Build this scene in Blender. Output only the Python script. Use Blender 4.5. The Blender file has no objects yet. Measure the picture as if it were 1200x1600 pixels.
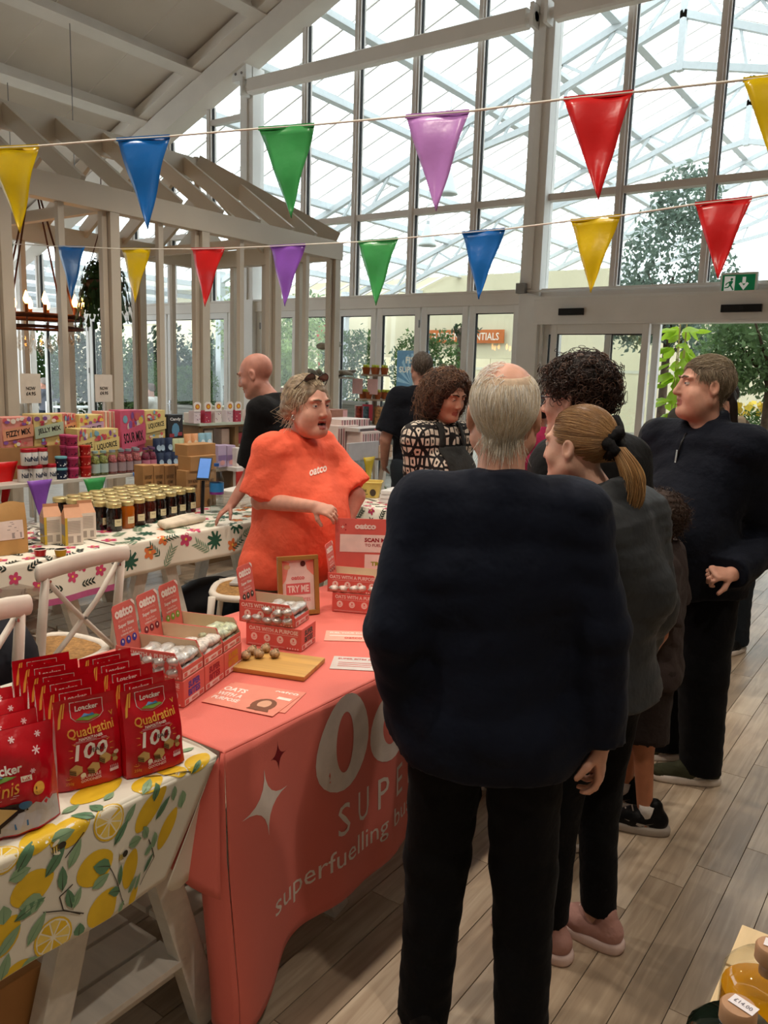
import bpy, bmesh, math, random
import numpy as np
from mathutils import Vector, Matrix
PI = math.pi
S = bpy.context.scene
COL = S.collection
RND = random.Random(7)

# ------------------------------------------------------------------ camera
cam_d = bpy.data.cameras.new('camera'); CAM = bpy.data.objects.new('camera', cam_d); COL.objects.link(CAM)
FPX, PITCH, ROLL, YAW, EYE = 1262.294, math.radians(9.6266), math.radians(1.7385), math.radians(35.1607), 1.62
_w = Vector((-math.sin(YAW) * math.cos(PITCH), math.cos(YAW) * math.cos(PITCH), -math.sin(PITCH)))
_r = Vector((math.cos(YAW), math.sin(YAW), 0)); _u = _r.cross(_w)
_r, _u = _r * math.cos(ROLL) + _u * math.sin(ROLL), _u * math.cos(ROLL) - _r * math.sin(ROLL)
CAM.matrix_world = Matrix(((_r.x, _u.x, -_w.x, 0), (_r.y, _u.y, -_w.y, 0), (_r.z, _u.z, -_w.z, EYE), (0, 0, 0, 1)))
cam_d.sensor_fit = 'VERTICAL'; cam_d.sensor_height = 36; cam_d.lens = FPX / 1600 * 36
cam_d.clip_start = .05; cam_d.clip_end = 200
S.camera = CAM

# ------------------------------------------------------------------ world, lights, exposure
W = bpy.data.worlds.new('overcast_sky'); S.world = W; W.use_nodes = True
W.node_tree.nodes['Background'].inputs[0].default_value = (.87, .95, 1, 1)
W.node_tree.nodes['Background'].inputs[1].default_value = 2.7
S.view_settings.view_transform = 'Standard'; S.view_settings.look = 'None'
S.view_settings.gamma = 1; S.view_settings.exposure = .42; S.view_settings.use_curve_mapping = False
S.cycles.max_bounces = 7; S.cycles.transparent_max_bounces = 24; S.cycles.diffuse_bounces = 4
S.cycles.caustics_reflective = False; S.cycles.caustics_refractive = False
S.cycles.use_denoising = True

def spot_lamp(x, y, z, tx, ty, power, size, col=(1, .88, .74)):
    d = bpy.data.lights.new('track_spot_light', 'SPOT'); d.energy = power; d.color = col; d.spot_size = size; d.spot_blend = .55; d.shadow_soft_size = .06
    o = bpy.data.objects.new('track_spot_light', d); COL.objects.link(o); o.location = (x, y, z); o.rotation_euler = (Vector((tx, ty, 0)) - Vector((x, y, z))).to_track_quat('-Z', 'Y').to_euler(); return o
SPOTS = [(-1.95, .4, -1.7, .7), (-1.95, 1.7, -1.5, 1.8), (-1.95, 3.0, -1.6, 3.2), (-1.95, 4.4, -2.0, 4.6), (-3.9, 1.6, -3.7, 2.0), (-3.9, 3.0, -3.7, 3.3), (-3.9, 4.4, -4.0, 4.8), (.4, .9, -.2, 1.2), (.4, 3.2, -.4, 3.2)]
for x, y, tx, ty in SPOTS: spot_lamp(x, y, 4.25, tx, ty, 82, 1.9)

# ------------------------------------------------------------------ colours and materials
def lin(c):
    if isinstance(c, str):
        c = c.lstrip('#'); c = [int(c[i:i + 2], 16) / 255 for i in (0, 2, 4)]
    return tuple((x / 12.92 if x <= .04045 else ((x + .055) / 1.055) ** 2.4) for x in c[:3]) + (1,)
MATS = {}
def mat(name, col='#808080', rough=.6, metal=0, var=.06, scale=18, bump=0, bscale=120, spec=.4, emit=0, trans=0, ior=1.45, attr=None, sheen=0, stretch=None, bdist=.01):
    """principled material with a little procedural noise in colour and relief"""
    if name in MATS: return MATS[name]
    m = bpy.data.materials.new(name); m.use_nodes = True; MATS[name] = m
    nt = m.node_tree; N = nt.nodes; L = nt.links; b = N['Principled BSDF']
    b.inputs['Roughness'].default_value = rough; b.inputs['Metallic'].default_value = metal
    b.inputs['Specular IOR Level'].default_value = spec; b.inputs['IOR'].default_value = ior
    if sheen: b.inputs['Sheen Weight'].default_value = sheen
    if trans: b.inputs['Transmission Weight'].default_value = trans
    c = lin(col); b.inputs['Base Color'].default_value = c
    tc = N.new('ShaderNodeTexCoord'); out = tc.outputs['Object']
    if stretch:
        mp = N.new('ShaderNodeMapping'); mp.inputs['Scale'].default_value = stretch; L.new(out, mp.inputs[0]); out = mp.outputs[0]
    if var or attr:
        nz = N.new('ShaderNodeTexNoise'); nz.inputs['Scale'].default_value = scale; nz.inputs['Detail'].default_value = 4
        L.new(out, nz.inputs[0])
        mx = N.new('ShaderNodeMix'); mx.data_type = 'RGBA'; mx.blend_type = 'MULTIPLY'; mx.inputs[0].default_value = 1
        mr = N.new('ShaderNodeMapRange'); mr.inputs[1].default_value = .3; mr.inputs[2].default_value = .7
        mr.inputs[3].default_value = 1 - var * 1.6; mr.inputs[4].default_value = 1 + var
        L.new(nz.outputs[0], mr.inputs[0]); L.new(mr.outputs[0], mx.inputs[7])
        if attr:
            at = N.new('ShaderNodeAttribute'); at.attribute_name = attr; L.new(at.outputs[0], mx.inputs[6])
        else: mx.inputs[6].default_value = c
        L.new(mx.outputs[2], b.inputs['Base Color'])
    if bump:
        n2 = N.new('ShaderNodeTexNoise'); n2.inputs['Scale'].default_value = bscale; n2.inputs['Detail'].default_value = 3
        L.new(out, n2.inputs[0]); bp = N.new('ShaderNodeBump'); bp.inputs['Strength'].default_value = bump; bp.inputs['Distance'].default_value = bdist
        L.new(n2.outputs[0], bp.inputs['Height']); L.new(bp.outputs[0], b.inputs['Normal'])
    if emit:
        b.inputs['Emission Color'].default_value = c; b.inputs['Emission Strength'].default_value = emit
    return m
def glass_mat(name, tint=(1, 1, 1, 1), refl=.06, rough=.0):
    """thin window glass: see-through with a fresnel reflection"""
    if name in MATS: return MATS[name]
    m = bpy.data.materials.new(name); m.use_nodes = True; MATS[name] = m
    nt = m.node_tree; N = nt.nodes; L = nt.links; N.remove(N['Principled BSDF'])
    t = N.new('ShaderNodeBsdfTransparent'); t.inputs[0].default_value = tint
    g = N.new('ShaderNodeBsdfGlossy'); g.inputs['Roughness'].default_value = rough
    lw = N.new('ShaderNodeLayerWeight'); lw.inputs[0].default_value = .5; pw = N.new('ShaderNodeMath'); pw.operation = 'POWER'; pw.inputs[1].default_value = 5
    ml = N.new('ShaderNodeMath'); ml.operation = 'MULTIPLY_ADD'; ml.inputs[1].default_value = .5; ml.inputs[2].default_value = refl * .5
    mx = N.new('ShaderNodeMixShader'); L.new(lw.outputs['Facing'], pw.inputs[0]); L.new(pw.outputs[0], ml.inputs[0]); L.new(ml.outputs[0], mx.inputs[0])
    L.new(t.outputs[0], mx.inputs[1]); L.new(g.outputs[0], mx.inputs[2]); L.new(mx.outputs[0], N['Material Output'].inputs[0])
    return m
def plank_mat(name, cols, rough, gs=(34, 2.2, 30), var=.5):
    """wood boards: grain stretched along local y, each board its own tone"""
    m = bpy.data.materials.new(name); m.use_nodes = True; MATS[name] = m
    nt = m.node_tree; N = nt.nodes; L = nt.links; b = N['Principled BSDF']
    oi = N.new('ShaderNodeObjectInfo'); tc = N.new('ShaderNodeTexCoord')
    mul = N.new('ShaderNodeMath'); mul.operation = 'MULTIPLY'; mul.inputs[1].default_value = 37; L.new(oi.outputs['Random'], mul.inputs[0])
    ad = N.new('ShaderNodeVectorMath'); ad.operation = 'ADD'; L.new(tc.outputs['Object'], ad.inputs[0]); L.new(mul.outputs[0], ad.inputs[1])
    mp = N.new('ShaderNodeMapping'); mp.inputs['Scale'].default_value = gs; L.new(ad.outputs[0], mp.inputs[0])
    nz = N.new('ShaderNodeTexNoise'); nz.inputs['Scale'].default_value = 1; nz.inputs['Detail'].default_value = 6; nz.inputs['Distortion'].default_value = 1.1
    L.new(mp.outputs[0], nz.inputs[0])
    n2 = N.new('ShaderNodeTexNoise'); n2.inputs['Scale'].default_value = 3.2; n2.inputs['Detail'].default_value = 3; L.new(ad.outputs[0], n2.inputs[0])
    sm = N.new('ShaderNodeMath'); sm.operation = 'MULTIPLY_ADD'; sm.inputs[1].default_value = .55; L.new(nz.outputs[0], sm.inputs[0])
    s2 = N.new('ShaderNodeMath'); s2.operation = 'MULTIPLY'; s2.inputs[1].default_value = .45; L.new(n2.outputs[0], s2.inputs[0]); L.new(s2.outputs[0], sm.inputs[2])
    s3 = N.new('ShaderNodeMath'); s3.operation = 'MULTIPLY_ADD'; s3.inputs[1].default_value = .16; s3.inputs[2].default_value = -.08; L.new(oi.outputs['Random'], s3.inputs[0])
    s4 = N.new('ShaderNodeMath'); L.new(sm.outputs[0], s4.inputs[0]); L.new(s3.outputs[0], s4.inputs[1])
    rp = N.new('ShaderNodeValToRGB'); e = rp.color_ramp.elements
    e[0].position = .34; e[0].color = lin(cols[0]); e[1].position = .68; e[1].color = lin(cols[2])
    x = e.new(.5); x.color = lin(cols[1]); L.new(s4.outputs[0], rp.inputs[0]); L.new(rp.outputs[0], b.inputs['Base Color'])
    bp = N.new('ShaderNodeBump'); bp.inputs['Strength'].default_value = .12; bp.inputs['Distance'].default_value = .004
    L.new(nz.outputs[0], bp.inputs['Height']); L.new(bp.outputs[0], b.inputs['Normal'])
    b.inputs['Roughness'].default_value = rough; b.inputs['Specular IOR Level'].default_value = .4
    return m

# ------------------------------------------------------------------ mesh builder
def V3(*a): return np.array(a, float)
class MB:
    def __init__(s): s.v = []; s.f = []; s.m = []
    def add(s, vs, fs, mi=0):
        o = len(s.v); s.v.extend([tuple(map(float, q)) for q in vs]); s.f.extend([tuple(i + o for i in f) for f in fs]); s.m.extend([mi] * len(fs)); return s
    def box(s, c, d, rot=None, mi=0, rz=0):
        hx, hy, hz = d[0] / 2, d[1] / 2, d[2] / 2
        vs = [Vector((x, y, z)) for x in (-hx, hx) for y in (-hy, hy) for z in (-hz, hz)]
        R = rot if rot is not None else (Matrix.Rotation(rz, 3, 'Z') if rz else None)
        if R is not None: vs = [R @ q for q in vs]
        return s.add([(q.x + c[0], q.y + c[1], q.z + c[2]) for q in vs], [(0, 1, 3, 2), (4, 6, 7, 5), (0, 4, 5, 1), (2, 3, 7, 6), (0, 2, 6, 4), (1, 5, 7, 3)], mi)
    def b2(s, a, b, mi=0):
        return s.box([(a[i] + b[i]) / 2 for i in range(3)], [abs(b[i] - a[i]) for i in range(3)], mi=mi)
    def bar(s, a, b, w, h, up=(0, 0, 1), mi=0):
        a, b = Vector(a), Vector(b); d = (b - a).normalized(); u = Vector(up)
        sd = d.cross(u)
        if sd.length < 1e-4: sd = d.cross(Vector((1, 0, 0)))
        sd.normalize(); u = sd.cross(d)
        q = [a + sd * x * w / 2 + u * y * h / 2 for x, y in ((-1, -1), (1, -1), (1, 1), (-1, 1))]; r = [p + (b - a) for p in q]
        return s.add(q + r, [(0, 1, 2, 3), (7, 6, 5, 4), (0, 4, 5, 1), (1, 5, 6, 2), (2, 6, 7, 3), (3, 7, 4, 0)], mi)
    def tube(s, pts, r, n=8, caps=True, mi=0, closed=False, sq=1):
        P = [Vector(p) for p in pts]; k = len(P); rs = r if hasattr(r, '__len__') else [r] * k
        vs = []; t0 = None
        for i in range(k):
            a = P[i - 1] if (i or closed) else P[i]; b = P[(i + 1) % k] if (i < k - 1 or closed) else P[i]
            t = (b - a).normalized() if (b - a).length > 1e-9 else Vector((0, 0, 1))
            if t0 is None:
                n0 = t.cross(Vector((0, 0, 1)))
                if n0.length < 1e-3: n0 = t.cross(Vector((0, 1, 0)))
                n0.normalize()
            else:
                n0 = n0 - t * n0.dot(t)
                if n0.length < 1e-6: n0 = t.orthogonal()
                n0.normalize()
            t0 = t; bn = t.cross(n0)
            for j in range(n):
                an = 2 * PI * j / n; vs.append(P[i] + (n0 * math.cos(an) + bn * math.sin(an) * sq) * rs[i])
        fs = [(i * n + j, i * n + (j + 1) % n, ((i + 1) % k) * n + (j + 1) % n, ((i + 1) % k) * n + j) for i in range(k - (0 if closed else 1)) for j in range(n)]
        if caps and not closed: fs += [tuple(range(n - 1, -1, -1)), tuple(range((k - 1) * n, k * n))]
        return s.add(vs, fs, mi)
    def cyl(s, a, b, r, r2=None, n=14, mi=0): return s.tube([a, b], [r, r if r2 is None else r2], n, mi=mi)
    def lathe(s, prof, c=(0, 0, 0), n=20, mi=0, caps=True):
        vs = [(c[0] + r * math.cos(2 * PI * j / n), c[1] + r * math.sin(2 * PI * j / n), c[2] + z) for r, z in prof for j in range(n)]
        k = len(prof); fs = [(i * n + j, i * n + (j + 1) % n, (i + 1) * n + (j + 1) % n, (i + 1) * n + j) for i in range(k - 1) for j in range(n)]
        if caps: fs += [tuple(range(n - 1, -1, -1)), tuple(range((k - 1) * n, k * n))]
        return s.add(vs, fs, mi)
    def sph(s, c, r, n=10, mi=0):
        rx, ry, rz = r if hasattr(r, '__len__') else (r, r, r); k = max(4, n // 2 + 1)
        vs = [(c[0], c[1], c[2] - rz)]
        for i in range(1, k):
            a = -PI / 2 + PI * i / k
            vs += [(c[0] + rx * math.cos(a) * math.cos(2 * PI * j / n), c[1] + ry * math.cos(a) * math.sin(2 * PI * j / n), c[2] + rz * math.sin(a)) for j in range(n)]
        vs.append((c[0], c[1], c[2] + rz)); T = len(vs) - 1
        fs = [(0, 1 + (j + 1) % n, 1 + j) for j in range(n)] + [(T, 1 + (k - 2) * n + j, 1 + (k - 2) * n + (j + 1) % n) for j in range(n)]
        fs += [(1 + i * n + j, 1 + i * n + (j + 1) % n, 1 + (i + 1) * n + (j + 1) % n, 1 + (i + 1) * n + j) for i in range(k - 2) for j in range(n)]
        return s.add(vs, fs, mi)
    def prism(s, poly, h, M=None, mi=0):
        """polygon in local xy, pushed h along local z, placed by matrix M"""
        n = len(poly); vs = [Vector((x, y, 0)) for x, y in poly] + [Vector((x, y, h)) for x, y in poly]
        if M is not None: vs = [M @ q for q in vs]
        return s.add(vs, [tuple(range(n - 1, -1, -1)), tuple(range(n, 2 * n))] + [(i, (i + 1) % n, n + (i + 1) % n, n + i) for i in range(n)], mi)
    def sheet(s, fn, us, vs_, mi=0, thick=0):
        """surface fn(u,v) over a grid; thick > 0 closes it into a thin slab"""
        nu, nv = len(us), len(vs_); P = np.array([[fn(u, v) for v in vs_] for u in us], float)
        fs = [(i * nv + j, (i + 1) * nv + j, (i + 1) * nv + j + 1, i * nv + j + 1) for i in range(nu - 1) for j in range(nv - 1)]
        if not thick: return s.add(P.reshape(-1, 3), fs, mi)
        du = np.gradient(P, axis=0); dv = np.gradient(P, axis=1); nn = np.cross(du, dv); nn /= np.linalg.norm(nn, axis=2, keepdims=True) + 1e-12
        Q = P - nn * thick; k = nu * nv
        rim = [(i * nv, ) for i in range(nu)]
        loop = [i * nv for i in range(nu)] + [(nu - 1) * nv + j for j in range(1, nv)] + [i * nv + nv - 1 for i in range(nu - 2, -1, -1)] + [j for j in range(nv - 2, 0, -1)]
        f2 = [tuple(k + q for q in f[::-1]) for f in fs]; f3 = [(loop[i], loop[i - 1], k + loop[i - 1], k + loop[i]) for i in range(len(loop))]
        return s.add(np.concatenate([P.reshape(-1, 3), Q.reshape(-1, 3)]), fs + f2 + f3, mi)
    def mesh(s, name, mats, smooth=False, bevel=0, seg=2, angle=35):
        me = bpy.data.meshes.new(name); me.from_pydata(s.v, [], s.f)
        mats = mats if isinstance(mats, (list, tuple)) else [mats]
        for q in mats: me.materials.append(q)
        if len(mats) > 1: me.polygons.foreach_set('material_index', s.m)
        if bevel:
            bm = bmesh.new(); bm.from_mesh(me); bmesh.ops.recalc_face_normals(bm, faces=bm.faces[:])
            ed = [e for e in bm.edges if len(e.link_faces) == 2 and e.calc_face_angle(0) > math.radians(30)]
            bmesh.ops.bevel(bm, geom=ed, offset=bevel, segments=seg, affect='EDGES', clamp_overlap=True, profile=.7)
            bm.to_mesh(me); bm.free()
        if smooth:
            me.polygons.foreach_set('use_smooth', [True] * len(me.polygons))
            if smooth == 'angle':
                try: me.set_sharp_from_angle(angle=math.radians(angle))
                except Exception: pass
        me.update(); return me
    def build(s, name, mats, parent=None, smooth=False, bevel=0, loc=None, rz=0, seg=2, label=None):
        return link(name, s.mesh(name, mats, smooth, bevel, seg), parent, loc, rz, label)
def link(name, me, parent=None, loc=None, rz=0, label=None, rot=None):
    o = bpy.data.objects.new(name, me); COL.objects.link(o)
    if parent is not None: o.parent = parent
    if loc is not None: o.location = loc
    if rot is not None: o.rotation_euler = rot
    elif rz: o.rotation_euler = (0, 0, rz)
    if label: o['label'] = label
    return o
def tag(o, label=None, cat=None, group=None, kind=None):
    if label: o['label'] = label
    if cat: o['category'] = cat
    if group: o['group'] = group
    if kind: o['kind'] = kind
    return o
def thing(name, label, cat, loc=(0, 0, 0), rz=0, group=None, rot=None):
    o = link(name, None, None, loc, rz, rot=rot); o.empty_display_size = .05
    return tag(o, label, cat, group)
def struct(name, label=None): return tag(link(name, None), label, None, None, 'structure')
def dup(root, loc=None, rz=None, label=None, group=None, parent=None, rot=None):
    """copy a thing with its parts and sub-parts (mesh data shared)"""
    r = root.copy(); COL.objects.link(r); r.parent = parent
    if loc is not None: r.location = loc
    if rz is not None: r.rotation_euler = (0, 0, rz)
    if rot is not None: r.rotation_euler = rot
    if label: r['label'] = label
    if group: r['group'] = group
    for ch in list(root.children): dup(ch, parent=r)
    return r
def xf(loc=(0, 0, 0), rz=0, rx=0, ry=0): return Matrix.Translation(loc) @ Matrix.Rotation(rz, 4, 'Z') @ Matrix.Rotation(ry, 4, 'Y') @ Matrix.Rotation(rx, 4, 'X')

# ------------------------------------------------------------------ lettering (flat print)
_ts = bpy.data.scenes.new('lettering_scratch'); _tc = {}
def txt(s, bold=0.0, shear=0.0, space=1.0):
    """(verts, faces) of a line of text one unit high, centred on its own box"""
    key = (s, bold, shear, space)
    if key in _tc: return _tc[key]
    cu = bpy.data.curves.new('lettering', 'FONT'); cu.body = s; cu.offset = bold; cu.shear = shear; cu.space_character = space; cu.resolution_u = 2
    o = bpy.data.objects.new('lettering', cu); _ts.collection.objects.link(o); _ts.view_layers[0].update()
    me = o.evaluated_get(_ts.view_layers[0].depsgraph).to_mesh()
    v = np.array([p.co[:] for p in me.vertices]) if len(me.vertices) else np.zeros((0, 3)); f = [tuple(p.vertices) for p in me.polygons]
    bpy.data.objects.remove(o)
    if len(v):
        lo, hi = v.min(0), v.max(0); v = (v - (lo + hi) / 2) / max(hi[1] - lo[1], 1e-6)
    _tc[key] = (v, f); return _tc[key]
def put_text(mb, s, fn, c, h=None, w=None, ang=0, mi=0, bold=0.0, shear=0.0, space=1.0, maxw=None):
    """set text round (u,v)=c, h high (or w wide), mapped to space by fn(u,v)"""
    v, f = txt(s, bold, shear, space)
    if not len(v): return
    wd = v[:, 0].max() * 2; sx = sy = h if h else w / wd
    if h and w: sx = w / wd
    if maxw and wd * sx > maxw: sx = maxw / wd
    ca, sa = math.cos(ang), math.sin(ang); x = v[:, 0] * sx; y = v[:, 1] * sy
    mb.add([fn(c[0] + a * ca - b * sa, c[1] + a * sa + b * ca) for a, b in zip(x, y)], f, mi)
def put_poly(mb, pts, fn, mi=0, cell=None):
    """flat print: a polygon in (u,v) mapped by fn; cell = finest edge so that it follows bends"""
    bm = bmesh.new(); vs = [bm.verts.new((x, y, 0)) for x, y in pts]
    ed = [bm.edges.new((vs[i], vs[(i + 1) % len(vs)])) for i in range(len(vs))]
    bmesh.ops.triangle_fill(bm, edges=ed, use_beauty=True, use_dissolve=False)
    if cell:
        for _ in range(5):
            lg = [e for e in bm.edges if e.calc_length() > cell]
            if not lg: break
            bmesh.ops.subdivide_edges(bm, edges=lg, cuts=1, use_grid_fill=False)
            bmesh.ops.triangulate(bm, faces=bm.faces[:])
    bm.verts.index_update()
    for fc in bm.faces:
        if fc.normal.z < 0: fc.normal_flip()
    mb.add([fn(q.co.x, q.co.y) for q in bm.verts], [tuple(q.index for q in fc.verts) for fc in bm.faces], mi); bm.free()
def ell(cx, cy, rx, ry, n=16, a=0):
    return [(cx + rx * math.cos(t) * math.cos(a) - ry * math.sin(t) * math.sin(a), cy + rx * math.cos(t) * math.sin(a) + ry * math.sin(t) * math.cos(a)) for t in (2 * PI * i / n for i in range(n))]
def rect(x0, y0, x1, y1): return [(x0, y0), (x1, y0), (x1, y1), (x0, y1)]
def face_fn(o, ux, uy, off=0):
    """print plane: origin o, unit vectors ux, uy, lifted off the surface"""
    o, ux, uy = V3(*o), V3(*ux), V3(*uy); n = np.cross(ux, uy); n /= np.linalg.norm(n)
    return lambda u, v: o + ux * u + uy * v + n * off
# ================================================================== THE ROOM
YW = 8.5                                             # glass gable wall
RIDGE = -4.03
def zr(x): return 7.29 - .396 * abs(x - RIDGE)       # underside of the gable rafter
paint = mat('white_paint', '#e4ddd4', .5, var=.03, scale=3)
paint_w = mat('bright_white_paint', '#e9e6e1', .45, var=.03, scale=3)
ceil_m = mat('ceiling_panel_paint', '#d8cdc1', .7, var=.04, scale=1.2)
alu = mat('grey_white_frame', '#ddd5ce', .4, var=.03, scale=4)
dark_gap = mat('dark_gasket', '#2b2a2a', .7)
GLASS = glass_mat('window_glass', (.97, .985, .98, 1))
black_pl = mat('black_plastic', '#101012', .35)
grey_m = mat('grey_metal', '#8c8a88', .35, .6)
chrome = mat('chrome', '#c8c8c8', .2, 1)

# ---- floor: plank boards
PW, PL = .1138, .931
wood_floor = plank_mat('floor_wood', ('#94826e', '#ae9a83', '#c9b8a1'), .32)
sub = mat('floor_joint', '#2a2320', .8)
flo = MB(); flo.b2((-14.2, -4, -.06), (6.2, YW + .2, -.0045))
FLOOR = tag(flo.build('floor', sub), None, None, None, 'structure')
pm = MB(); pm.box((0, 0, 0), (PW - .0022, PL - .0022, .008)); plank_me = pm.mesh('plank', wood_floor, bevel=.0006, seg=1)
def prj(q):
    d = Vector(q) - Vector((0, 0, EYE)); z = d.dot(_w)
    return (600 + FPX * d.dot(_r) / z, 800 - FPX * d.dot(_u) / z, z) if z > .05 else (9e9, 9e9, z)
seam = {-6: 1.907, -5: 1.907 + .36, -4: 1.816, -3: 1.47, -1: 2.32, 0: 2.544, 1: 2.703, 2: 2.924}
cells = []
for i in range(-118, 60):
    x = -.666 + (i + .5) * PW
    if x < -14.1 or x > 6: continue
    y0 = seam.get(i, ((i * 5 + (i * i) % 7) * .137) % PL)
    j0 = int((-3.5 - y0) / PL)
    for j in range(j0, j0 + 14):
        y = y0 + (j + .5) * PL
        if -3.5 < y < YW - .3:
            a, b, z = prj((x, y, 0)); cells.append((x, y, z, -150 < a < 1330 and 300 < b < 1800))
near = sorted([c for c in cells if c[3] and c[0] > -1.75], key=lambda c: c[2])[:300]; ns = set((c[0], c[1]) for c in near)
for c in near: link('plank', plank_me, FLOOR, (c[0], c[1], -.0042))
rest = MB()
for c in cells:
    if (c[0], c[1]) not in ns: rest.box((c[0], c[1], -.0042), (PW - .0022, PL - .0022, .008))
tag(rest.build('far_planks', wood_floor, FLOOR), kind='stuff')

# ---- ceiling: panels, purlins (left slope and its mirror)
CEIL = struct('ceiling')
def zc(x): return zr(x) + .52
pur_x = [-13.4, -12.27, -11.14, -10.01 - .3, -9.01 - .15, -7.95, -6.8, -5.65, -4.5]
for sgn in (1, -1):
    mir = (lambda x: x) if sgn > 0 else (lambda x: 2 * RIDGE - x)
    xs = [-14.2] + pur_x + [RIDGE]
    for a, b in zip(xs[:-1], xs[1:]):
        for k in range(10):
            ya = -3.6 + k * 1.21; yb = ya + 1.2
            p = MB(); A, B = mir(a), mir(b)
            p.add([(A, ya, zc(A)), (B, ya, zc(B)), (B, yb, zc(B)), (A, yb, zc(A)), (A, ya, zc(A) + .05), (B, ya, zc(B) + .05), (B, yb, zc(B) + .05), (A, yb, zc(A) + .05)],
                  [(0, 1, 2, 3), (7, 6, 5, 4), (0, 4, 5, 1), (1, 5, 6, 2), (2, 6, 7, 3), (3, 7, 4, 0)])
            p.build('ceiling_panel', ceil_m, CEIL)
    for x in pur_x:
        X = mir(x); z = zc(X)
        p = MB(); sl = -.396 * (1 if X > RIDGE else -1)
        up = Vector((-sl, 0, 1)).normalized()
        p.bar((X, -3.6, z - .10), (X, YW - .05, z - .10), .07, .19, up=up)
        p.bar((X + .05, -3.6, z - .19), (X + .05, YW - .05, z - .19), .17, .02, up=up)
        p.bar((X - .07, -3.6, z - .02), (X - .07, YW - .05, z - .02), .1, .03, up=up)
        p.build('purlin', paint, CEIL)
# thin steel hanger wires from the purlins
for x, y, ln in ((-10.3, 6.1, 1.5), (-9.1, 6.2, 1.9), (-9.15, 4.7, 1.5)):
    w = MB(); w.cyl((x, y, zc(x) - .2), (x, y, zc(x) - .2 - ln), .006, n=5); tag(w.build('hanger_wire', grey_m), 'thin steel hanger wire dropping from the sloping white ceiling purlin', 'wire', 'wires below the white ceiling')

# ---- gable wall: columns, mullions, transoms, beams, panes
WALL = struct('wall_front')
def beam(a, b, w, h, name, m=paint, up=(0, 0, 1), bev=.006):
    p = MB(); p.bar(a, b, w, h, up); return p.build(name, m, WALL, bevel=bev)
mx = [-13.6, -12.7, -11.83, -10.96, -10.08, -9.2, -8.36, -7.41, -6.56, -5.69, -4.83, RIDGE, -3.13, -2.23, -1.36, -.5, .3]
for x in mx:
    col = x in (-8.36, RIDGE, .3)
    top = zr(x) + .05
    if col:
        p = MB(); p.b2((x - .12, YW - .14, 0), (x + .12, YW + .08, top)); p.b2((x - .05, YW - .165, 2.6), (x + .03, YW - .139, top - .1)); p.build('column', paint_w, WALL, bevel=.006)
    else:
        p = MB(); p.b2((x - .042, YW - .05, 2.6), (x + .042, YW + .06, top)); p.b2((x - .02, YW - .075, 2.6), (x + .02, YW - .049, top)); p.build('mullion', alu, WALL, bevel=.003)
        g = MB(); g.b2((x + .043, YW - .02, 2.62), (x + .05, YW + .02, top - .02)); g.build('gasket', dark_gap, WALL)
for a, b in zip(mx[:-1], mx[1:]):
    hw = lambda x: .12 if x in (-8.36, RIDGE, .3) else .042
    x0, x1 = a + hw(a), b - hw(b)
    rows = [2.6, 3.56, 5.33]
    for z in rows[1:2]:
        if z < min(zr(x0), zr(x1)):
            p = MB(); p.b2((x0, YW - .05, z - .035), (x1, YW + .06, z + .035)); p.build('transom', alu, WALL, bevel=.003)
    for r, z0 in enumerate(rows):
        z1a = z1b = rows[r + 1] if r < 2 else 99
        z1a, z1b = min(z1a, zr(x0) + .03), min(z1b, zr(x1) + .03)
        if z1a <= z0 + .02 and z1b <= z0 + .02: continue
        if z1a <= z0 + .02 or z1b <= z0 + .02: z1a, z1b = max(z1a, z0 + .02), max(z1b, z0 + .02)
        p = MB(); q = [(x0, z0), (x1, z0), (x1, z1b), (x0, z1a)]
        p.add([(x, YW, z) for x, z in q] + [(x, YW + .008, z) for x, z in q], [(0, 1, 2, 3), (7, 6, 5, 4), (0, 4, 5, 1), (1, 5, 6, 2), (2, 6, 7, 3), (3, 7, 4, 0)])
        p.build('pane', GLASS, WALL)
p = MB(); p.b2((-9.2, YW - .04, 5.03), (-8.48, YW + .05, 5.10)); p.build('transom', alu, WALL)
for x0, x1 in ((-8.22, -4.19), (-3.87, .18)):
    p = MB(); prof = [(.085 * math.cos(t) * (1 if abs(math.cos(t)) > .2 else .9), .1 * math.sin(t)) for t in (2 * PI * k / 12 for k in range(12))]
    prof = [(-.07, -.075), (-.045, -.095), (.045, -.095), (.07, -.075), (.07, .075), (.045, .095), (-.045, .095), (-.07, .075)]
    n = len(prof); vs = [(x, YW - .21 + a, 5.335 + b) for x in (x0, x1) for a, b in prof]
    p.add(vs, [tuple(range(n)), tuple(range(2 * n - 1, n - 1, -1))] + [(i, n + i, n + (i + 1) % n, (i + 1) % n) for i in range(n)])
    p.build('tie_beam', paint, WALL)
    for xe, s in ((x0, -1), (x1, 1)):
        c = MB(); c.cyl((xe, YW - .21, 5.335), (xe + s * .1, YW - .21, 5.335), .05); c.b2((xe + s * .06, YW - .3, 5.22), (xe + s * .1, YW - .12, 5.45)); c.build('beam_bracket', paint_w, WALL)
for X0, X1 in ((-14.2, RIDGE), (RIDGE, 6)):
    up = Vector((.396 if X0 >= RIDGE else -.396, 0, 1)).normalized()
    beam((X0, YW - .17, zr(X0) + .15), (X1, YW - .17, zr(X1) + .15), .30, .30, 'gable_rafter', paint, up)
    beam((X0, YW - .24, zr(X0) + .40), (X1, YW - .24, zr(X1) + .40), .50, .14, 'rafter_flange', paint, up)
p = MB(); p.b2((-8.5, YW - .27, zr(-8.4) - .14), (-8.24, YW - .16, zr(-8.4) + .06)); p.build('gusset_plate', paint_w, WALL, bevel=.004)
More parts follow.
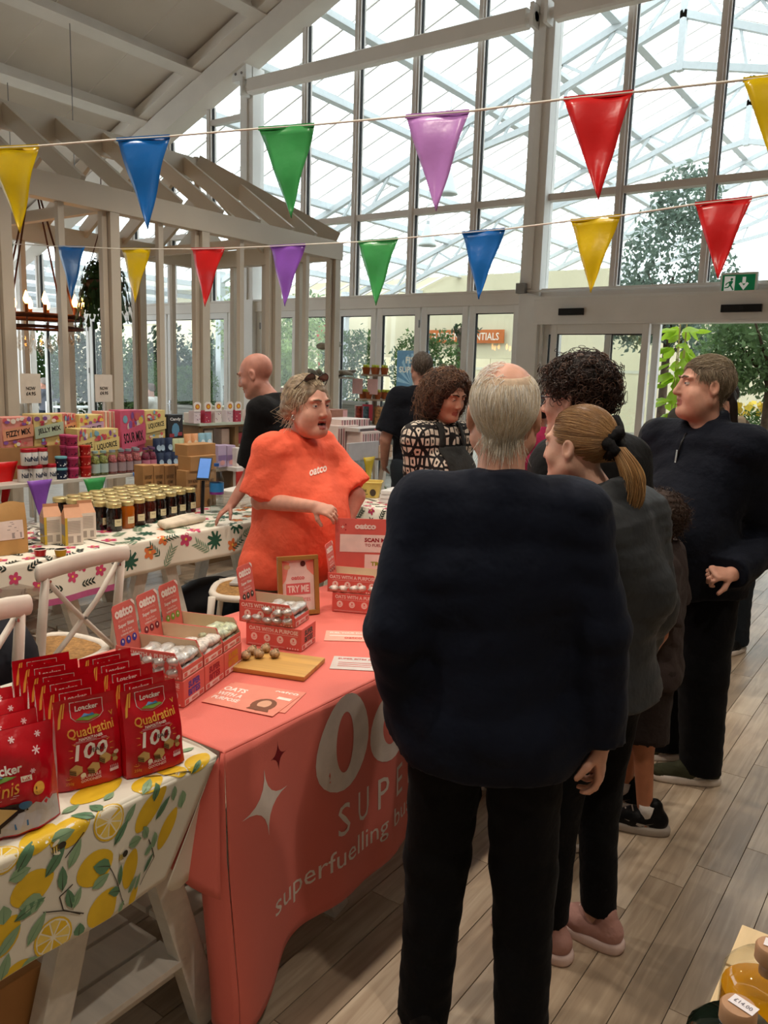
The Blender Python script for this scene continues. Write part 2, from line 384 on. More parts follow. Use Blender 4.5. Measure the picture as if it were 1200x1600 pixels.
for dx in (-.06, .05):
    b = MB(); b.cyl((-8.37 + dx, YW - .28, zr(-8.4) - .05), (-8.37 + dx, YW - .265, zr(-8.4) - .05), .018, n=6); b.build('bolt', grey_m, WALL)
# header band over the doors
p = MB(); p.b2((-14.2, YW - .09, 2.44), (-4.14, YW + .09, 2.60)); p.b2((-14.2, YW - .12, 2.575), (-4.14, YW - .08, 2.60)); p.build('door_header', paint, WALL, bevel=.004)
p = MB(); p.b2((-3.91, YW - .09, 2.5), (.3, YW + .09, 2.60)); p.build('door_header', paint, WALL, bevel=.004)
c = MB(); c.tube([(-4.15, YW - .16, 2.58), (-3.8, YW - .15, 2.565), (-2.2, YW - .13, 2.56), (.2, YW - .13, 2.56)], .012, 6); c.tube([(-4.1, YW - .16, 2.56), (-3.85, YW - .16, 2.5), (-3.84, YW - .16, 1.9)], .012, 6); c.build('conduit', paint_w, WALL, smooth=True)
p = MB(); p.box((-4.1, YW - .19, 2.6), (.11, .07, .11)); tag(p.build('sensor_box', grey_m, bevel=.008), 'small grey sensor box on the central white column', 'sensor')
p = MB(); p.b2((-14.2, YW - .06, 0), (-13.9, YW + .06, 2.5)); p.build('jamb', paint, WALL)

def glazed_leaf(root, x0, x1, z0, z1, y, st=.075, tr=.085, m=paint_w, mid=None):
    for a, b, c, d in ((x0, x0 + st, z0, z1), (x1 - st, x1, z0, z1)):
        q = MB(); q.b2((a, y - .035, c), (b, y + .035, d)); q.build('stile', m, root, bevel=.004)
    for c, d in ((z0, z0 + .16), (z1 - tr, z1)):
        q = MB(); q.b2((x0 + st, y - .034, c), (x1 - st, y + .034, d)); q.build('rail', m, root, bevel=.004)
    if mid:
        q = MB(); q.b2((x0 + st, y - .034, mid), (x1 - st, y + .034, mid + .07)); q.build('rail', m, root, bevel=.004)
    g = MB(); g.b2((x0 + st, y - .004, z0 + .16), (x1 - st, y + .004, z1 - tr)); g.build('pane', GLASS, root)
    k = MB(); k.b2((x0 + st, y - .02, z1 - tr - .008), (x1 - st, y + .02, z1 - tr)); k.b2((x0 + st, y - .02, z0 + .16), (x0 + st + .007, y + .02, z1 - tr)); k.build('gasket', dark_gap, root)
bounds = [-4.16 - .665 * k for k in range(15)]
for k in range(14):
    d = struct('door_%d' % (k + 1)); x1, x0 = bounds[k] - .012, bounds[k + 1] + .012
    glazed_leaf(d, x0, x1, .01, 2.44, YW - .02)
    if k % 2 == 0:
        h = MB(); h.box((x0 + .04, YW - .065, 1.05), (.03, .02, .16)); h.tube([(x0 + .04, YW - .075, 1.08), (x0 + .04, YW - .11, 1.08), (x0 + .15, YW - .11, 1.08)], .009, 6); h.build('handle', chrome, d)
        h = MB()
        for z in (.4, 1.5, 2.2): h.cyl((x1 - .005, YW - .06, z), (x1 - .005, YW - .06, z + .09), .011, n=8)
        h.build('hinge', grey_m, d)
# automatic sliding door beside the column
D = struct('door_15')
q = MB(); q.b2((-3.93, YW - .22, 2.215), (.2, YW + .05, 2.49)); q.b2((-3.93, YW - .225, 2.47), (.2, YW - .2, 2.5)); q.b2((-3.93, YW - .225, 2.21), (.2, YW - .2, 2.235)); q.build('track_cover', paint_w, D, bevel=.005)
q = MB(); q.b2((-3.95, YW - .08, 0), (-3.885, YW + .06, 2.215)); q.build('stile', paint_w, D, bevel=.004)
def leaf(x0, x1, y): glazed_leaf(D, x0, x1, .02, 2.215, y, st=.07, tr=.10, m=paint_w, mid=.95)
leaf(-3.90, -3.70, YW + .02); leaf(-3.76, -2.69, YW - .07); leaf(-3.2, -2.62, YW + .06)
leaf(-1.05, .0, YW - .07)
for xa, xb in ((-3.62, -3.35), (-1.98, -1.62)):
    s = MB(); s.box(((xa + xb) / 2, YW - .24, 2.335), (xb - xa, .05, .07)); s.box(((xa + xb) / 2, YW - .268, 2.335), (.03, .01, .02))
    s.build('door_sensor', black_pl, D, bevel=.014, seg=3)
q = MB(); q.b2((-2.66, YW - .11, .9), (-2.63, YW - .09, 1.2)); q.build('pull_handle', grey_m, D)
# ---- emergency exit sign
ex = thing('exit_sign', 'green and white running man exit sign with a down arrow above the sliding door', 'sign', (-1.86, YW - .16, 2.565))
q = MB(); q.box((0, 0, 0), (.33, .06, .21)); q.build('casing', mat('sign_white', '#dfe4df', .4), ex, bevel=.01)
q = MB(); q.box((0, -.031, 0), (.29, .006, .165)); q.build('green_panel', mat('exit_green', '#0a7d4e', .35, emit=.12), ex)
q = MB(); F = face_fn((0, -.036, 0), (1, 0, 0), (0, 0, 1))
put_poly(q, rect(-.125, -.07, -.03, .07), F)
put_poly(q, rect(.035, -.0, .065, .06), F); put_poly(q, [(.005, 0), (.05, -.06), (.095, 0), (.075, .012), (.05, -.02), (.025, .012)], F)
G = face_fn((0, -.0365, 0), (1, 0, 0), (0, 0, 1))
put_poly(q, ell(-.06, .042, .012, .012), G, 1)
for pl in ([(-.085, .02), (-.06, .03), (-.045, .02), (-.06, -.01), (-.08, -.01)], [(-.085, .02), (-.11, .005), (-.115, -.015), (-.105, -.012), (-.1, .0), (-.078, .012)], [(-.08, -.01), (-.06, -.01), (-.05, -.03), (-.035, -.055), (-.047, -.06), (-.064, -.03)], [(-.08, -.01), (-.062, -.01), (-.085, -.035), (-.12, -.04), (-.12, -.03), (-.09, -.025)]): put_poly(q, pl, G, 1)
q.build('pictogram', [mat('sign_print_white', '#f2f5f0', .4, emit=.15), MATS['exit_green']], ex)

# ---- the room's other walls (behind and beside the camera)
for nm, a, b in (('wall_back', (-14.3, -4.1, 0), (6.3, -3.9, 7.6)), ('wall_right', (6.1, -4, 0), (6.3, YW + .1, 3.9)), ('wall_left', (-14.4, -4, 0), (-14.2, YW + .1, .9))):
    q = MB(); q.b2(a, b); tag(q.build(nm, mat('wall_paint', '#d9d0c4', .7)), kind='structure')
q = MB(); q.b2((.42, YW - .06, 0), (6.2, YW + .06, 3.9)); q.b2((.42, YW - .06, 3.9), (3, YW + .06, 5)); tag(q.build('wall_front_right', MATS['wall_paint']), kind='structure')
# ---- track spots under the roof
trk = mat('track_white', '#d8d4ce', .4)
for xt, ys in ((-1.95, (-.2, 5.0)), (-3.9, (1.0, 5.0)), (.4, (.3, 3.8))):
    t = thing('light_track', 'white lighting track hung above the %s' % {-1.95: 'coral table', -3.9: 'honey table', .4: 'walkway'}[xt], 'light track', (xt, 0, 4.36)); q = MB(); q.b2((-.02, ys[0], 0), (.02, ys[1], .03)); q.build('rail', trk, t)
    for y in (ys[0] + .1, ys[1] - .1): q = MB(); q.cyl((0, y, .03), (0, y, zc(xt) - 4.36), .004, n=5); q.build('wire', grey_m, t)
for x, y, tx, ty in SPOTS:
    t = thing('track_spot', 'white cylindrical track spotlight above the stalls', 'spotlight', (x, y, 4.29), group='track spotlights'); d = (Vector((tx, ty, 0)) - Vector((x, y, 4.29))).normalized(); q = MB(); q.cyl(-d * .06, d * .01, .045, n=16); q.build('can', trk, t); q = MB(); q.cyl(Vector((0, 0, .08)), -d * .03, .01, n=8); q.build('arm', trk, t)

for n_, x, z0 in (('added_window_1', -14.3, .9),):  # unseen glazing added in the left wall to let daylight onto ceiling and pavilion
    w_ = struct(n_)
    for k in range(8):
        q = MB(); q.b2((x - .004, -3.9 + 1.55 * k, z0), (x + .004, -3.9 + 1.55 * k + 1.48, 3.8)); q.build('pane', GLASS, w_)
        q = MB(); q.b2((x - .04, -3.9 + 1.55 * k + 1.48, z0), (x + .04, -3.9 + 1.55 * (k + 1), 3.8)); q.build('mullion', alu, w_)
    q = MB(); q.b2((x - .05, -3.9, 3.8), (x + .05, YW, 3.9)); q.build('head_rail', alu, w_)
# ================================================================== OUTSIDE THE GLASS
def at(px, py, d):
    """point seen at photo pixel (px,py) at distance d along the view axis"""
    return Vector((0, 0, EYE)) + (_r * ((px - 600) / FPX) - _u * ((py - 800) / FPX) + _w) * d
def at_y(px, py, Y):
    v = at(px, py, 1) - Vector((0, 0, EYE)); return Vector((0, 0, EYE)) + v * (Y / v.y)
def at_x(px, py, X):
    v = at(px, py, 1) - Vector((0, 0, EYE)); return Vector((0, 0, EYE)) + v * (X / v.x)
def at_z(px, py, Z):
    v = at(px, py, 1) - Vector((0, 0, EYE)); return Vector((0, 0, EYE)) + v * ((Z - EYE) / v.z)
g = MB(); g.b2((-40, YW + .2, -.08), (12, 42, -.012)); tag(g.build('ground', mat('paving', '#8d867b', .8, var=.1, scale=2, bump=.2, bscale=8)), kind='structure')
white_st = mat('white_steel', '#cdd2d3', .4, var=.03)
# ---- glazed roof of the plant hall behind the gable
GH = thing('glasshouse_roof', 'white steel and glass roof of the plant hall behind the gable window', 'roof')
Y2 = 26.5
def zg(x): return zr(x) + .35
frost = glass_mat('roof_glass', (.95, .975, .98, 1), .05)
for X0, X1 in ((-14, RIDGE), (RIDGE, 6)):
    y = YW + .3
    while y < Y2:
        b = MB(); b.bar((X0, y, zg(X0) + .02), (X1, y, zg(X1) + .02), .03, .05); b.build('glazing_bar', alu, GH); y += .56
    for k in range(9):
        ya, yb = YW + .3 + k * 2, YW + .3 + k * 2 + 1.98
        p = MB(); p.add([(X0, ya, zg(X0) + .05), (X1, ya, zg(X1) + .05), (X1, yb, zg(X1) + .05), (X0, yb, zg(X0) + .05)], [(0, 1, 2, 3)]); p.build('roof_pane', frost, GH)
pxs = [-13.05, -11.9, -10.75, -9.6, -8.48, -7.35, -6.2, -5.1]
for x in pxs + [2 * RIDGE - q for q in pxs]:
    b = MB(); b.bar((x, YW + .15, zg(x) - .10), (x, Y2, zg(x) - .10), .05, .14); b.bar((x + .07, YW + .15, zg(x) - .17), (x + .07, Y2, zg(x) - .17), .12, .025); b.build('purlin', white_st, GH)
for yt in (13, 17.5, 22, 26.4):
    t = MB()
    for s in (1, -1):
        def X(u): return RIDGE - s * u
        t.bar((X(0), yt, zr(X(0)) + .12), (X(9.8), yt, zr(X(9.8)) + .12), .1, .1)
        t.bar((X(0), yt, 6.98), (X(9.8), yt, 6.98 - .396 * 9.8), .1, .1)
        t.bar((X(0), yt, 6.28), (X(4.6), yt, 5.25), .09, .1)
        u = .2; k = 0
        while u < 9.3:
            za, zb = zr(X(u)) + .08, 6.98 - .396 * (u + .42)
            t.bar((X(u), yt, za), (X(u + .42), yt, zb), .045, .045); t.bar((X(u + .42), yt, zb), (X(u + .84), yt, zr(X(u + .84)) + .08), .045, .045); u += .84
        for u in (.95, 1.9, 2.9): t.bar((X(u), yt, 6.28 - .224 * u), (X(u - .15), yt, 6.98 - .396 * (u - .15)), .04, .04)
    t.bar((RIDGE, yt, 6.2), (RIDGE, yt, 7.45), .1, .1)
    t.build('roof_truss', white_st, GH)
for x, y in ((-13.8, 13), (-13.8, 17.5), (-13.8, 22), (5.8, 13), (5.8, 17.5), (5.8, 22)):
    b = MB(); b.b2((x - .08, y - .08, -.012), (x + .08, y + .08, zg(x))); b.build('post', white_st, GH)
# ---- cream building and its sign
BD = thing('cream_building', 'long cream clad building at the back of the plant hall', 'building')
cream = mat('cream_cladding', '#d9cfae', .7, var=.03, scale=1)
for k in range(12):
    p = MB(); p.b2((-40 + k * 4.3, 26.6, -.012), (-40 + k * 4.3 + 4.28, 26.75, 3.75)); p.build('cladding_panel', cream, BD)
p = MB(); p.b2((-40, 26.5, 3.75), (11.6, 26.8, 3.95)); p.build('fascia', mat('grey_fascia', '#b9bab6', .5), BD)
p = MB(); p.b2((-40, 26.58, 1.9), (11.6, 26.62, 2.0)); p.build('trim_band', mat('pale_trim', '#c9c6b2', .5), BD)
sy = 20
cr = MB(); cr.b2((-24, sy + .1, 2.15), (-7.4, sy + .25, 4.4)); cr.b2((-24, sy + .06, 3.55), (-7.4, sy + .12, 3.6)); cr.b2((-24, sy + .06, 2.15), (-7.4, sy + .12, 2.2)); cr.b2((-24, sy + .1, -.012), (-23.7, sy + .25, 2.2)); cr.b2((-7.7, sy + .1, -.012), (-7.4, sy + .25, 2.2))
tag(cr.build('canopy_front', cream), 'cream panelled canopy front carrying the orange sign', 'canopy')
sg = thing('hanging_sign', 'orange wooden sign with white serif capitals on the cream canopy front', 'sign', (-11.52, sy, 2.74))
q = MB(); q.box((0, 0, 0), (2.42, .05, .36)); q.build('board', mat('orange_board', '#c4692c', .5, var=.1, scale=4, stretch=(.2, 1, 4)), sg)
q = MB(); put_text(q, 'GARDEN ESSENTIALS', face_fn((0, -.03, 0), (1, 0, 0), (0, 0, 1)), (0, 0), h=.2, w=2.15, bold=.01); q.build('lettering', mat('sign_cream', '#f4ead6', .5), sg)
# ---- lamps hung in the plant hall
lampm = mat('frosted_lamp', '#dfe6e4', .3, var=.02)
for (px, py, Y, w) in ((668, 372, 13, .3), (700, 290, 12, .3)):
    c = at_y(px, py, Y); zt = zg(c.x)
    o = thing('pendant_lamp', 'white bell shaped pendant lamp hung in the glasshouse' + (' on a long wire' if py > 300 else ' beside the truss'), 'lamp', c, group='lamps in the glasshouse')
    q = MB(); q.lathe([(.03, .24), (.06, .22), (.09, .1), (.16, -.1), (.17, -.14), (.15, -.14), (.08, .08)], n=18, caps=False); q.build('lamp_shade', lampm, o, smooth=True)
    q = MB(); q.cyl((0, 0, .2), (0, 0, .3), .035); q.cyl((0, 0, .3), (0, 0, zt - c.z), .006, n=5); q.build('cord', white_st, o)

# ---- plants
def leaf_cloud(c, rad, n, size, seed, droop=.3, shell=.35, cut=None, aspect=.45):
    r = np.random.RandomState(seed); d = r.normal(size=(n, 3)); d /= np.linalg.norm(d, axis=1)[:, None]
    rr = (shell + (1 - shell) * r.rand(n)) ** .6; P = np.array(c) + d * rr[:, None] * np.array(rad)
    P += r.normal(size=(n, 3)) * np.array(rad) * .06
    a = r.normal(size=(n, 3)); a[:, 2] -= droop; a /= np.linalg.norm(a, axis=1)[:, None]
    b = np.cross(a, r.normal(size=(n, 3))); b /= np.linalg.norm(b, axis=1)[:, None]
    s = size * (.6 + .8 * r.rand(n))[:, None]
    V = np.stack([P - a * s * .5, P + b * s * aspect * .5, P + a * s * .5, P - b * s * aspect * .5], 1).reshape(-1, 3)
    return V, [(4 * i, 4 * i + 1, 4 * i + 2, 4 * i + 3) for i in range(n)]
def foliage_obj(name, clouds, m, parent, kind=None):
    q = MB()
    for V, F in clouds: q.add(V, F)
    o = q.build(name, m, parent)
    return o
def leaf_glow(m):
    '''let light through a leaf'''
    nt = m.node_tree; b = nt.nodes['Principled BSDF']; tr = nt.nodes.new('ShaderNodeBsdfTranslucent'); mx = nt.nodes.new('ShaderNodeMixShader'); mx.inputs[0].default_value = .45
    nt.links.new(b.inputs['Base Color'].links[0].from_socket, tr.inputs[0]); nt.links.new(b.outputs[0], mx.inputs[1]); nt.links.new(tr.outputs[0], mx.inputs[2]); nt.links.new(mx.outputs[0], nt.nodes['Material Output'].inputs[0]); return m
def leaf_mat(name, c, rough=.5):
    m = mat(name, c, rough, var=.35, scale=5); b = m.node_tree.nodes['Principled BSDF']; return leaf_glow(m)
lf_dark = leaf_mat('dark_leaf', '#2f4629'); lf_mid = leaf_mat('mid_leaf', '#55733c'); lf_grey = leaf_mat('grey_green_leaf', '#7d9080'); lf_lime = leaf_glow(mat('lime_leaf', '#a8c93a', .5, var=.15, scale=9)); lf_pale = leaf_mat('pale_leaf', '#a3b77a'); lf_fresh = leaf_mat('fresh_leaf', '#7d9868')
bark = mat('bark', '#5b4a3c', .9, var=.25, scale=14, bump=.6, bscale=40)
def tree(name, label, base, trunk_h, crown, m, n, size, seed, lean=(0, 0)):
    o = thing(name, label, 'tree', base); q = MB()
    q.tube([(0, 0, 0), (lean[0] * .4, lean[1] * .4, trunk_h * .5), (lean[0], lean[1], trunk_h), (lean[0] * 1.2, lean[1] * 1.2, trunk_h + .9)], [.09, .07, .055, .02], 8)
    for k in range(6):
        a = k * 1.1; q.tube([(lean[0], lean[1], trunk_h * .85 + k * .1), (lean[0] + .6 * math.cos(a), lean[1] + .6 * math.sin(a), trunk_h + .5 + .1 * k)], [.03, .008], 5)
    q.build('trunk', bark, o, smooth=True)
    foliage_obj('foliage', [leaf_cloud(c, r, int(n * w), size, seed + i) for i, (c, r, w) in enumerate(crown)], m, o)
    return o
tree('olive_tree', 'tall grey green leafy tree behind the glass above the sliding door', (-3.75, 12.6, -.012), 2.3, [((0, 0, 3.3), (.85, .8, 1.0), .45), ((-.5, 0, 2.7), (.55, .6, .6), .2), ((.5, .1, 2.6), (.7, .6, .7), .2), ((.1, 0, 4.3), (.5, .5, .5), .15)], lf_grey, 6500, .1, 11)
tree('weeping_tree', 'dense dark green tree seen through the open sliding door', (-1.9, 10.6, -.012), 1.6, [((0, 0, 2.15), (.75, .5, .6), .35), ((.75, .1, 2.1), (.6, .5, .65), .3), ((-.45, .1, 2.1), (.5, .45, .5), .2), ((.2, .1, 1.75), (1.1, .4, .3), .15)], lf_fresh, 7000, .085, 23)
tree('slim_tree', 'slim pale leafed tree standing outside the left French doors', (-13.4, 13.5, -.012), 1.6, [((0, 0, 2.6), (.9, .8, 1.2), .6), ((1.2, .5, 2.2), (.8, .7, .9), .4)], lf_pale, 3500, .12, 31)
tree('bushy_tree', 'bushy green tree beyond the cafe terrace and French doors', (-17.8, 18.7, -.012), 1.4, [((0, 0, 2.2), (1.3, 1, 1.1), .5), ((1.6, 0, 3.2), (.9, .8, .8), .3), ((-1.2, 0, 2.4), (.8, .8, .8), .2)], lf_mid, 4000, .14, 37)
t = thing('rough_trunk_tree', 'rough grey brown tree trunk in front of the orange sign', 'tree', (-6.9, 12, -.012)); q = MB()
q.tube([(0, 0, 0), (.02, 0, 1), (-.02, 0, 1.8), (0, 0, 2.4), (.02, 0, 2.5)], [.14, .13, .13, .14, .05], 12); q.build('trunk', bark, t, smooth=True)
foliage_obj('foliage', [leaf_cloud((0, 0, 2.42), (.25, .25, .12), 120, .1, 5)], lf_dark, t)
# clipped hedges in grey wooden troughs
plank_grey = mat('weathered_grey_wood', '#8d8a82', .8, var=.15, scale=6, stretch=(.4, 4, 6))
def trough(x0, x1, y, zt, zh, label, m, seed):
    o = thing('hedge_trough', label, 'hedge', ((x0 + x1) / 2, y, -.012)); w = x1 - x0
    for k in range(4):
        p = MB(); p.b2((-w / 2, -.3, .05 + k * zt / 4), (w / 2, -.26, .04 + (k + 1) * zt / 4)); p.build('board', plank_grey, o, bevel=.006)
    p = MB(); p.b2((-w / 2, -.26, 0), (w / 2, .3, zt)); p.build('trough_body', plank_grey, o)
    p = MB()
    for xx in (-w / 2 + .05, w / 2 - .05): p.b2((xx - .05, -.33, 0), (xx + .05, -.3, zt + .03))
    p.b2((-w / 2, -.34, zt - .02), (w / 2, .34, zt + .03)); p.build('frame', plank_grey, o)
    foliage_obj('foliage', [leaf_cloud((xx, 0, (zt + zh) / 2 + .1), (.35, .28, (zh - zt) / 2 + .1), 900, .075, seed + i, shell=.6) for i, xx in enumerate(np.arange(-w / 2 + .2, w / 2, .3))], m, o)
trough(-9.0, -7.95, 11, 1.15, 2.2, 'clipped green hedge in a grey wooden trough outside the French doors', lf_mid, 41)
trough(-7.6, -6.6, 11.1, 1.1, 2.15, 'clipped hedge in a grey trough behind the tiered flowerpot stand', lf_mid, 61)
trough(-11.9, -10.2, 11.6, 1.3, 2.0, 'low leafy hedge in a grey trough beyond the pavilion', lf_pale, 81)
trough(-15.5, -13.6, 12.5, .8, 1.5, 'wide leafy planter hedge beside the cafe terrace tables', lf_mid, 91)
for k, (px_, Y_, h_, m_, nm) in enumerate(((10, 13.4, 2.7, lf_dark, 'tallest dark'), (75, 14.6, 2.5, lf_mid, 'broad mid green'), (140, 14.2, 2.8, lf_dark, 'dense dark'), (205, 13.2, 2.3, lf_mid, 'rounded mid green'), (262, 14.4, 2.7, lf_dark, 'upright dark'), (318, 15.6, 2.6, lf_grey, 'greyish'), (380, 14.2, 2.4, lf_dark, 'farthest dark'))):
    x, y = at_y(px_, 590, Y_)[:2]
    o = thing('shrub', '%s leafy shrub growing outside beyond the terrace' % nm, 'shrub', (x, y, -.012), group='shrubs beyond the terrace'); q = MB(); q.tube([(0, 0, 0), (.05, 0, h_ * .6)], [.06, .03], 6); q.build('stem', bark, o); foliage_obj('foliage', [leaf_cloud((0, 0, h_ * .52), (.85, .6, h_ * .52), 2600, .15, 300 + k, shell=.2), leaf_cloud((.5, 0, h_ * .35), (.7, .5, h_ * .35), 500, .13, 320 + k)], m_, o)
# lime climbing plant by the door: every leaf its own piece
lp = thing('lime_leaf_plant', 'tall potted plant with big lime green leaves beside the open sliding door', 'plant', (-2.72, 9.7, -.012))
q = MB(); q.lathe([(.13, 0), (.16, .25), (.18, .3), (.16, .3), (.14, .27)], n=18); q.build('pot', mat('terracotta', '#a4592f', .8, var=.12), lp, smooth='angle')
q = MB()
for k in range(4): q.cyl((.06 * math.cos(k * 1.6), .06 * math.sin(k * 1.6), .2), (.05 * math.cos(k * 1.6 + 1), .05 * math.sin(k * 1.6 + 1), 2.4), .006, n=5)
q.build('cane', mat('cane', '#b8a06a', .7), lp)
lm = MB(); out = [(0, 0), (.05, .03), (.075, .09), (.055, .15), (0, .2), (-.055, .15), (-.075, .09), (-.05, .03)]
lm.add([(x, y, -.35 * abs(x) - .6 * max(0, y - .08) ** 1.3) for x, y in out] + [(0, .1, .004)], [(i, (i + 1) % 8, 8) for i in range(8)]); leaf_me = lm.mesh('leaf', lf_lime, smooth=True)
for k in range(70):
    z = .9 + 1.45 * k / 70 + RND.uniform(-.08, .08); a = k * 2.4
    o = link('leaf', leaf_me, lp, (RND.uniform(.05, .16) * math.cos(a), RND.uniform(.05, .16) * math.sin(a), z)); s = RND.uniform(.7, 1.35); o.scale = (s, s, s); o.rotation_euler = (RND.uniform(-.9, .2), RND.uniform(-.4, .4), a - PI / 2)
fb = thing('flower_bench', 'long bench of yellow flowers and green plants beyond the sliding door', 'plants', (-1.2, 13.4, -.012)); q = MB(); q.b2((-1.6, -.4, .75), (1.6, .4, .8)); q.b2((-1.5, -.3, 0), (-1.4, .3, .75)); q.b2((1.4, -.3, 0), (1.5, .3, .75)); q.build('bench', mat('bench_green', '#5a6a5c', .7), fb)
foliage_obj('foliage', [leaf_cloud((x_, 0, 1.05), (.3, .35, .28), 400, .08, 100 + k) for k, x_ in enumerate(np.arange(-1.4, 1.5, .4))], lf_mid, fb); foliage_obj('blossom', [leaf_cloud((x_, -.1, 1.3), (.3, .3, .12), 60, .09, 200 + k, aspect=.9) for k, x_ in enumerate(np.arange(-1.4, 1.5, .4))], mat('yellow_blossom', '#e0c040', .6), fb)
# blue poster behind the glass
po = thing('poster', 'blue sunburst poster with white capitals behind the French doors', 'poster', (-6.75, 10.2, -.012))
q = MB(); q.b2((-.28, 0, 1.35), (.28, .02, 2.0)); q.build('sheet', mat('poster_blue', '#5d8bab', .5), po)
q = MB()
for k in range(9):
    a = k * .35 + .1; put_poly(q, [(0, 1.5), (.27 * math.cos(a), 1.5 + min(.27 * math.sin(a) * 1.7, .48)), (.27 * math.cos(a + .16), 1.5 + min(.27 * math.sin(a + .16) * 1.7, .48))], face_fn((0, -.002, 0), (1, 0, 0), (0, 0, 1)))
q.build('sunburst', mat('poster_pale_blue', '#9cc0d4', .5), po)
q = MB(); F = face_fn((0, -.004, 0), (1, 0, 0), (0, 0, 1)); put_text(q, 'FISH', F, (0, 1.86), h=.1, bold=.03); put_text(q, 'SUPPLIES', F, (0, 1.72), h=.09, maxw=.5, bold=.02); q.build('lettering', MATS['sign_cream'], po)
# a red banner far behind and the cafe terrace furniture
q = MB(); q.b2((-15.2, 18, 2.5), (-14.1, 18.05, 2.95)); q.b2((-15.15, 18.01, -.012), (-15.1, 18.04, 2.5)); q.b2((-14.2, 18.01, -.012), (-14.15, 18.04, 2.5)); tag(q.build('banner', mat('banner_red', '#b4402f', .5)), 'red banner on poles beyond the troughs', 'banner')
cn = thing('added_shade_canopy', 'tinted translucent canopy on white posts over the cafe terrace', 'canopy', (-20, 13.5, 0)); tint_ = glass_mat('shade_sheet', (.6, .61, .61, 1), .03)  # made-up canopy, added to cut the sky light falling on the terrace
for k in range(5): q = MB(); q.b2((-7 + 2.6 * k, -5, 3.5), (-7 + 2.6 * k + 2.56, 2.6, 3.52)); q.build('shade_panel', tint_, cn)
for k in range(6): q = MB(); q.b2((-7.02 + 2.6 * k, -5, 3.4), (-6.96 + 2.6 * k, 2.6, 3.5)); q.build('shade_rafter', white_st, cn)
for x_, y_ in ((-6.9, -4.8), (-6.9, 2.4), (5.9, 2.4)): q = MB(); q.b2((x_ - .05, y_ - .05, -.012), (x_ + .05, y_ + .05, 3.4)); q.build('post', white_st, cn)
wf = mat('white_furniture', '#e9eae6', .5)
def cafe_table(x, y, n):
    o = thing('cafe_table', 'white round cafe table on the terrace outside the French doors', 'table', (x, y, -.012), group='terrace tables')
    q = MB(); q.lathe([(.4, .72), (.4, .75)], n=20); q.build('table_top', wf, o); q = MB(); q.lathe([(.22, 0), (.2, .03), (.03, .06), (.03, .72)], n=12); q.build('pedestal', wf, o)
def cafe_chair(x, y, rz, who):
    c = thing('cafe_chair', 'white slatted cafe chair under the ' + who, 'chair', (x, y, -.012), rz, group='terrace chairs')
    q = MB(); q.box((0, .04, .35), (.4, .4, .03)); q.build('seat', wf, c)
    for sx in (-.17, .17):
        for s2 in (-.15, .21): q = MB(); q.bar((sx, s2, 0), (sx, s2, .34 if s2 > 0 else .8), .03, .03); q.build('leg', wf, c)
    for k2 in range(4): q = MB(); q.box((-.12 + .08 * k2, -.165, .6), (.04, .015, .36)); q.build('back_slat', wf, c)
for x, y, n in ((-13.2, 10.0, 3), (-12.3, 9.5, 1), (-15.9, 10.6, 2)): cafe_table(x, y, n)
# brown planter crates outside
for x, y, lb in ((-9.6, 9.8, 'brown wooden crate stacked on the pale slatted bench outside'),):
    q = MB()
    for k in range(4): q.b2((x - .4, y - .25, 1.02 + k * .09), (x + .4, y + .25, 1.02 + k * .09 + .075))
    q.b2((x - .37, y - .22, 1.02), (x + .37, y + .22, 1.38)); tag(q.build('crate', mat('brown_crate', '#7a4a30', .7, var=.15)), lb, 'crate')
    o = thing('slatted_bench', 'pale slatted potting bench outside the French doors', 'bench', (x, y, -.012))
    for k in range(8): q = MB(); q.b2((-.75, -.31, .06 + k * .12), (.75, -.28, .06 + k * .12 + .095)); q.build('slat', mat('pale_bench_wood', '#c9b796', .6, var=.1), o)
    q = MB(); q.b2((-.78, -.32, 1.0), (.78, .32, 1.03)); q.build('bench_top', MATS['pale_bench_wood'], o)
    q = MB(); q.b2((-.72, -.28, 0), (.72, .28, 1.0)); q.build('bench_body', MATS['pale_bench_wood'], o)

# ================================================================== TIMBER PAVILION
PV = thing('timber_pavilion', 'taupe painted open timber pavilion with hipped rafters by the glass wall', 'pavilion')
taupe = mat('taupe_paint', '#c3b8a7', .5, var=.03, scale=2)
XF, XB, YE, YS, ZP = -5.5, -7.5, 6.8, 1.4, 2.96
def pv(name, a, b, w, h, up=(0, 0, 1), bev=.004):
    q = MB(); q.bar(a, b, w, h, up); return q.build(name, taupe, PV, bevel=bev)
for x in (XF, XB): pv('wall_plate', (x, YS, ZP - .09), (x, YE + .05, ZP - .09), .11, .18)
pv('wall_plate', (XB, YE, ZP - .09), (XF - .05, YE, ZP - .09), .11, .18)
yposts = [1.42, 2.3, 3.17, 4.05, 4.97, 5.88, 6.78]
for x in (XF, XB):
    for y in yposts:
        pv('post', (x, y, 0), (x, y, ZP - .18), .10, .085, up=(0, 1, 0)); pv('glazing_frame', (x - .01, y - .07, .1), (x - .01, y - .07, ZP - .18), .05, .045, up=(0, 1, 0), bev=.002)
    for a, b in zip(yposts[:-1], yposts[1:]):
        y = (a + b) / 2; pv('glazing_bar', (x, y, .1), (x, y, ZP - .18), .045, .05, up=(0, 1, 0), bev=.002)
for x in (-6.0, -6.5, -7.0): pv('post' if x == -6.5 else 'glazing_bar', (x, YE, 0), (x, YE, ZP - .18), .06, .06, up=(0, 1, 0), bev=.002)
ZR, XR = 3.60, -6.5
pv('ridge_board', (XR, YS, ZR - .03), (XR, 5.82, ZR - .03), .04, .22)
for y in [1.5 + .46 * k for k in range(10)]:
    for x in (XF, XB): pv('rafter', (x, y, ZP - .02), (XR, y, ZR), .04, .13, bev=.003)
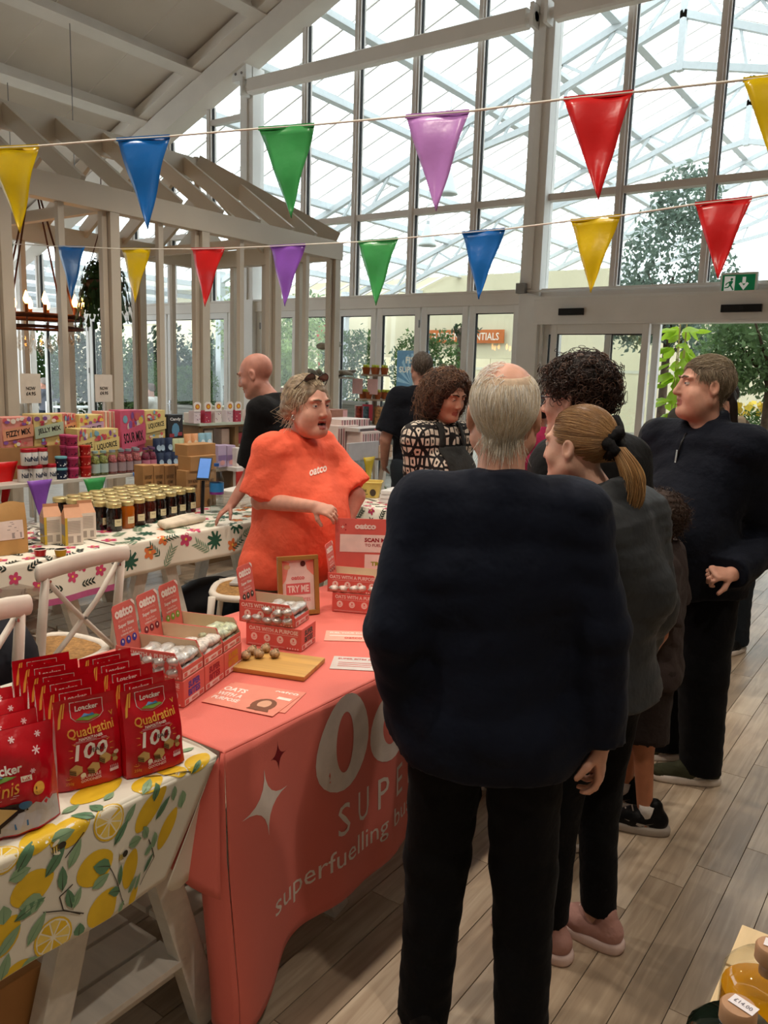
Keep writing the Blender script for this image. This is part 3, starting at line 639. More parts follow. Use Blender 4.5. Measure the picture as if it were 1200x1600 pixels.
for x in (XF, XB): pv('hip_rafter', (x, YE, ZP - .0), (XR, 5.8, ZR + .02), .05, .2)
for t_ in (.36, .7):
    for x, s in ((XF, -1), (XB, 1)): pv('jack_rafter', (x, YE - 1 * t_, ZP - .02), (x + s * t_, YE - t_, ZP + .64 * t_), .04, .13, bev=.003)
    for s in (1, -1): pv('jack_rafter', (XR + s * (1 - t_), YE, ZP - .02), (XR + s * (1 - t_), YE - t_ * .98, ZP + .64 * t_), .04, .13, bev=.003)
pv('jack_rafter', (XR, YE, ZP - .02), (XR, 5.8, ZR), .04, .13)
for y in (2.3, 4.05, 5.88): pv('tie', (XF, y, ZP - .12), (XB, y, ZP - .12), .06, .09)
# lit inner partition seen behind the pavilion
# chandelier
ch = thing('chandelier', 'rusty iron ring chandelier with glowing candle bulbs and glass drops in the pavilion', 'chandelier', (-6.55, 4.06, 2.02))
iron = mat('rust_iron', '#5a2e1c', .6, .4, var=.2); bulb = mat('warm_bulb', '#ffb057', .3, emit=14, var=0); cand = mat('candle_sleeve', '#8a4a22', .6)
q = MB()
for z in (0, -.09): q.tube([(.36 * math.cos(a), .36 * math.sin(a), z) for a in (2 * PI * k / 28 for k in range(28))], .022 if z == 0 else .015, 6, closed=True)
for k in range(8): a = k * PI / 4; q.cyl((.36 * math.cos(a), .36 * math.sin(a), 0), (.36 * math.cos(a), .36 * math.sin(a), -.09), .006, n=5)
q.build('ring', iron, ch, smooth=True)
for k in range(16):
    a = 2 * PI * k / 16; x, y = .36 * math.cos(a), .36 * math.sin(a)
    q = MB(); q.cyl((x, y, 0), (x, y, .085), .016, n=8); q.build('candle', cand, ch)
    q = MB(); q.lathe([(.008, .085), (.022, .11), (.024, .13), (.012, .165), (.002, .19)], (x, y, 0), 8); q.build('bulb', bulb, ch, smooth=True)
crys = glass_mat('crystal', (.98, .93, .88, 1), .3)
for k in range(40):
    a = k * 2.399; r = .34 * math.sqrt((k + .5) / 40); z = -.1 - .16 * (1 - r / .36) - .05
    q = MB(); q.lathe([(.003, .05), (.012, .02), (.02, -.01), (.012, -.035), (.002, -.045)], (r * math.cos(a), r * math.sin(a), z), 6); q.build('glass_drop', crys, ch)
for k in range(4):
    a = k * PI / 2 + .4; q = MB(); q.cyl((.36 * math.cos(a), .36 * math.sin(a), 0), (0, 0, 1.2), .008, n=5); q.cyl((0, 0, 1.2), (0, 0, 1.54), .008, n=5); q.build('chain', iron, ch)
# hanging fern
fn = thing('hanging_fern', 'bushy dark green fern in a basket hanging in the pavilion', 'plant', (-6.0, 4.33, 2.3))
q = MB(); q.lathe([(.05, -.16), (.14, -.08), (.17, .02), (.15, .02), (.1, -.06)], n=16); q.build('basket', mat('basket_brown', '#4a3526', .8), fn, smooth=True)
q = MB()
for k in range(3): q.cyl((.15 * math.cos(k * 2.1), .15 * math.sin(k * 2.1), 0), (0, 0, .5), .004, n=4)
q.cyl((0, 0, .5), (0, 0, .95), .004, n=4); q.build('hanger', iron, fn)
q = MB(); r = random.Random(3)
for k in range(150):
    a = r.uniform(0, 2 * PI); ln = r.uniform(.18, .34); up_ = r.uniform(.0, .22); n = 9; pts = []
    for i in range(n):
        t_ = i / (n - 1); rr = ln * t_ * (1 - .25 * t_); pts.append(Vector((rr * math.cos(a), rr * math.sin(a), up_ * math.sin(PI * t_ * .7) * 1.2 - .42 * t_ ** 2.3 * ln / .3 + .03)))
    sd = Vector((-math.sin(a), math.cos(a), 0))
    for i in range(n - 1):
        w = .035 * math.sin(PI * (.12 + .88 * i / n)); d = (pts[i + 1] - pts[i])
        for s in (1, -1): q.add([pts[i], pts[i] + d * .7, pts[i] + sd * s * w + d * .5 + Vector((0, 0, -.012))], [(0, 1, 2)])
q.build('fronds', leaf_mat('fern_green', '#2c4a26'), fn)

# ================================================================== BUNTING
FC = {'yellow': '#d9b800', 'blue': '#0a62b0', 'green': '#3c9a52', 'lilac': '#c084cf', 'red': '#d01a1c', 'purple': '#8a52b8'}
def flag_mat(c):
    m = mat('flag_' + c, FC[c], .28, var=.05, scale=9, bump=.25, bscale=14, spec=.5)
    b = m.node_tree.nodes['Principled BSDF']; b.inputs['Transmission Weight'].default_value = 0
    return m
cord_m = mat('bunting_cord', '#e9e4da', .7)
def bunting(name, label, flags, width_m, drop_m, ends):
    """flags: (colour, left px, right px, top py left, top py right, apex px, apex py); the flag's real width sets its distance"""
    o = thing(name, label, 'bunting'); P = []; i = 0
    for c, xl, xr, yl, yr, ax, ay in flags:
        d = width_m * FPX / (xr - xl) * .93
        dl, dr = d * 1.02, d * .98
        A, B = at(xl, yl, dl), at(xr, yr, dr); C = at(ax, ay, d); P += [A, B]
        q = MB(); ph = RND.uniform(0, 6); nrm = (B - A).cross(C - A).normalized(); n = 12
        def fnf(u, v, A=A, B=B, C=C, nrm=nrm, ph=ph):
            p = A.lerp(B, u).lerp(C, v); p = p + nrm * (.004 * math.sin(9 * v + ph) + .003 * math.sin(7 * u + 4 * v + ph)); return p
        q.sheet(fnf, [k / 8 for k in range(9)], [k / n * .995 for k in range(n + 1)], thick=.0008)
        f = q.build('flag', flag_mat(c), o, smooth=True, label='glossy %s triangular pennant' % c)
        h = MB(); h.bar(A, B, .004, .012); h.build('hem', flag_mat(c), f)
    pts = [Vector(ends[0])] + P + [Vector(ends[1])]; q = MB(); q.tube(pts, .0032, 6); q.build('cord', cord_m, o, smooth=True)
bunting('bunting', 'upper string of big shiny pennants with a lilac one in the middle', [('yellow', -22, 60, 232, 228, 33, 365), ('blue', 182, 265, 218, 213, 232, 359), ('green', 404, 491, 201, 195, 455, 341), ('lilac', 634, 733, 182, 174, 682, 331), ('red', 881, 989, 155, 144, 935, 313), ('yellow', 1161, 1275, 125, 112, 1216, 285)], .2, .33, (at(-160, 244, 3.4), at(1420, 90, 2.0)))
bunting('bunting', 'lower string of smaller pennants running between the pavilion and the sliding door', [('green', -18, 20, 381, 381, 3, 462), ('blue', 91, 133, 385, 386, 112, 468), ('yellow', 190, 235, 389, 389, 211, 473), ('red', 299, 350, 389, 388, 321, 480), ('purple', 422, 477, 385, 382, 445, 479), ('green', 560, 622, 378, 373, 588, 478), ('blue', 722, 789, 364, 358, 748, 468), ('yellow', 892, 969, 345, 337, 923, 458), ('red', 1086, 1175, 319, 309, 1122, 437)], .2, .33, (at(-60, 380, 6.6), at(1330, 280, 2.2)))
# ================================================================== TABLES AND CLOTHS
ply = mat('painted_table_wood', '#d9d3c8', .55, var=.06, scale=5, stretch=(1, 8, 8))
def trestle_table(label, xf, xb, y0, y1, ycs, h=.74, shelf=True):
    o = thing('trestle_table', label, 'table', ((xf + xb) / 2, (y0 + y1) / 2, 0)); cx, cy = (xf + xb) / 2, (y0 + y1) / 2
    q = MB(); q.b2((xf - cx - .01, y0 - cy, h - .03), (xb - cx + .01, y1 - cy, h)); q.build('table_top', ply, o, bevel=.003)
    for yc in ycs:
        for x in (xf - .07, xb + .07):
            for s in (-1, 1):
                q = MB(); q.bar((x - cx, yc - cy + s * .05, h - .03), (x - cx, yc - cy + s * .25, .004), .045, .07, up=(0, 1, 0)); q.build('leg', ply, o, bevel=.004)
            q = MB(); q.b2((x - cx - .05, yc - cy - .2, .15), (x - cx - .025, yc - cy + .2, .21)); q.build('cross_rail', ply, o, bevel=.003)
        q = MB(); q.b2((xb - cx + .02, yc - cy - .05, h - .09), (xf - cx - .02, yc - cy + .05, h - .03)); q.build('top_beam', ply, o, bevel=.003)
        if shelf:
            n = 6; w = (xf - xb - .08) / n
            for k in range(n):
                q = MB(); xx = xb + .04 + k * w; q.b2((xx - cx + .006, yc - cy - .3, .212), (xx - cx + w - .006, yc - cy + .17, .23)); q.build('slat', ply, o, bevel=.002)
    return o
trestle_table('white trestle table under the lemon print cloth', -1.31, -2.05, .1, 1.21, [.99])
trestle_table('white trestle table under the coral pink cloth', -1.31, -2.06, 1.235, 3.35, [1.517, 2.95])
trestle_table('white trestle table under the tropical leaf cloth', -3.33, -4.12, 2.42, 4.05, [2.72, 3.8])
trestle_table('white trestle table under the floral cloth by the pouch', -3.33, -4.12, 1.0, 2.40, [2.1])
trestle_table('white trestle table holding the yellow tub', -2.93, -3.72, 4.26, 4.94, [4.6])

def cloth_fn(xe, zt, r=.02, wave=.008, off=0, ph=0):
    """table edge along y at x=xe: v>0 lies on the top (away from the edge), v<0 hangs"""
    def f(u, v):
        if v > r: return V3(xe - v, u, zt + off)
        if v > -r:
            a = (r - v) / (2 * r) * PI / 2; return V3(xe - r + (r + off) * math.sin(a), u, zt - r + (r + off) * math.cos(a))
        d = -v - r; return V3(xe + off + .02 * d + wave * math.sin(9 * u + ph) * min(1, d / .15) + wave * .6 * math.sin(23 * u + 2 * ph) * min(1, d / .2), u, zt - r - d)
    return f
def px_uv(px, py, xe, zt):
    p = at_x(px, py, xe)
    if p.z < zt: return (p.y, p.z - zt)
    p = at_z(px, py, zt); return (p.y, xe - p.x)

# ---- lemon print cloth
lem = cloth_fn(-1.288, .753, .012, .006); lemp = cloth_fn(-1.288, .753, .012, .006, .0012)
def pull(f):
    def g(u, v):
        if v < 0 and u > .9: u = u - (u - .9) / .3 * .155 * min(1, -v / .23)
        return f(u, v)
    return g
LC = thing('lemon_tablecloth', 'white cloth printed with yellow lemons, green leaves and bees on a trestle table', 'tablecloth', (0, 0, 0))
q = MB(); us = [.1 + 1.1 * k / 44 for k in range(45)]; vv = [-.228 + .01 * k for k in range(23)] + [-.008, -.004, 0, .004, .008, .012, .1, .3, .55, .757]
q.sheet(pull(lem), us, vv, thick=.0015)
white_cl = mat('oilcloth_white', '#e6e0d0', .42, var=.03, scale=4)
q.build('cloth', white_cl, LC, smooth=True)
def endfold(u, v):   # the end of the cloth, folded under at the corner
    x = -1.292 - u; d = v; s = math.exp(-(u / .05) ** 2)
    return V3(x + .02 * d + .025 * math.sin(u * 30) * d / .2, 1.2 - .16 * (d / .23) * s + .012 * math.sin(u * 16), .752 - d * (1 + .25 * math.exp(-((u - .03) / .035) ** 2)))
q = MB(); q.sheet(endfold, [.76 * (k / 40) ** 1.3 for k in range(41)], [.02 * k for k in range(12)], thick=.0015); q.build('end_drop', white_cl, LC, smooth=True)
lp_ = MB(); LP = pull(lemp); yl, yl2, sg1, sg2, dk, cr_ = 0, 1, 2, 3, 4, 5
lmats = [mat('print_lemon', '#e3ba2a', .42, var=.06), mat('print_lemon_light', '#ecd06a', .42), mat('print_sage', '#8aa884', .42, var=.08), mat('print_leaf', '#5f8766', .42, var=.08), mat('print_dark', '#3a332a', .42), mat('print_cream', '#efe7d2', .42)]
def lemon_shape(c, L, Wd, a):
    L, Wd = L * .72, Wd * .72
    pts = []
    for k in range(22):
        t_ = 2 * PI * k / 22; x = math.cos(t_); y = math.sin(t_); rr = 1 + .16 * max(0, x) ** 8 + .05 * max(0, -x) ** 8
        X, Y_ = L / 2 * x * rr, Wd / 2 * y; pts.append((c[0] + X * math.cos(a) - Y_ * math.sin(a), c[1] + X * math.sin(a) + Y_ * math.cos(a)))
    return pts
def leaf_shape(c, L, Wd, a, k_=1):
    L, Wd = L * k_, Wd * k_
    pts = [(-L / 2, 0), (-L / 4, Wd * .42), (0, Wd / 2), (L / 4, Wd * .33), (L / 2, 0), (L / 4, -Wd * .33), (0, -Wd / 2), (-L / 4, -Wd * .42)]
    return [(c[0] + x * math.cos(a) - y * math.sin(a), c[1] + x * math.sin(a) + y * math.cos(a)) for x, y in pts]
def clamp_uv(pts): return [(min(u, 1.195), max(v, -.226)) for u, v in pts]
def PT(px, py): return px_uv(px, py, -1.288, .753)
for px, py, L, Wd, a in ((240, 1262, .125, .075, .75), (288, 1280, .1, .07, 1.3), (309, 1190, .1, .075, .4), (110, 1296, .12, .09, .3), (150, 1237, .16, .09, .1), (60, 1310, .12, .08, .5), (145, 1354, .11, .095, .2), (214, 1348, .1, .08, 1.2), (48, 1387, .11, .09, .15), (156, 1414, .11, .09, .6), (5, 1465, .1, .08, .9), (233, 1380, .06, .045, .7), (20, 1523, .09, .06, .3), (230, 1225, .1, .08, .2), (270, 1205, .09, .06, 2.2)):
    put_poly(lp_, clamp_uv(lemon_shape(PT(px, py), L, Wd, a)), LP, yl, .02)
for px, py, r in ((170, 1283, .037), (80, 1463, .038), (2, 1340, .034)):
    c = PT(px, py); put_poly(lp_, clamp_uv(ell(c[0], c[1], r, r * 1.05, 22)), lambda u, v: LP(u, v) + V3(.0003, 0, .0003), yl, .02)
    put_poly(lp_, clamp_uv(ell(c[0], c[1], r * .9, r * .95, 22)), lambda u, v: LP(u, v) + V3(.0006, 0, .0006), cr_, .02)
    for k in range(9):
        a = 2 * PI * k / 9; w = .3; R = r * .82
        put_poly(lp_, clamp_uv([(c[0] + R * .14 * math.cos(a), c[1] + R * .14 * math.sin(a)), (c[0] + R * math.cos(a - w), c[1] + R * math.sin(a - w)), (c[0] + R * 1.06 * math.cos(a), c[1] + R * 1.06 * math.sin(a)), (c[0] + R * math.cos(a + w), c[1] + R * math.sin(a + w))]), lambda u, v: LP(u, v) + V3(.0009, 0, .0009), yl if k % 2 else yl2)
leaves = [(130, 1275, .07, .03, 2.3, 3), (150, 1263, .05, .03, 1.8, 3), (205, 1270, .06, .024, .9, 2), (230, 1228, .08, .025, .7, 2), (246, 1235, .06, .024, 1.5, 3), (265, 1256, .07, .025, .9, 3), (300, 1240, .06, .03, 2.0, 2), (98, 1305, .07, .04, .0, 2), (40, 1337, .09, .035, .9, 3), (85, 1345, .09, .03, .8, 3), (115, 1333, .08, .028, 1.0, 2), (190, 1298, .08, .025, .75, 3), (95, 1372, .07, .026, 1.5, 3), (155, 1352, .06, .04, 2.7, 3), (152, 1374, .06, .03, .3, 2), (190, 1360, .06, .022, 1.4, 3), (225, 1366, .06, .025, .6, 2), (240, 1292, .05, .026, 2.2, 2), (220, 1308, .06, .03, .0, 2), (264, 1298, .05, .028, 1.9, 2), (256, 1312, .05, .022, .4, 2), (45, 1420, .09, .03, .25, 3), (48, 1412, .07, .05, 2.9, 2), (55, 1450, .09, .03, .9, 2), (105, 1402, .06, .024, 1.7, 3), (116, 1400, .06, .02, 1.1, 2), (176, 1388, .06, .028, 2.9, 3), (118, 1450, .04, .03, 1.4, 3), (12, 1470, .09, .03, .7, 2), (4, 1430, .05, .04, 1.5, 2), (30, 1366, .06, .035, .1, 2), (310, 1195, .06, .02, .7, 3), (290, 1173, .06, .02, 2.9, 2), (320, 1165, .05, .02, .2, 2), (170, 1245, .05, .022, .4, 2), (280, 1235, .05, .02, 1.9, 2), (5, 1510, .07, .03, 1.2, 2), (262, 1328, .06, .02, .8, 3), (110, 1265, .06, .025, .1, 2), (45, 1504, .05, .03, .1, 2), (195, 1406, .05, .02, .6, 2), (240, 1358, .05, .02, 1.1, 2)]
for px, py, L, Wd, a, mi in leaves:
    c = PT(px, py); put_poly(lp_, clamp_uv(leaf_shape(c, L * .72, Wd * .78, a)), lambda u, v: LP(u, v) + V3(.0012, 0, .0012), mi, .02)
    e = (math.cos(a) * L * .32, math.sin(a) * L * .32); nn = (-math.sin(a) * .0009, math.cos(a) * .0009)
    put_poly(lp_, clamp_uv([(c[0] - e[0] + nn[0], c[1] - e[1] + nn[1]), (c[0] - e[0] - nn[0], c[1] - e[1] - nn[1]), (c[0] + e[0], c[1] + e[1])]), lambda u, v: LP(u, v) + V3(.0015, 0, .0015), 3 if mi == 2 else 4, .02)
stems = [[(110, 1380), (90, 1400), (95, 1420), (120, 1425)], [(65, 1425), (95, 1421), (125, 1424)], [(165, 1350), (180, 1370), (195, 1392), (205, 1400)], [(130, 1300), (115, 1320), (100, 1340)], [(250, 1300), (275, 1318), (250, 1360)], [(225, 1215), (260, 1212), (300, 1205)]]
for st in stems:
    P_ = [PT(*s) for s in st]
    for a, b in zip(P_[:-1], P_[1:]):
        d = np.array(b) - np.array(a); n_ = np.array([-d[1], d[0]]) / (np.linalg.norm(d) + 1e-9) * .0012
        put_poly(lp_, clamp_uv([tuple(a + n_), tuple(a - n_), tuple(b - n_), tuple(b + n_)]), lambda u, v: LP(u, v) + V3(.001, 0, .001), 4, .03)
for px, py in ((91, 1323), (196, 1330)):
    c = PT(px, py); O = lambda u, v: LP(u, v) + V3(.0016, 0, .0016)
    put_poly(lp_, ell(c[0] + .006, c[1], .009, .007, 10), O, 4); put_poly(lp_, ell(c[0] - .008, c[1] - .003, .008, .006, 10), O, 1)
    for k in range(3): put_poly(lp_, rect(c[0] - .014 + k * .005, c[1] - .009, c[0] - .012 + k * .005, c[1] + .003), lambda u, v: O(u, v) + V3(.0003, 0, 0), 4)
    for s in (-1, 1): put_poly(lp_, ell(c[0] - .006, c[1] + s * .01, .009, .004, 8, s * .5), O, 5)
lp_.build('print', lmats, LC, smooth=True)

# ---- coral pink cloth with big white lettering
coral = mat('coral_cloth', '#de6f62', .62, var=.04, scale=3, bump=.06, bscale=300, sheen=.1)
PC = thing('coral_tablecloth', 'coral pink branded cloth with big white lettering and stars draped to the floor', 'tablecloth')
ZT = .753
def hem(y):
    b = .165 + .02 * math.sin(3.1 * y)
    return b - (b - .05) * (1 / (1 + math.exp((y - 1.38) / .018)))
def pfront(u, v, off=0):
    """front drop: u = world y, v = height"""
    d = ZT - v; k = min(1, d / .3); c = math.exp(-((u - 1.25) / .09) ** 2)
    x = -1.291 + off + .03 * d + .010 * math.sin(11 * u + 1) * k + .007 * math.sin(24 * u) * k + .05 * c * min(1, d / .6)
    return V3(x, u - .02 * c * k, v)
q = MB(); us = [1.222 + .01 * k for k in range(30)] + [1.522 + .04 * k for k in range(47)]
q.sheet(lambda u, t_: pfront(u, ZT - .006 - t_ * (ZT - .006 - hem(u))), us, [k / 26 for k in range(27)], thick=.0016)
q.build('front_drop', coral, PC, smooth=True)
def ptop(u, v):
    r = .008; z = ZT; x = -1.291 - v
    if v < r: z = ZT - (r - v) ** 2 / r * .7
    e = u - 1.222
    if e < r: z -= (r - e) ** 2 / r * .5
    return V3(x, u, z)
q = MB(); q.sheet(ptop, [1.222, 1.224, 1.227, 1.23, 1.3] + [1.4 + .2 * k for k in range(11)], [0, .002, .004, .008, .1, .3, .5, .7, .772], thick=.0016); q.build('top', coral, PC, smooth=True)
def ear(u, v):
    """corner fold hanging at the end of the table; u runs back from the corner, v is height"""
    d = ZT - v; k = min(1, d / .25); w = .015 + .135 * k
    s = u; x = -1.291 + .03 * d + .05 * min(1, d / .6) - s * w - .02 * math.sin(PI * s) * k
    y = 1.222 - .02 * k - .045 * math.sin(PI * s * 1.6) * k + .06 * s * k
    return V3(x, y, v)
q = MB(); q.sheet(lambda u, t_: ear(u, ZT - .006 - t_ * (ZT - .006 - .045 - .03 * math.sin(u * 5))), [k / 16 for k in range(17)], [k / 26 for k in range(27)], thick=.0016); q.build('corner_fold', coral, PC, smooth=True)
def flap(u, v):
    """pointed flap lying over the corner"""
    a = V3(-1.296, 1.218, ZT - .008); b = V3(-1.40, 1.135, .50); c = V3(-1.235, 1.165, .44); m_ = b + (c - b) * u; p = a + (m_ - a) * v
    return p + V3(.012, -.022, 0) * math.sin(PI * u) * v + V3(.004, -.012, 0)
q = MB(); q.sheet(flap, [k / 10 for k in range(11)], [k / 14 for k in range(15)], thick=.0016); q.build('flap', coral, PC, smooth=True)
q = MB(); q.b2((-2.064, 1.23, .45), (-2.060, 3.3, .752)); q.build('back_drop', coral, PC)
pw = mat('cloth_print_white', '#e9dcd4', .6); pdk = mat('cloth_print_maroon', '#7c1420', .6)
FP = lambda u, v: pfront(u, v, .0028)
q = MB()
def ring_poly(mb, c, rx, ry, ix, iy, fn, n=28, sk=0):
    o_ = [(c[0] + rx * math.cos(t_) * (1 - .12 * math.sin(t_)) + sk * math.sin(t_), c[1] + ry * math.sin(t_)) for t_ in (2 * PI * k / n for k in range(n))]
    i_ = [(c[0] + ix * math.cos(t_) + sk * math.sin(t_) * .5, c[1] + iy * math.sin(t_)) for t_ in (2 * PI * k / n for k in range(n))]
    mb.add([fn(*p) for p in o_ + i_], [(k, (k + 1) % n, n + (k + 1) % n, n + k) for k in range(n)])
ring_poly(q, (1.665, .615), .112, .135, .038, .085, FP, sk=.012)
ring_poly(q, (1.885, .585), .1, .105, .04, .055, FP); put_poly(q, rect(1.955, .48, 2.0, .69), FP, cell=.06)
for k, (ch_, yy) in enumerate((('t', 2.1), ('c', 2.27), ('o', 2.52))): put_text(q, ch_, FP, (yy, .6), h=.22 if ch_ != 't' else .27, bold=.05)
for k, ch_ in enumerate('SUPERFUEL'): put_text(q, ch_, FP, (1.655 + .095 * k, .392), h=.095, w=.052 if ch_ not in 'EL' else .045)
put_text(q, 'superfuelling busy lifestyles', FP, (1.375 + .53, .272), h=.078, w=1.06)
for (c, L, Wd, a, mi) in (((1.352, .575), .088, .085, 0, 0), ((1.40, .676), .04, .03, 0, 1)):
    pts = []
    for k in range(4):
        for s in range(6):
            t_ = s / 6; a0, a1 = k * PI / 2 + .06, (k + 1) * PI / 2 + .06; R0 = Wd if k % 2 == 0 else L; R1 = L if k % 2 == 0 else Wd
            p0 = np.array([R0 * math.cos(a0), R0 * math.sin(a0)]); p1 = np.array([R1 * math.cos(a1), R1 * math.sin(a1)]); b_ = (1 - t_) ** 2 * p0 + t_ ** 2 * p1; pts.append((c[0] + b_[0], c[1] + b_[1]))
    put_poly(q, pts, FP, mi, .05)
q.build('lettering', [pw, pdk], PC)

# ---- tropical and floral oilcloths on the tables behind
def scatter_print(root, fn, u0, u1, v0, v1, style, seed, sc=1):
    r = random.Random(seed); q = MB()
    mats_ = [mat('print_pink_flower', '#c9486f', .5), mat('print_orange_flower', '#e07a45', .5), mat('print_black_leaf', '#2e3b34', .5), mat('print_jungle', '#2f5a48', .5), mat('print_palm', '#7f9a80', .5), mat('print_yellow_dot', '#e8c25a', .5)]
    def flower(c, R, mi):
        for k in range(5): a = k * 2 * PI / 5; put_poly(q, ell(c[0] + R * .55 * math.cos(a), c[1] + R * .55 * math.sin(a), R * .5, R * .34, 8, a), lambda u, v: fn(u, v), mi)
        put_poly(q, ell(c[0], c[1], R * .2, R * .2, 8), lambda u, v: fn(u, v) + V3(.001, -.0005, .001), 5)
    def sprig(c, L, a, mi, n=4, wd=.22):
        for k in range(n):
            for s in (-1, 1):
                b = a + s * .7; cc = (c[0] + math.cos(a) * L * (k / n - .4) + math.cos(b) * L * .18, c[1] + math.sin(a) * L * (k / n - .4) + math.sin(b) * L * .18)
                put_poly(q, leaf_shape(cc, L * .42, L * wd * .6, b), fn, mi)
    def monstera(c, R, a):
        pts = []
        for k in range(28):
            t_ = 2 * PI * k / 28; rr = R * (1 if k % 3 else .5) * (1.05 - .25 * math.cos(t_)); pts.append((c[0] + rr * math.cos(t_ + a), c[1] + rr * math.sin(t_ + a)))
        put_poly(q, pts, fn, 3)
    step = (.085 if style == 'floral' else .12) * sc; i = 0; u = u0 + step / 2
    while u < u1 - .01:
        v = v0 + step / 2; j = 0
        while v < v1:
            c = (min(max(u + r.uniform(-.2, .2) * step, u0 + step * .4), u1 - step * .4), min(max(v + r.uniform(-.2, .2) * step + (step / 2 if i % 2 else 0), v0 + step * .36), v1 - step * .36))
            if style == 'floral':
                if (i + j) % 2: flower(c, step * .36, 0)
                else: sprig(c, step * .85, r.uniform(0, 3), 2)
            else:
                k = (i * 2 + j * 3) % 5
                if k == 0: monstera(c, step * .42, r.uniform(0, 6))
                elif k == 1: flower(c, step * .34, 0)
                elif k == 2: flower(c, step * .32, 1); sprig((c[0] + step * .3, c[1]), step * .8, r.uniform(0, 3), 3, 5, .14)
                else: sprig(c, step * .95, r.uniform(0, 3), 4, 6, .13)
            v += step; j += 1
        u += step; i += 1
    q.build('print', mats_, root)
def side_cloth(name, label, xe, xb, y0, y1, drop, style, seed, band=None):
    o = thing(name, label, 'tablecloth'); f = cloth_fn(xe, .755, .012, .012, 0, seed); fp = cloth_fn(xe, .755, .012, .012, .0015, seed)
    q = MB(); n = max(8, int((y1 - y0) / .04)); q.sheet(f, [y0 + (y1 - y0) * k / n for k in range(n + 1)], [-drop + drop * k / 8 for k in range(8)] + [-.006, 0, .006, .012, .1, .4, xe - xb], thick=.0015); q.build('cloth', white_cl, o, smooth=True)
    scatter_print(o, fp, y0, y1, -drop + (.03 if band else 0), .7, style, seed)
    if band:
        q = MB(); q.sheet(lambda u, v: fp(u, v), [y0 + (y1 - y0) * k / n for k in range(n + 1)], [-drop, -drop + .03]); q.build('border', band, o)
    return o
bandm = mat('cloth_border_pink', '#b65a86', .5)
side_cloth('tropical_tablecloth', 'white cloth with dark jungle leaves and orange hibiscus under the honey jars', -3.30, -4.1, 2.42, 4.05, .17, 'tropical', 5)
side_cloth('floral_tablecloth', 'white cloth with small pink flowers under the paper pouch and cartons', -3.30, -4.1, 1.0, 2.405, .22, 'floral', 8, bandm)
# cloth over the table end that faces the coral table
FT = thing('floral_tablecloth', 'white cloth with small pink flowers and mauve border under the yellow tub', 'tablecloth')
fe = lambda off: (lambda u, v: V3(u, 4.24 - off - .01 * math.sin(14 * u) * (1 if v < 0 else 0), .755 + v) if v < 0 else V3(u, 4.24 + v, .755 + off))
q = MB(); q.sheet(fe(0), [-3.72 + .8 * k / 20 for k in range(21)], [-.3, -.2, -.1, -.004, 0, .3, .5, .7], thick=.0015); q.build('cloth', white_cl, FT, smooth=True)
scatter_print(FT, fe(.002), -3.72, -2.92, -.26, .6, 'floral', 12); q = MB(); q.sheet(fe(.003), [-3.72, -3.4, -3.1, -2.92], [-.3, -.255]); q.build('border', bandm, FT)
q = MB(); q.b2((-2.922, 4.24, .46), (-2.919, 4.94, .755)); q.build('side_drop', white_cl, FT)
# ================================================================== GOODS ON THE LEMON TABLE
red_foil = mat('red_foil', '#bd1120', .22, var=.08, scale=14, bump=.12, bscale=30, spec=.7)
red_deep = mat('red_foil_dark', '#8d0b16', .25, var=.06, scale=10, spec=.6)
pr = {k: mat('pack_' + k, c, .35, var=.03) for k, c in dict(white='#efe6dc', gold='#e0a344', green='#6f9440', blue='#3f6f9c', tan='#c4a063', tan2='#8f6a3a', cream='#e8dcc6', dark='#2a1c1c', orange='#c96a2e', pink='#e9c6c8', grey='#b9b2b4', red='#bd1120').items()}
PRL = list(pr.values()); PI_ = {k: i for i, k in enumerate(pr)}
BW, BH, BD_ = .135, .186, .05
def bag_d(v): return BD_ / 2 * (1 - max(0, (v - .25) / .62) ** 2.2) if v < .87 else .0012
def bag_front(u, v, off=0):
    """front skin of a stand-up bag: u across (-.5...5), v up (0..1)"""
    d = max(.0012, bag_d(v)) * (1 - .45 * abs(2 * u) ** 3.5) + .0016 * math.sin(13 * v + 5 * u) + .001 * math.sin(31 * u + 7 * v)
    return V3(u * BW * (1 - .05 * v), -d - off, v * BH)
def bag_back(u, v):
    p = bag_front(u, v); return V3(p[0], max(.0012, bag_d(v)) * (1 - .45 * abs(2 * u) ** 3.5) + .0005, p[2])
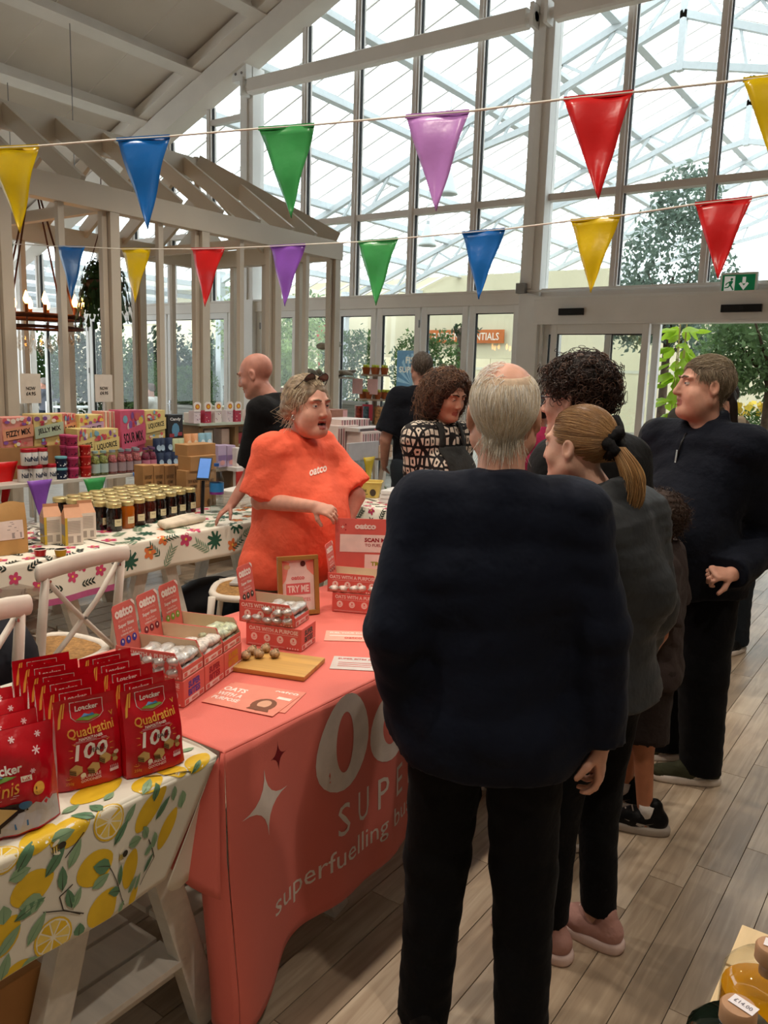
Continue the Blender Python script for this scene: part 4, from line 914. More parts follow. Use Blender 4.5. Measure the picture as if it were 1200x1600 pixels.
def make_bag():
    o = thing('wafer_bag', 'red foil wafer bag', 'bag')
    q = MB(); us = [-.5 + k / 12 for k in range(13)]; vs = [k / 18 * .87 for k in range(19)] + [.885, .93, 1]
    q.sheet(bag_front, us, vs); q.sheet(bag_back, us[::-1], vs)
    for s in (-.5, .5):
        a = [bag_front(s, v) for v in vs]; b = [bag_back(s, v) for v in vs]; n = len(vs); q.add(a + b, [((k, k + 1, n + k + 1, n + k) if s < 0 else (k, n + k, n + k + 1, k + 1)) for k in range(n - 1)])
    a = [bag_front(u, 0) for u in us]; b = [bag_back(u, 0) for u in us]; n = len(us); q.add(a + b, [(k, k + 1, n + k + 1, n + k) for k in range(n - 1)])
    q.build('pouch', red_foil, o, smooth='angle')
    q = MB(); F = lambda off=.0012: (lambda u, v: bag_front(u / BW, v / BH, off)); f1, f2, f3 = F(.001), F(.002), F(.0036); P = PI_
    sh = [(-.034, .178), (.036, .178), (.036, .148), (.027, .139), (.001, .133), (-.025, .139), (-.034, .148)]
    put_poly(q, sh, f1, P['white'], .02); c0 = (0.001, .157); put_poly(q, [(c0[0] + (x - c0[0]) * .955, c0[1] + (y - c0[1]) * .95) for x, y in sh], f2, P['red'], .02)
    put_text(q, 'Loacker', f3, (.001, .164), w=.05, mi=P['white'], bold=.03)
    put_poly(q, [(-.026, .1425), (.001, .137), (.028, .1425), (.02, .1465), (.0, .145), (-.015, .147)], f3, P['green']); put_poly(q, [(-.014, .146), (-.005, .152), (.004, .149), (.012, .151), (.017, .146)], f3, P['blue'])
    put_text(q, 'Quadratini', f2, (.004, .118), w=.1, h=.024, mi=P['gold'], bold=.015, ang=.05); put_text(q, 'NAPOLITANER', f2, (.002, .104), w=.05, mi=P['white'], bold=.02, ang=.05)
    put_poly(q, rect(-.03, .0985, .035, .0993), f2, P['pink']); put_poly(q, rect(-.034, .0962, .038, .0968), f2, P['pink'])
    put_text(q, '100', f2, (.0, .077), h=.033, w=.07, mi=P['white'], bold=.02, shear=.15); put_text(q, 'YEARS', f3, (.012, .077), w=.035, mi=P['dark'], bold=.01, ang=.04)
    for a in (2.5, 2.9, 3.4, .6, .25, -.2):
        c, s = math.cos(a), math.sin(a); put_poly(q, [(.001 + .04 * c - .001 * s, .077 + .026 * s + .001 * c), (.001 + .049 * c, .077 + .033 * s), (.001 + .04 * c + .001 * s, .077 + .026 * s - .001 * c)], f2, P['gold'])
    for cx, cy, sz, an in ((-.034, .044, .026, 0), (.002, .041, .026, .15), (.028, .055, .025, -.2)):
        ca, sa = math.cos(an), math.sin(an); R = lambda pts: [(cx + x * ca - y * sa, cy + x * sa + y * ca) for x, y in pts]
        put_poly(q, R([(-sz * .5, sz * .1), (0, -sz * .1), (sz * .5, sz * .15), (0, sz * .42)]), f3, P['tan']); put_poly(q, R([(-sz * .5, sz * .1), (-sz * .47, -sz * .35), (0, -sz * .52), (0, -sz * .1)]), f3, P['tan2'])
        put_poly(q, R([(0, -sz * .1), (0, -sz * .52), (sz * .48, -sz * .28), (sz * .5, sz * .15)]), f3, P['tan'])
        for k in range(2): put_poly(q, R([(-sz * .49, -sz * (.05 + .15 * k)), (-sz * .49, -sz * (.1 + .15 * k)), (0, -sz * (.3 + .15 * k)), (0, -sz * (.25 + .15 * k))]), lambda u, v: f3(u, v) + V3(0, -.0004, 0), P['dark'])
    for cx, cy, m_ in ((.048, .053, 'tan2'), (.053, .06, 'cream'), (-.02, .029, 'cream'), (.05, .045, 'tan')): put_poly(q, ell(cx, cy, .006, .005, 10), f2, P[m_])
    put_text(q, '#PUREOLE', f2, (-.004, .0245), w=.042, mi=P['pink'], bold=.02, ang=.05); put_text(q, 'GOODNESS', f2, (-.004, .0165), w=.042, mi=P['pink'], bold=.02, ang=.05)
    put_text(q, '250g', f2, (-.046, .0145), w=.016, mi=P['gold']); put_text(q, ':)', f2, (-.048, .027), h=.013, mi=P['gold'], ang=-PI / 2)
    put_poly(q, rect(.036, .021, .056, .027), f2, P['pink']);
    for k in range(5): put_poly(q, rect(.038 + k * .004, .027, .0392 + k * .004, .033), f2, P['pink'])
    put_poly(q, [(-.063, .13), (-.06, .15), (-.052, .178), (-.048, .18), (-.054, .152), (-.058, .132)], f2, P['gold']); put_poly(q, [(-.053, .15), (-.046, .18), (-.044, .18), (-.05, .15)], f2, P['gold'])
    put_text(q, '♥' if False else 'v', f2, (.052, .142), h=.01, mi=P['gold'], ang=.2)
    q.build('print', PRL, o); return o
bag0 = make_bag(); ord_ = ['front', 'second', 'third', 'fourth', 'fifth', 'back']
first = True
def put_bag(loc, rz, tilt, label, grp):
    global first
    if first: o = bag0; first = False; o.location = loc
    else: o = dup(bag0, loc)
    o.rotation_euler = (tilt, 0, rz); o['label'] = label; o['group'] = grp
# bags face +x: local -y turned to +x
a1 = PI / 2 - .20
for k in range(5):
    put_bag((-1.352 - .062 * k * .97, 1.07 + .062 * k * .26, .7545), a1 + .03 * math.sin(k * 2.1), -.10 + .03 * math.sin(k * 1.7), 'red foil wafer bag with gold lettering, %s of the file beside the coral cloth' % ord_[k if k < 4 else 5], 'red wafer bags in two files')
a2 = PI / 2 - .30
for k in range(6):
    put_bag((-1.408 - .058 * k * .96, .948 + .058 * k * .26, .7545), a2 + .04 * math.sin(k * 1.3), -.10 + .03 * math.sin(k * 2.3 + 1), 'red foil wafer bag with gold lettering, %s of the file beside the minis bags' % ord_[k], 'red wafer bags in two files')
# ---- minis pillow bags
MW, MH = .20, .19
def mini_front(u, v, off=0):
    e = (1 - abs(2 * u) ** 3) * (1 - max(0, (v - .2) / .8) ** 3); d = .036 * e + .002 + .0035 * math.sin(17 * v + 9 * u) * e + .003 * math.sin(29 * u - 11 * v) * e
    return V3(u * MW * (1 - .06 * v), -d - off, v * MH)
def make_mini():
    o = thing('minis_bag', 'minis bag', 'bag'); q = MB(); us = [-.5 + k / 20 for k in range(21)]; vs = [k / 20 for k in range(21)]
    q.sheet(mini_front, us, vs); q.sheet(lambda u, v: V3(mini_front(u, v)[0], .6 * -mini_front(u, v)[1], mini_front(u, v)[2]), us[::-1], vs)
    for s in (-.5, .5):
        a = [mini_front(s, v) for v in vs]; b = [V3(p[0], -.6 * p[1], p[2]) for p in a]; n = len(vs); q.add(a + b, [((k, k + 1, n + k + 1, n + k) if s < 0 else (k, n + k, n + k + 1, k + 1)) for k in range(n - 1)])
    a = [mini_front(u, 0) for u in us]; n = len(us); q.add(a + [V3(p[0], -.6 * p[1], p[2]) for p in a], [(k, k + 1, n + k + 1, n + k) for k in range(n - 1)])
    q.build('pouch', mat('minis_foil', '#c01020', .16, var=.08, scale=12, bump=.3, bscale=22, spec=.8), o, smooth=True)
    q = MB(); F = lambda off: (lambda u, v: mini_front(u / MW, v / MH, off)); f1, f2, f3 = F(.0012), F(.0024), F(.0036); P = PI_
    put_poly(q, [(-.098, .003), (.098, .003), (.096, .045), (.085, .05), (.078, .045), (.07, .053), (.06, .045), (.05, .05), (.02, .04), (-.03, .04), (-.098, .045)], f1, P['grey'], .02)
    put_poly(q, [(-.098, .045), (-.02, .06), (.03, .056), (.035, .04), (-.03, .035), (-.098, .04)], f2, P['dark'], .02); put_poly(q, ell(.03, .052, .012, .008), f3, P['blue'])
    put_poly(q, [(-.06, .047), (-.02, .03), (.016, .045), (-.015, .057)], f3, P['tan']); put_poly(q, [(-.06, .047), (-.058, .038), (-.02, .021), (-.02, .03)], f3, P['tan2']); put_poly(q, [(-.02, .03), (-.02, .021), (.015, .037), (.016, .045)], f3, P['dark'])
    for x in (-.07, -.03, .02): put_poly(q, rect(x - .013, .012, x + .013, .022), f2, P['dark' if x < 0 else 'blue'])
    put_text(q, 'Loacker', f2, (-.006, .122), w=.075, mi=P['white'], bold=.03); put_poly(q, [(-.065, .105), (-.02, .101), (.02, .108), (.0, .112), (-.03, .111)], f2, P['green'], .02); put_poly(q, [(-.045, .11), (-.035, .117), (-.022, .114), (-.012, .117), (-.004, .111)], f3, P['blue'])
    put_text(q, 'Minis', f2, (-.01, .088), w=.065, h=.025, mi=P['gold'], shear=.25, bold=.005, ang=.06); put_poly(q, rect(.027, .094, .047, .104), f2, P['cream']); put_text(q, 'MIX', f3, (.037, .099), h=.006, mi=P['red'], bold=.02)
    put_poly(q, rect(-.06, .0725, .02, .0735), f2, P['pink']); put_poly(q, rect(-.05, .069, .015, .0698), f2, P['pink'])
    put_poly(q, ell(.058, .074, .012, .012, 16), f2, P['gold']); put_text(q, '12', f3, (.058, .074), h=.011, mi=P['dark'], bold=.02)
    for cx, cy, R in ((.062, .145, .008), (-.02, .155, .006), (-.07, .15, .008), (.05, .11, .005), (-.075, .07, .006), (.02, .172, .006), (.07, .172, .006), (-.06, .175, .007)):
        for k in range(3):
            a = k * PI / 3; c, s = math.cos(a), math.sin(a); put_poly(q, [(cx + R * c - .0012 * s, cy + R * s + .0012 * c), (cx - R * c - .0012 * s, cy - R * s + .0012 * c), (cx - R * c + .0012 * s, cy - R * s - .0012 * c), (cx + R * c + .0012 * s, cy + R * s - .0012 * c)], lambda u, v, k=k: f2(u, v) + V3(0, -.0002 * k, 0), P['pink'])
    q.build('print', PRL, o); return o
m0 = make_mini()
for k in range(6):
    o = m0 if k == 0 else dup(m0); o.location = (-1.372 - .068 * k, .742 + .014 * k, .7545 + .0005 * k); o.rotation_euler = (-.12 + .04 * math.sin(k * 2.2) - .02 * k, 0, PI / 2 - .28 + .05 * math.sin(k * 1.9))
    o['label'] = 'crinkled red minis bag with white snowflakes, %s of its pile' % ord_[k]; o['group'] = 'minis bags'

# ================================================================== CORAL BOXES
card = mat('coral_card', '#dc6a60', .5, var=.03); card_in = mat('card_inside', '#e2c7a6', .6, var=.04); cw = mat('card_white_print', '#f6e2d8', .5)
BL, BWd, BHt = .195, .110, .072
def rot_xy(a): return Matrix.Rotation(a, 3, 'Z')
def super_box(label, loc, rz, col, open_=False, header=True, hcol='#5a3b8f', cut_front=True):
    """display box: local x runs back to front (printed end at +x), origin at the base centre"""
    o = thing('snack_box', label, 'box', loc, rz); L, Wd, H = BL, BWd, BHt; cm = mat('box_print_' + col, col, .5)
    if not open_:
        q = MB(); q.b2((-L / 2, -Wd / 2, 0), (L / 2, Wd / 2, H)); q.build('carton', card, o, bevel=.0012, seg=1)
    else:
        t_ = .0022
        q = MB(); q.b2((-L / 2, -Wd / 2, 0), (L / 2, Wd / 2, t_)); q.build('tray_floor', card_in, o)
        for s in (-1, 1):
            q = MB(); y = s * Wd / 2; pts = [(-L / 2, 0), (L / 2, 0), (L / 2, H * .42), (L / 2 - .022, H), (-L / 2, H)]
            q.add([(x, y, z) for x, z in pts] + [(x, y - s * t_, z) for x, z in pts], [tuple(range(5)), tuple(range(9, 4, -1))] + [(i, 5 + i, 5 + (i + 1) % 5, (i + 1) % 5) for i in range(5)], 0)
            for i in range(len(q.f)):
                pass
            w = q.build('side_panel', card, o)
            q = MB(); q.add([(x, y - s * (t_ + .0004), z) for x, z in pts], [tuple(range(5))]); q.build('lining', card_in, w)
        q = MB(); q.b2((-L / 2, -Wd / 2, 0), (-L / 2 + t_, Wd / 2, H)); q.build('back_panel', card, o)
        q = MB(); q.b2((L / 2 - t_, -Wd / 2, 0), (L / 2, Wd / 2, H * .42)); q.build('front_lip', card, o)
    q = MB(); F = face_fn((0, -Wd / 2, 0), (1, 0, 0), (0, 0, 1), .0006); F2 = face_fn((0, -Wd / 2, 0), (1, 0, 0), (0, 0, 1), .001)
    put_text(q, 'OATS WITH A PURPOSE', F, (-.004 if open_ else 0, H - .014), w=.172, h=.0135, bold=.035)
    put_poly(q, rect(-.08, H - .0255, .085, H - .0245), F)
    for k in range(4):
        cx = -.068 + .046 * k; put_poly(q, ell(cx, H * .42, .0115, .0125, 16), F); put_poly(q, ell(cx, H * .46, .003, .004, 8), F2, 1); put_poly(q, rect(cx - .006, H * .35, cx + .006, H * .37), F2, 1)
    put_poly(q, rect(-.09, .007, .04, .0078), F); put_poly(q, rect(-.09, .0045, .02, .0052), F)
    for k in range(5): put_poly(q, ell(.05 + .009 * k, .006, .0028, .0028, 8), F, 0)
    if not open_:
        E_ = face_fn((L / 2, 0, 0), (0, 1, 0), (0, 0, 1), .0006); E2 = face_fn((L / 2, 0, 0), (0, 1, 0), (0, 0, 1), .001)
        put_text(q, 'SUPER', E_, (0, H * .74), w=.062, h=.019, mi=2, bold=.06); put_text(q, 'BITES', E_, (0, H * .44), w=.062, h=.019, mi=2, bold=.06)
    else: E_ = face_fn((L / 2, 0, 0), (0, 1, 0), (0, 0, 1), .0006)
    put_poly(q, rect(-.05, .004, .05, .019), E_)
    E3 = face_fn((L / 2, 0, 0), (0, 1, 0), (0, 0, 1), .0012); put_poly(q, rect(-.046, .006, -.03, .017), E3, 1); put_text(q, 'oatco', E3, (.0, .0115), h=.009, mi=1, bold=.03); put_poly(q, rect(.025, .006, .046, .017), E3, 1)
    # printing on the far long side too
    B_ = face_fn((0, Wd / 2, 0), (-1, 0, 0), (0, 0, 1), .0006); put_text(q, 'OATS WITH A PURPOSE', B_, (0, H - .014), w=.172, h=.0135, bold=.035)
    q.build('lettering', [cw, card, cm], o)
    if open_ and header:
        h = MB(); hh, hw = .122, .1; ti = -.16
        M_ = Matrix.Translation((-L / 2 + .004, 0, H * .72)) @ Matrix.Rotation(ti, 4, 'Y')
        pts = [(-hw / 2 * .8, -.04), (hw / 2 * .8, -.04), (hw / 2, -.015), (hw / 2, hh - .008), (hw / 2 - .008, hh), (-hw / 2 + .008, hh), (-hw / 2, hh - .008), (-hw / 2, -.015)]
        B4 = M_ @ Matrix(((0, 0, 1, 0), (1, 0, 0, 0), (0, 1, 0, 0), (0, 0, 0, 1)))
        h.prism(pts, .002, B4); hc = h.build('header_card', card, o)
        f = lambda u, v, d=.0028: np.array((B4 @ Vector((u, v, d)))[:]); q = MB(); hm = mat('header_dots_' + hcol, hcol, .5)
        put_text(q, 'oatco', f, (-.002, hh - .024), w=.082, h=.027, bold=.05); put_text(q, 'SUPERFUEL', f, (0, hh - .045), w=.062, h=.0055, bold=.02, mi=2, space=1.4)
        put_text(q, 'Super Bites', f, (0, hh - .06), w=.07, h=.013, bold=.03); put_text(q, 'Oat & Date', f, (0, hh - .074), w=.045, h=.006); put_text(q, 'SUPERFUEL SNACK', f, (0, hh - .084), w=.06, h=.005, bold=.02)
        for k in (-1, 0, 1): put_poly(q, ell(.027 * k, hh - .102, .0105, .0105, 14), f, 1); put_poly(q, ell(.027 * k, hh - .1, .003, .004, 8), lambda u, v: f(u, v, .0033), 0)
        put_poly(q, [(hw / 2 - .018, hh - .001), (hw / 2, hh - .02), (hw / 2, hh - .008), (hw / 2 - .008, hh - .001)], f, 0)
        q.build('lettering', [cw, hm, mat('header_faint', '#efb0a4', .5)], hc)
    return o
foil = mat('silver_wrap', '#cfcac4', .22, .35, var=.15, scale=40, bump=.5, bscale=60); foil_g = mat('green_print_wrap', '#cdd3b4', .3, .1, var=.35, scale=60); foil_p = mat('white_print_wrap', '#e2d7cc', .35, .05, var=.3, scale=70)
def bite_mesh(m, seed):
    q = MB(); r = random.Random(seed); n, k = 10, 9; vs = []
    for i in range(k):
        t_ = i / (k - 1) - .5; rr = .017 if abs(t_) < .36 else .017 - (abs(t_) - .36) * .1
        for j in range(n):
            a = 2 * PI * j / n; w = rr * (1 + .12 * math.sin(3 * a + i) + r.uniform(-.08, .08)); vs.append((t_ * .088, w * math.cos(a) * (1.15 if abs(t_) < .4 else 1.4), max(-.014, w * math.sin(a)) * (.85 if abs(t_) < .4 else .25)))
    q.add(vs, [(i * n + j, i * n + (j + 1) % n, (i + 1) * n + (j + 1) % n, (i + 1) * n + j) for i in range(k - 1) for j in range(n)] + [tuple(range(n - 1, -1, -1)), tuple(range((k - 1) * n, k * n))])
    return q.mesh('wrapped_bite', m, smooth=True)
bms = {}
def fill_box(loc, rz, m, n, label, seed, front=True):
    r = random.Random(seed); R = rot_xy(rz)
    for k in range(n):
        key = (m.name, k % 3)
        if key not in bms: bms[key] = bite_mesh(m, hash(key[1]) + 3)
        row, colm, lay = (k // 2) % 5, k % 2, k // 10
        p = R @ Vector((BL / 2 - .026 - row * .036, (-.5 + colm) * .048, .017 + lay * .028)); o = link('wrapped_bite', bms[key], None, (loc[0] + p.x, loc[1] + p.y, loc[2] + p.z), rot=(r.uniform(-.25, .25), r.uniform(-.12, .12), rz + PI / 2 + r.uniform(-.2, .2)))
        tag(o, label, 'snack', label.split(' in the ')[-1])
RZ1 = math.atan2(.33, .944); D1 = Vector((.944, .33, 0)); E1 = Vector((-.33, .944, 0)); base = Vector((-1.548, 1.325, .7545))
cols = (('#5a3b9a', 'purple', '#4a3f9c', foil), ('#9c1f33', 'dark red', '#7c1f2c', foil_p), ('#d9922e', 'yellow', '#7d9a2f', foil_g))
for k, (c, nm, hc, fm) in enumerate(cols):
    p = base + E1 * (BWd * k + BWd / 2 + .003 * k) - D1 * BL / 2
    super_box('closed coral snack box with %s end lettering under an open box' % nm, p, RZ1, c)
    p2 = p + Vector((0, 0, BHt + .0005)) - D1 * .004
    super_box('open coral snack box with %s header dots on the row of three' % {'purple': 'violet', 'dark red': 'maroon', 'yellow': 'green'}[nm], p2, RZ1, c, True, True, hc)
    fill_box(p2, RZ1, fm, (18, 13, 14)[k], 'crinkly wrapped oat bite in the open box with %s header dots' % {'purple': 'violet', 'dark red': 'maroon', 'yellow': 'green'}[nm], 3 + k)
p = Vector((-1.692, 1.814, .7545)) + Vector((-.28, .96, 0)) * .055
RZ2 = math.atan2(.28, .96)
super_box('closed coral snack box with grey end lettering below the framed card', p, RZ2, '#4d4540'); p2 = p + Vector((-.025, -.005, BHt + .0005))
super_box('open coral snack box with black header dots next to the framed card', p2, RZ2 + .02, '#4d4540', True, True, '#3a302c'); fill_box(p2, RZ2, foil, 16, 'crinkly wrapped oat bite in the open box next to the framed card', 21)
p = Vector((-1.74, 2.34, .7545)); RZ3 = .42
super_box('closed coral snack box below the scan me stand', p, RZ3, '#7c1f2c'); p2 = p + Vector((-.02, -.004, BHt + .0005))
super_box('open coral snack box with red header dots before the scan me stand', p2, RZ3, '#7c1f2c', True, True, '#8c1d26'); fill_box(p2, RZ3, foil_p, 10, 'crinkly wrapped oat bite in the open box before the scan me stand', 25)
# ---- scan me display stand
ds = thing('display_stand', 'coral cardboard display stand with a scan me panel behind the snack boxes', 'display stand', (-1.87, 2.53, .7545), .62)
q = MB(); q.prism([(-.11, 0), (.11, 0), (.122, .30), (-.122, .30)], .004, xf((0, 0, 0), 0, PI / 2 - .06)); q.build('back_card', card, ds)
q = MB(); q.prism([(-.05, 0), (.05, 0), (0, .25)], .003, xf((0, .09, 0), 0, PI / 2 + .3)); q.build('easel_foot', card_in, ds)
Md = xf((0, 0, 0), 0, PI / 2 - .06); f = lambda u, v, d=.0052: np.array((Md @ Vector((u, v * .83, d)))[:])
q = MB(); put_text(q, 'oatco', f, (0, .325), w=.085, h=.028, bold=.05); put_poly(q, rect(-.1, .2, .1, .285), f, 0); put_text(q, 'SCAN ME', lambda u, v: f(u, v, .006), (.045, .26), w=.095, h=.02, bold=.04, mi=1); put_text(q, 'TO FUEL UP', lambda u, v: f(u, v, .006), (.045, .235), w=.09, h=.014, mi=1, bold=.01)
put_poly(q, rect(.0, .12, .1, .19), f, 0); put_text(q, 'TRY', lambda u, v: f(u, v, .006), (.05, .145), h=.02, mi=2, bold=.04)
for x, y in ((-.09, .32), (.095, .335)):
    put_poly(q, [(x - .01, y), (x - .002, y + .002), (x, y + .01), (x + .002, y + .002), (x + .01, y), (x + .002, y - .002), (x, y - .01), (x - .002, y - .002)], f, 0); put_poly(q, ell(x + .012, y + .012, .003, .003, 8), f, 1); put_poly(q, ell(x + .012, y - .014, .003, .003, 8), f, 1)
q.build('lettering', [cw, mat('print_crimson', '#a01226', .5), mat('print_olive', '#9aa52c', .5)], ds)
# ---- framed card
fr = thing('picture_frame', 'oak picture frame with a printed card standing on the coral cloth', 'frame', (-1.868, 2.135, .7545), 1.02)
oak = mat('oak_frame', '#a67a3c', .5, var=.15, scale=8, stretch=(1, 1, .2)); Mf = xf((0, 0, 0), 0, -.16 + PI / 2)
fw, fh = .152, .215
for a, b in (((-fw / 2, 0), (fw / 2, .016)), ((-fw / 2, fh - .016), (fw / 2, fh)), ((-fw / 2, .016), (-fw / 2 + .016, fh - .016)), ((fw / 2 - .016, .016), (fw / 2, fh - .016))):
    q = MB(); q.prism(rect(a[0], a[1], b[0], b[1]), .018, Mf); q.build('frame_side', oak, fr, bevel=.002)
q = MB(); q.prism(rect(-fw / 2 + .01, .01, fw / 2 - .01, fh - .01), .006, Mf); q.build('card', mat('card_pink_white', '#ecd9d0', .5), fr)
f = lambda u, v, d=.0068: np.array((Mf @ Vector((u, v, d)))[:])
q = MB(); put_poly(q, [(-.06, .2), (-.03, .19), (-.045, .13), (-.06, .11)], f, 0); put_poly(q, [(.06, .2), (.03, .19), (.035, .165), (.06, .14)], f, 0); put_text(q, 'oatco', f, (0, .135), w=.05, h=.014, mi=1, bold=.03); put_poly(q, rect(-.045, .075, .045, .115), f, 1); put_text(q, 'TRY ME', lambda u, v: f(u, v, .0074), (0, .095), w=.08, h=.026, mi=2, bold=.04); put_text(q, 'SUPER BITES', f, (0, .055), w=.09, h=.012, mi=1); put_poly(q, ell(-.04, .175, .012, .009), lambda u, v: f(u, v, .0074), 3); put_poly(q, ell(.02, .185, .01, .01), lambda u, v: f(u, v, .0074), 4)
q.build('print', [mat('print_salmon', '#ef9482', .5), mat('print_rose', '#d96a6a', .5), cw, mat('print_biscuit', '#dcb58a', .5), mat('print_brown', '#5b2d2a', .5)], fr)
q = MB(); q.prism([(-.03, 0), (.03, 0), (.02, .16)], .004, xf((0, .075, 0), 0, PI / 2 + .3)); q.build('easel_back', mat('dark_board', '#3a332c', .7), fr)
# ---- chopping board with bites, leaflets
cb = thing('chopping_board', 'honey coloured wooden chopping board with sample bites on the coral cloth', 'chopping board', (-1.575, 1.70, .7545), .33)
q = MB(); q.b2((-.125, -.085, 0), (.125, .085, .014)); q.build('board', mat('board_wood', '#c89a54', .45, var=.14, scale=7, stretch=(.5, 5, 5)), cb, bevel=.003)
for i, (x, y) in enumerate(((-1.655, 1.655), (-1.635, 1.69), (-1.655, 1.74), (-1.60, 1.722), (-1.672, 1.70))):
    q = MB(); r = random.Random(i); q.sph((0, 0, 0), .016, 12); q.v = [(a * (1 + r.uniform(-.08, .08)), b * (1 + r.uniform(-.08, .08)), c * (.85 + r.uniform(-.06, .06))) for a, b, c in q.v]
    z = 0
    q.sph((.006, .004, .012), .005, 6); q.sph((-.005, .006, .011), .004, 6)
    tag(q.build('oat_bite', mat('oat_bite', '#b99a78', .8, var=.4, scale=90, bump=.5, bscale=150), smooth=True, loc=(x, y, .7545 + .014 + .0135)), 'round nutty oat bite sample on the chopping board', 'snack', 'bites on the chopping board')
def leaflet(label, c, L, Wd, rz, m, lines, dz=0):
    o = thing('leaflet', label, 'leaflet', (c[0], c[1], .7542 + dz), rz); q = MB(); q.b2((-L / 2, -Wd / 2, 0), (L / 2, Wd / 2, .0009)); q.build('sheet', m, o)
    f = lambda u, v: V3(u, v, .0013); q = MB(); mi = 0
    for kind, *a in lines:
        if kind == 't': put_text(q, a[0], f, a[1], w=a[2], h=a[3], bold=.03, mi=a[4], ang=a[5] if len(a) > 5 else 0)
        else: put_poly(q, a[0], (lambda u, v, k=a[2] if len(a) > 2 else 0: f(u, v) + V3(0, 0, .0003 * k)), a[1])
    q.build('print', [cw, mat('leaf_crimson', '#c65048', .5), mat('leaf_hair', '#7a4a34', .6), mat('leaf_skin', '#d6a184', .6), mat('leaf_peach', '#efb49a', .5)], o)
salm = mat('leaflet_salmon', '#e48c78', .5)
L1 = [('t', 'OATS', (-.07, .035), .07, .026, 0), ('t', 'WITH A', (-.065, .0), .075, .022, 0), ('t', 'PURPOSE', (-.06, -.03), .08, .02, 0), ('p', ell(.05, -.02, .034, .04), 2), ('p', ell(.05, -.015, .018, .024), 3, 1), ('p', [(.02, -.058), (.085, -.058), (.075, -.035), (.03, -.035)], 2, 2), ('p', rect(.06, .03, .1, .045), 0)]
leaflet('salmon leaflet with a long haired woman printed on it, lying on another', (-1.455, 1.475), .215, .145, -.02 + .25, salm, L1, .0012)
leaflet('salmon leaflet lying under the one with the printed woman', (-1.45, 1.50), .215, .145, .33, salm, [('t', 'oatco', (.06, .05), .07, .02, 0)])
leaflet('peach leaflet lying loose before the scan me stand', (-1.585, 2.06), .15, .105, .62, mat('leaflet_peach', '#eda996', .5), [('t', 'FUEL YOUR DAY', (0, .03), .12, .014, 0), ('t', 'oatco', (.02, -.02), .06, .02, 1), ('p', rect(-.06, -.005, .05, .003), 0)])
leaflet('pale grey leaflet lying near the front edge of the coral cloth', (-1.40, 1.875), .16, .11, .55, mat('leaflet_grey', '#cfc4bc', .3), [('t', 'SUPER BITES INFO', (0, .035), .13, .012, 1), ('p', rect(-.06, .0, .06, .004), 1), ('p', rect(-.06, -.015, .06, -.011), 1), ('p', rect(-.06, -.03, .04, -.026), 1)])

# ================================================================== CHAIRS
chair_w = mat('chair_white', '#e2dacd', .5, var=.05, scale=8); cane = mat('rattan_seat', '#a67c48', .7, var=.25, scale=60, bump=.4, bscale=160)
def cross_chair(label, loc, rz, back=True):
    """crossback chair; front faces local +y, origin on the floor"""
    o = thing('crossback_chair', label, 'chair', loc, rz); n = 28
    ring = [(.205 * math.copysign(abs(math.cos(a)) ** .7, math.cos(a)), .2 * math.copysign(abs(math.sin(a)) ** .7, math.sin(a)), .455) for a in (2 * PI * k / n for k in range(n))]
    q = MB(); q.tube(ring, .021, 8, closed=True, sq=.9); q.build('seat_frame', chair_w, o, smooth=True)
    q = MB(); q.add([(x * .96, y * .96, .462) for x, y, z in ring] + [(x * .96, y * .96, .452) for x, y, z in ring], [tuple(range(n)), tuple(range(2 * n - 1, n - 1, -1))]); q.build('seat', cane, o)
    for s in (-1, 1):
        q = MB(); q.tube([(s * .165, .165, .44), (s * .18, .185, .2), (s * .19, .2, .004)], [.02, .018, .014], 8); q.build('leg', chair_w, o, smooth=True)
        q = MB(); q.tube([(s * .2, -.235, .004), (s * .19, -.195, .3), (s * .185, -.18, .46)] + ([(s * .185, -.205, .65), (s * .183, -.24, .875)] if back else []), [.014, .017, .02] + ([.019, .016] if back else []), 8); q.build('leg', chair_w, o, smooth=True)
        q = MB(); q.tube([(s * .18, .18, .24), (s * .17, .12, .37), (s * .13, .06, .43)], .009, 6); q.build('brace', chair_w, o, smooth=True)
    q = MB(); q.tube([(-.18, .185, .2), (.18, .185, .2)], .009, 6); q.build('stretcher', chair_w, o)
    if back:
        q = MB(); pts = [(-.215, -.235, .868), (-.12, -.262, .885), (0, -.27, .89), (.12, -.262, .885), (.215, -.235, .868)]
        rr = .03
        q.sheet(lambda u, v: V3(*[np.interp(u, [0, .25, .5, .75, 1], [p[i] for p in pts]) for i in range(3)]) + V3(0, .014 * math.cos(v), .034 * math.sin(v)), [k / 16 for k in range(17)], [2 * PI * k / 12 for k in range(13)]); q.sph(pts[0], (.012, .014, .034), 10); q.sph(pts[-1], (.012, .014, .034), 10); q.build('top_rail', chair_w, o, smooth=True)
        for s in (-1, 1):
            q = MB(); q.tube([(s * .178, -.225, .84), (s * .06, -.222, .7), (-s * .06, -.205, .58), (-s * .175, -.185, .47)], .011, 8, sq=1.0); b = q.build('cross_brace', chair_w, o, smooth=True)
            q = MB(); q.cyl((s * .17, -.20, .83), (s * .17, -.245, .83), .006, n=8); q.build('screw', chrome, b)
        q = MB(); q.cyl((0, -.20, .645), (0, -.23, .645), .006, n=8); q.build('screw', chrome, o)
    return o
cross_chair('white crossback chair with rattan seat standing behind the red wafer bags', (-2.93, 1.80, 0), PI / 2 + .12)
cross_chair('white crossback chair with a dark coat on it by the minis bags', (-2.55, 1.14, 0), PI / 2 + .1)
cross_chair('white bentwood chair with a paper on its seat next to the person in coral', (-3.02, 3.06, 0), -.9, back=False)
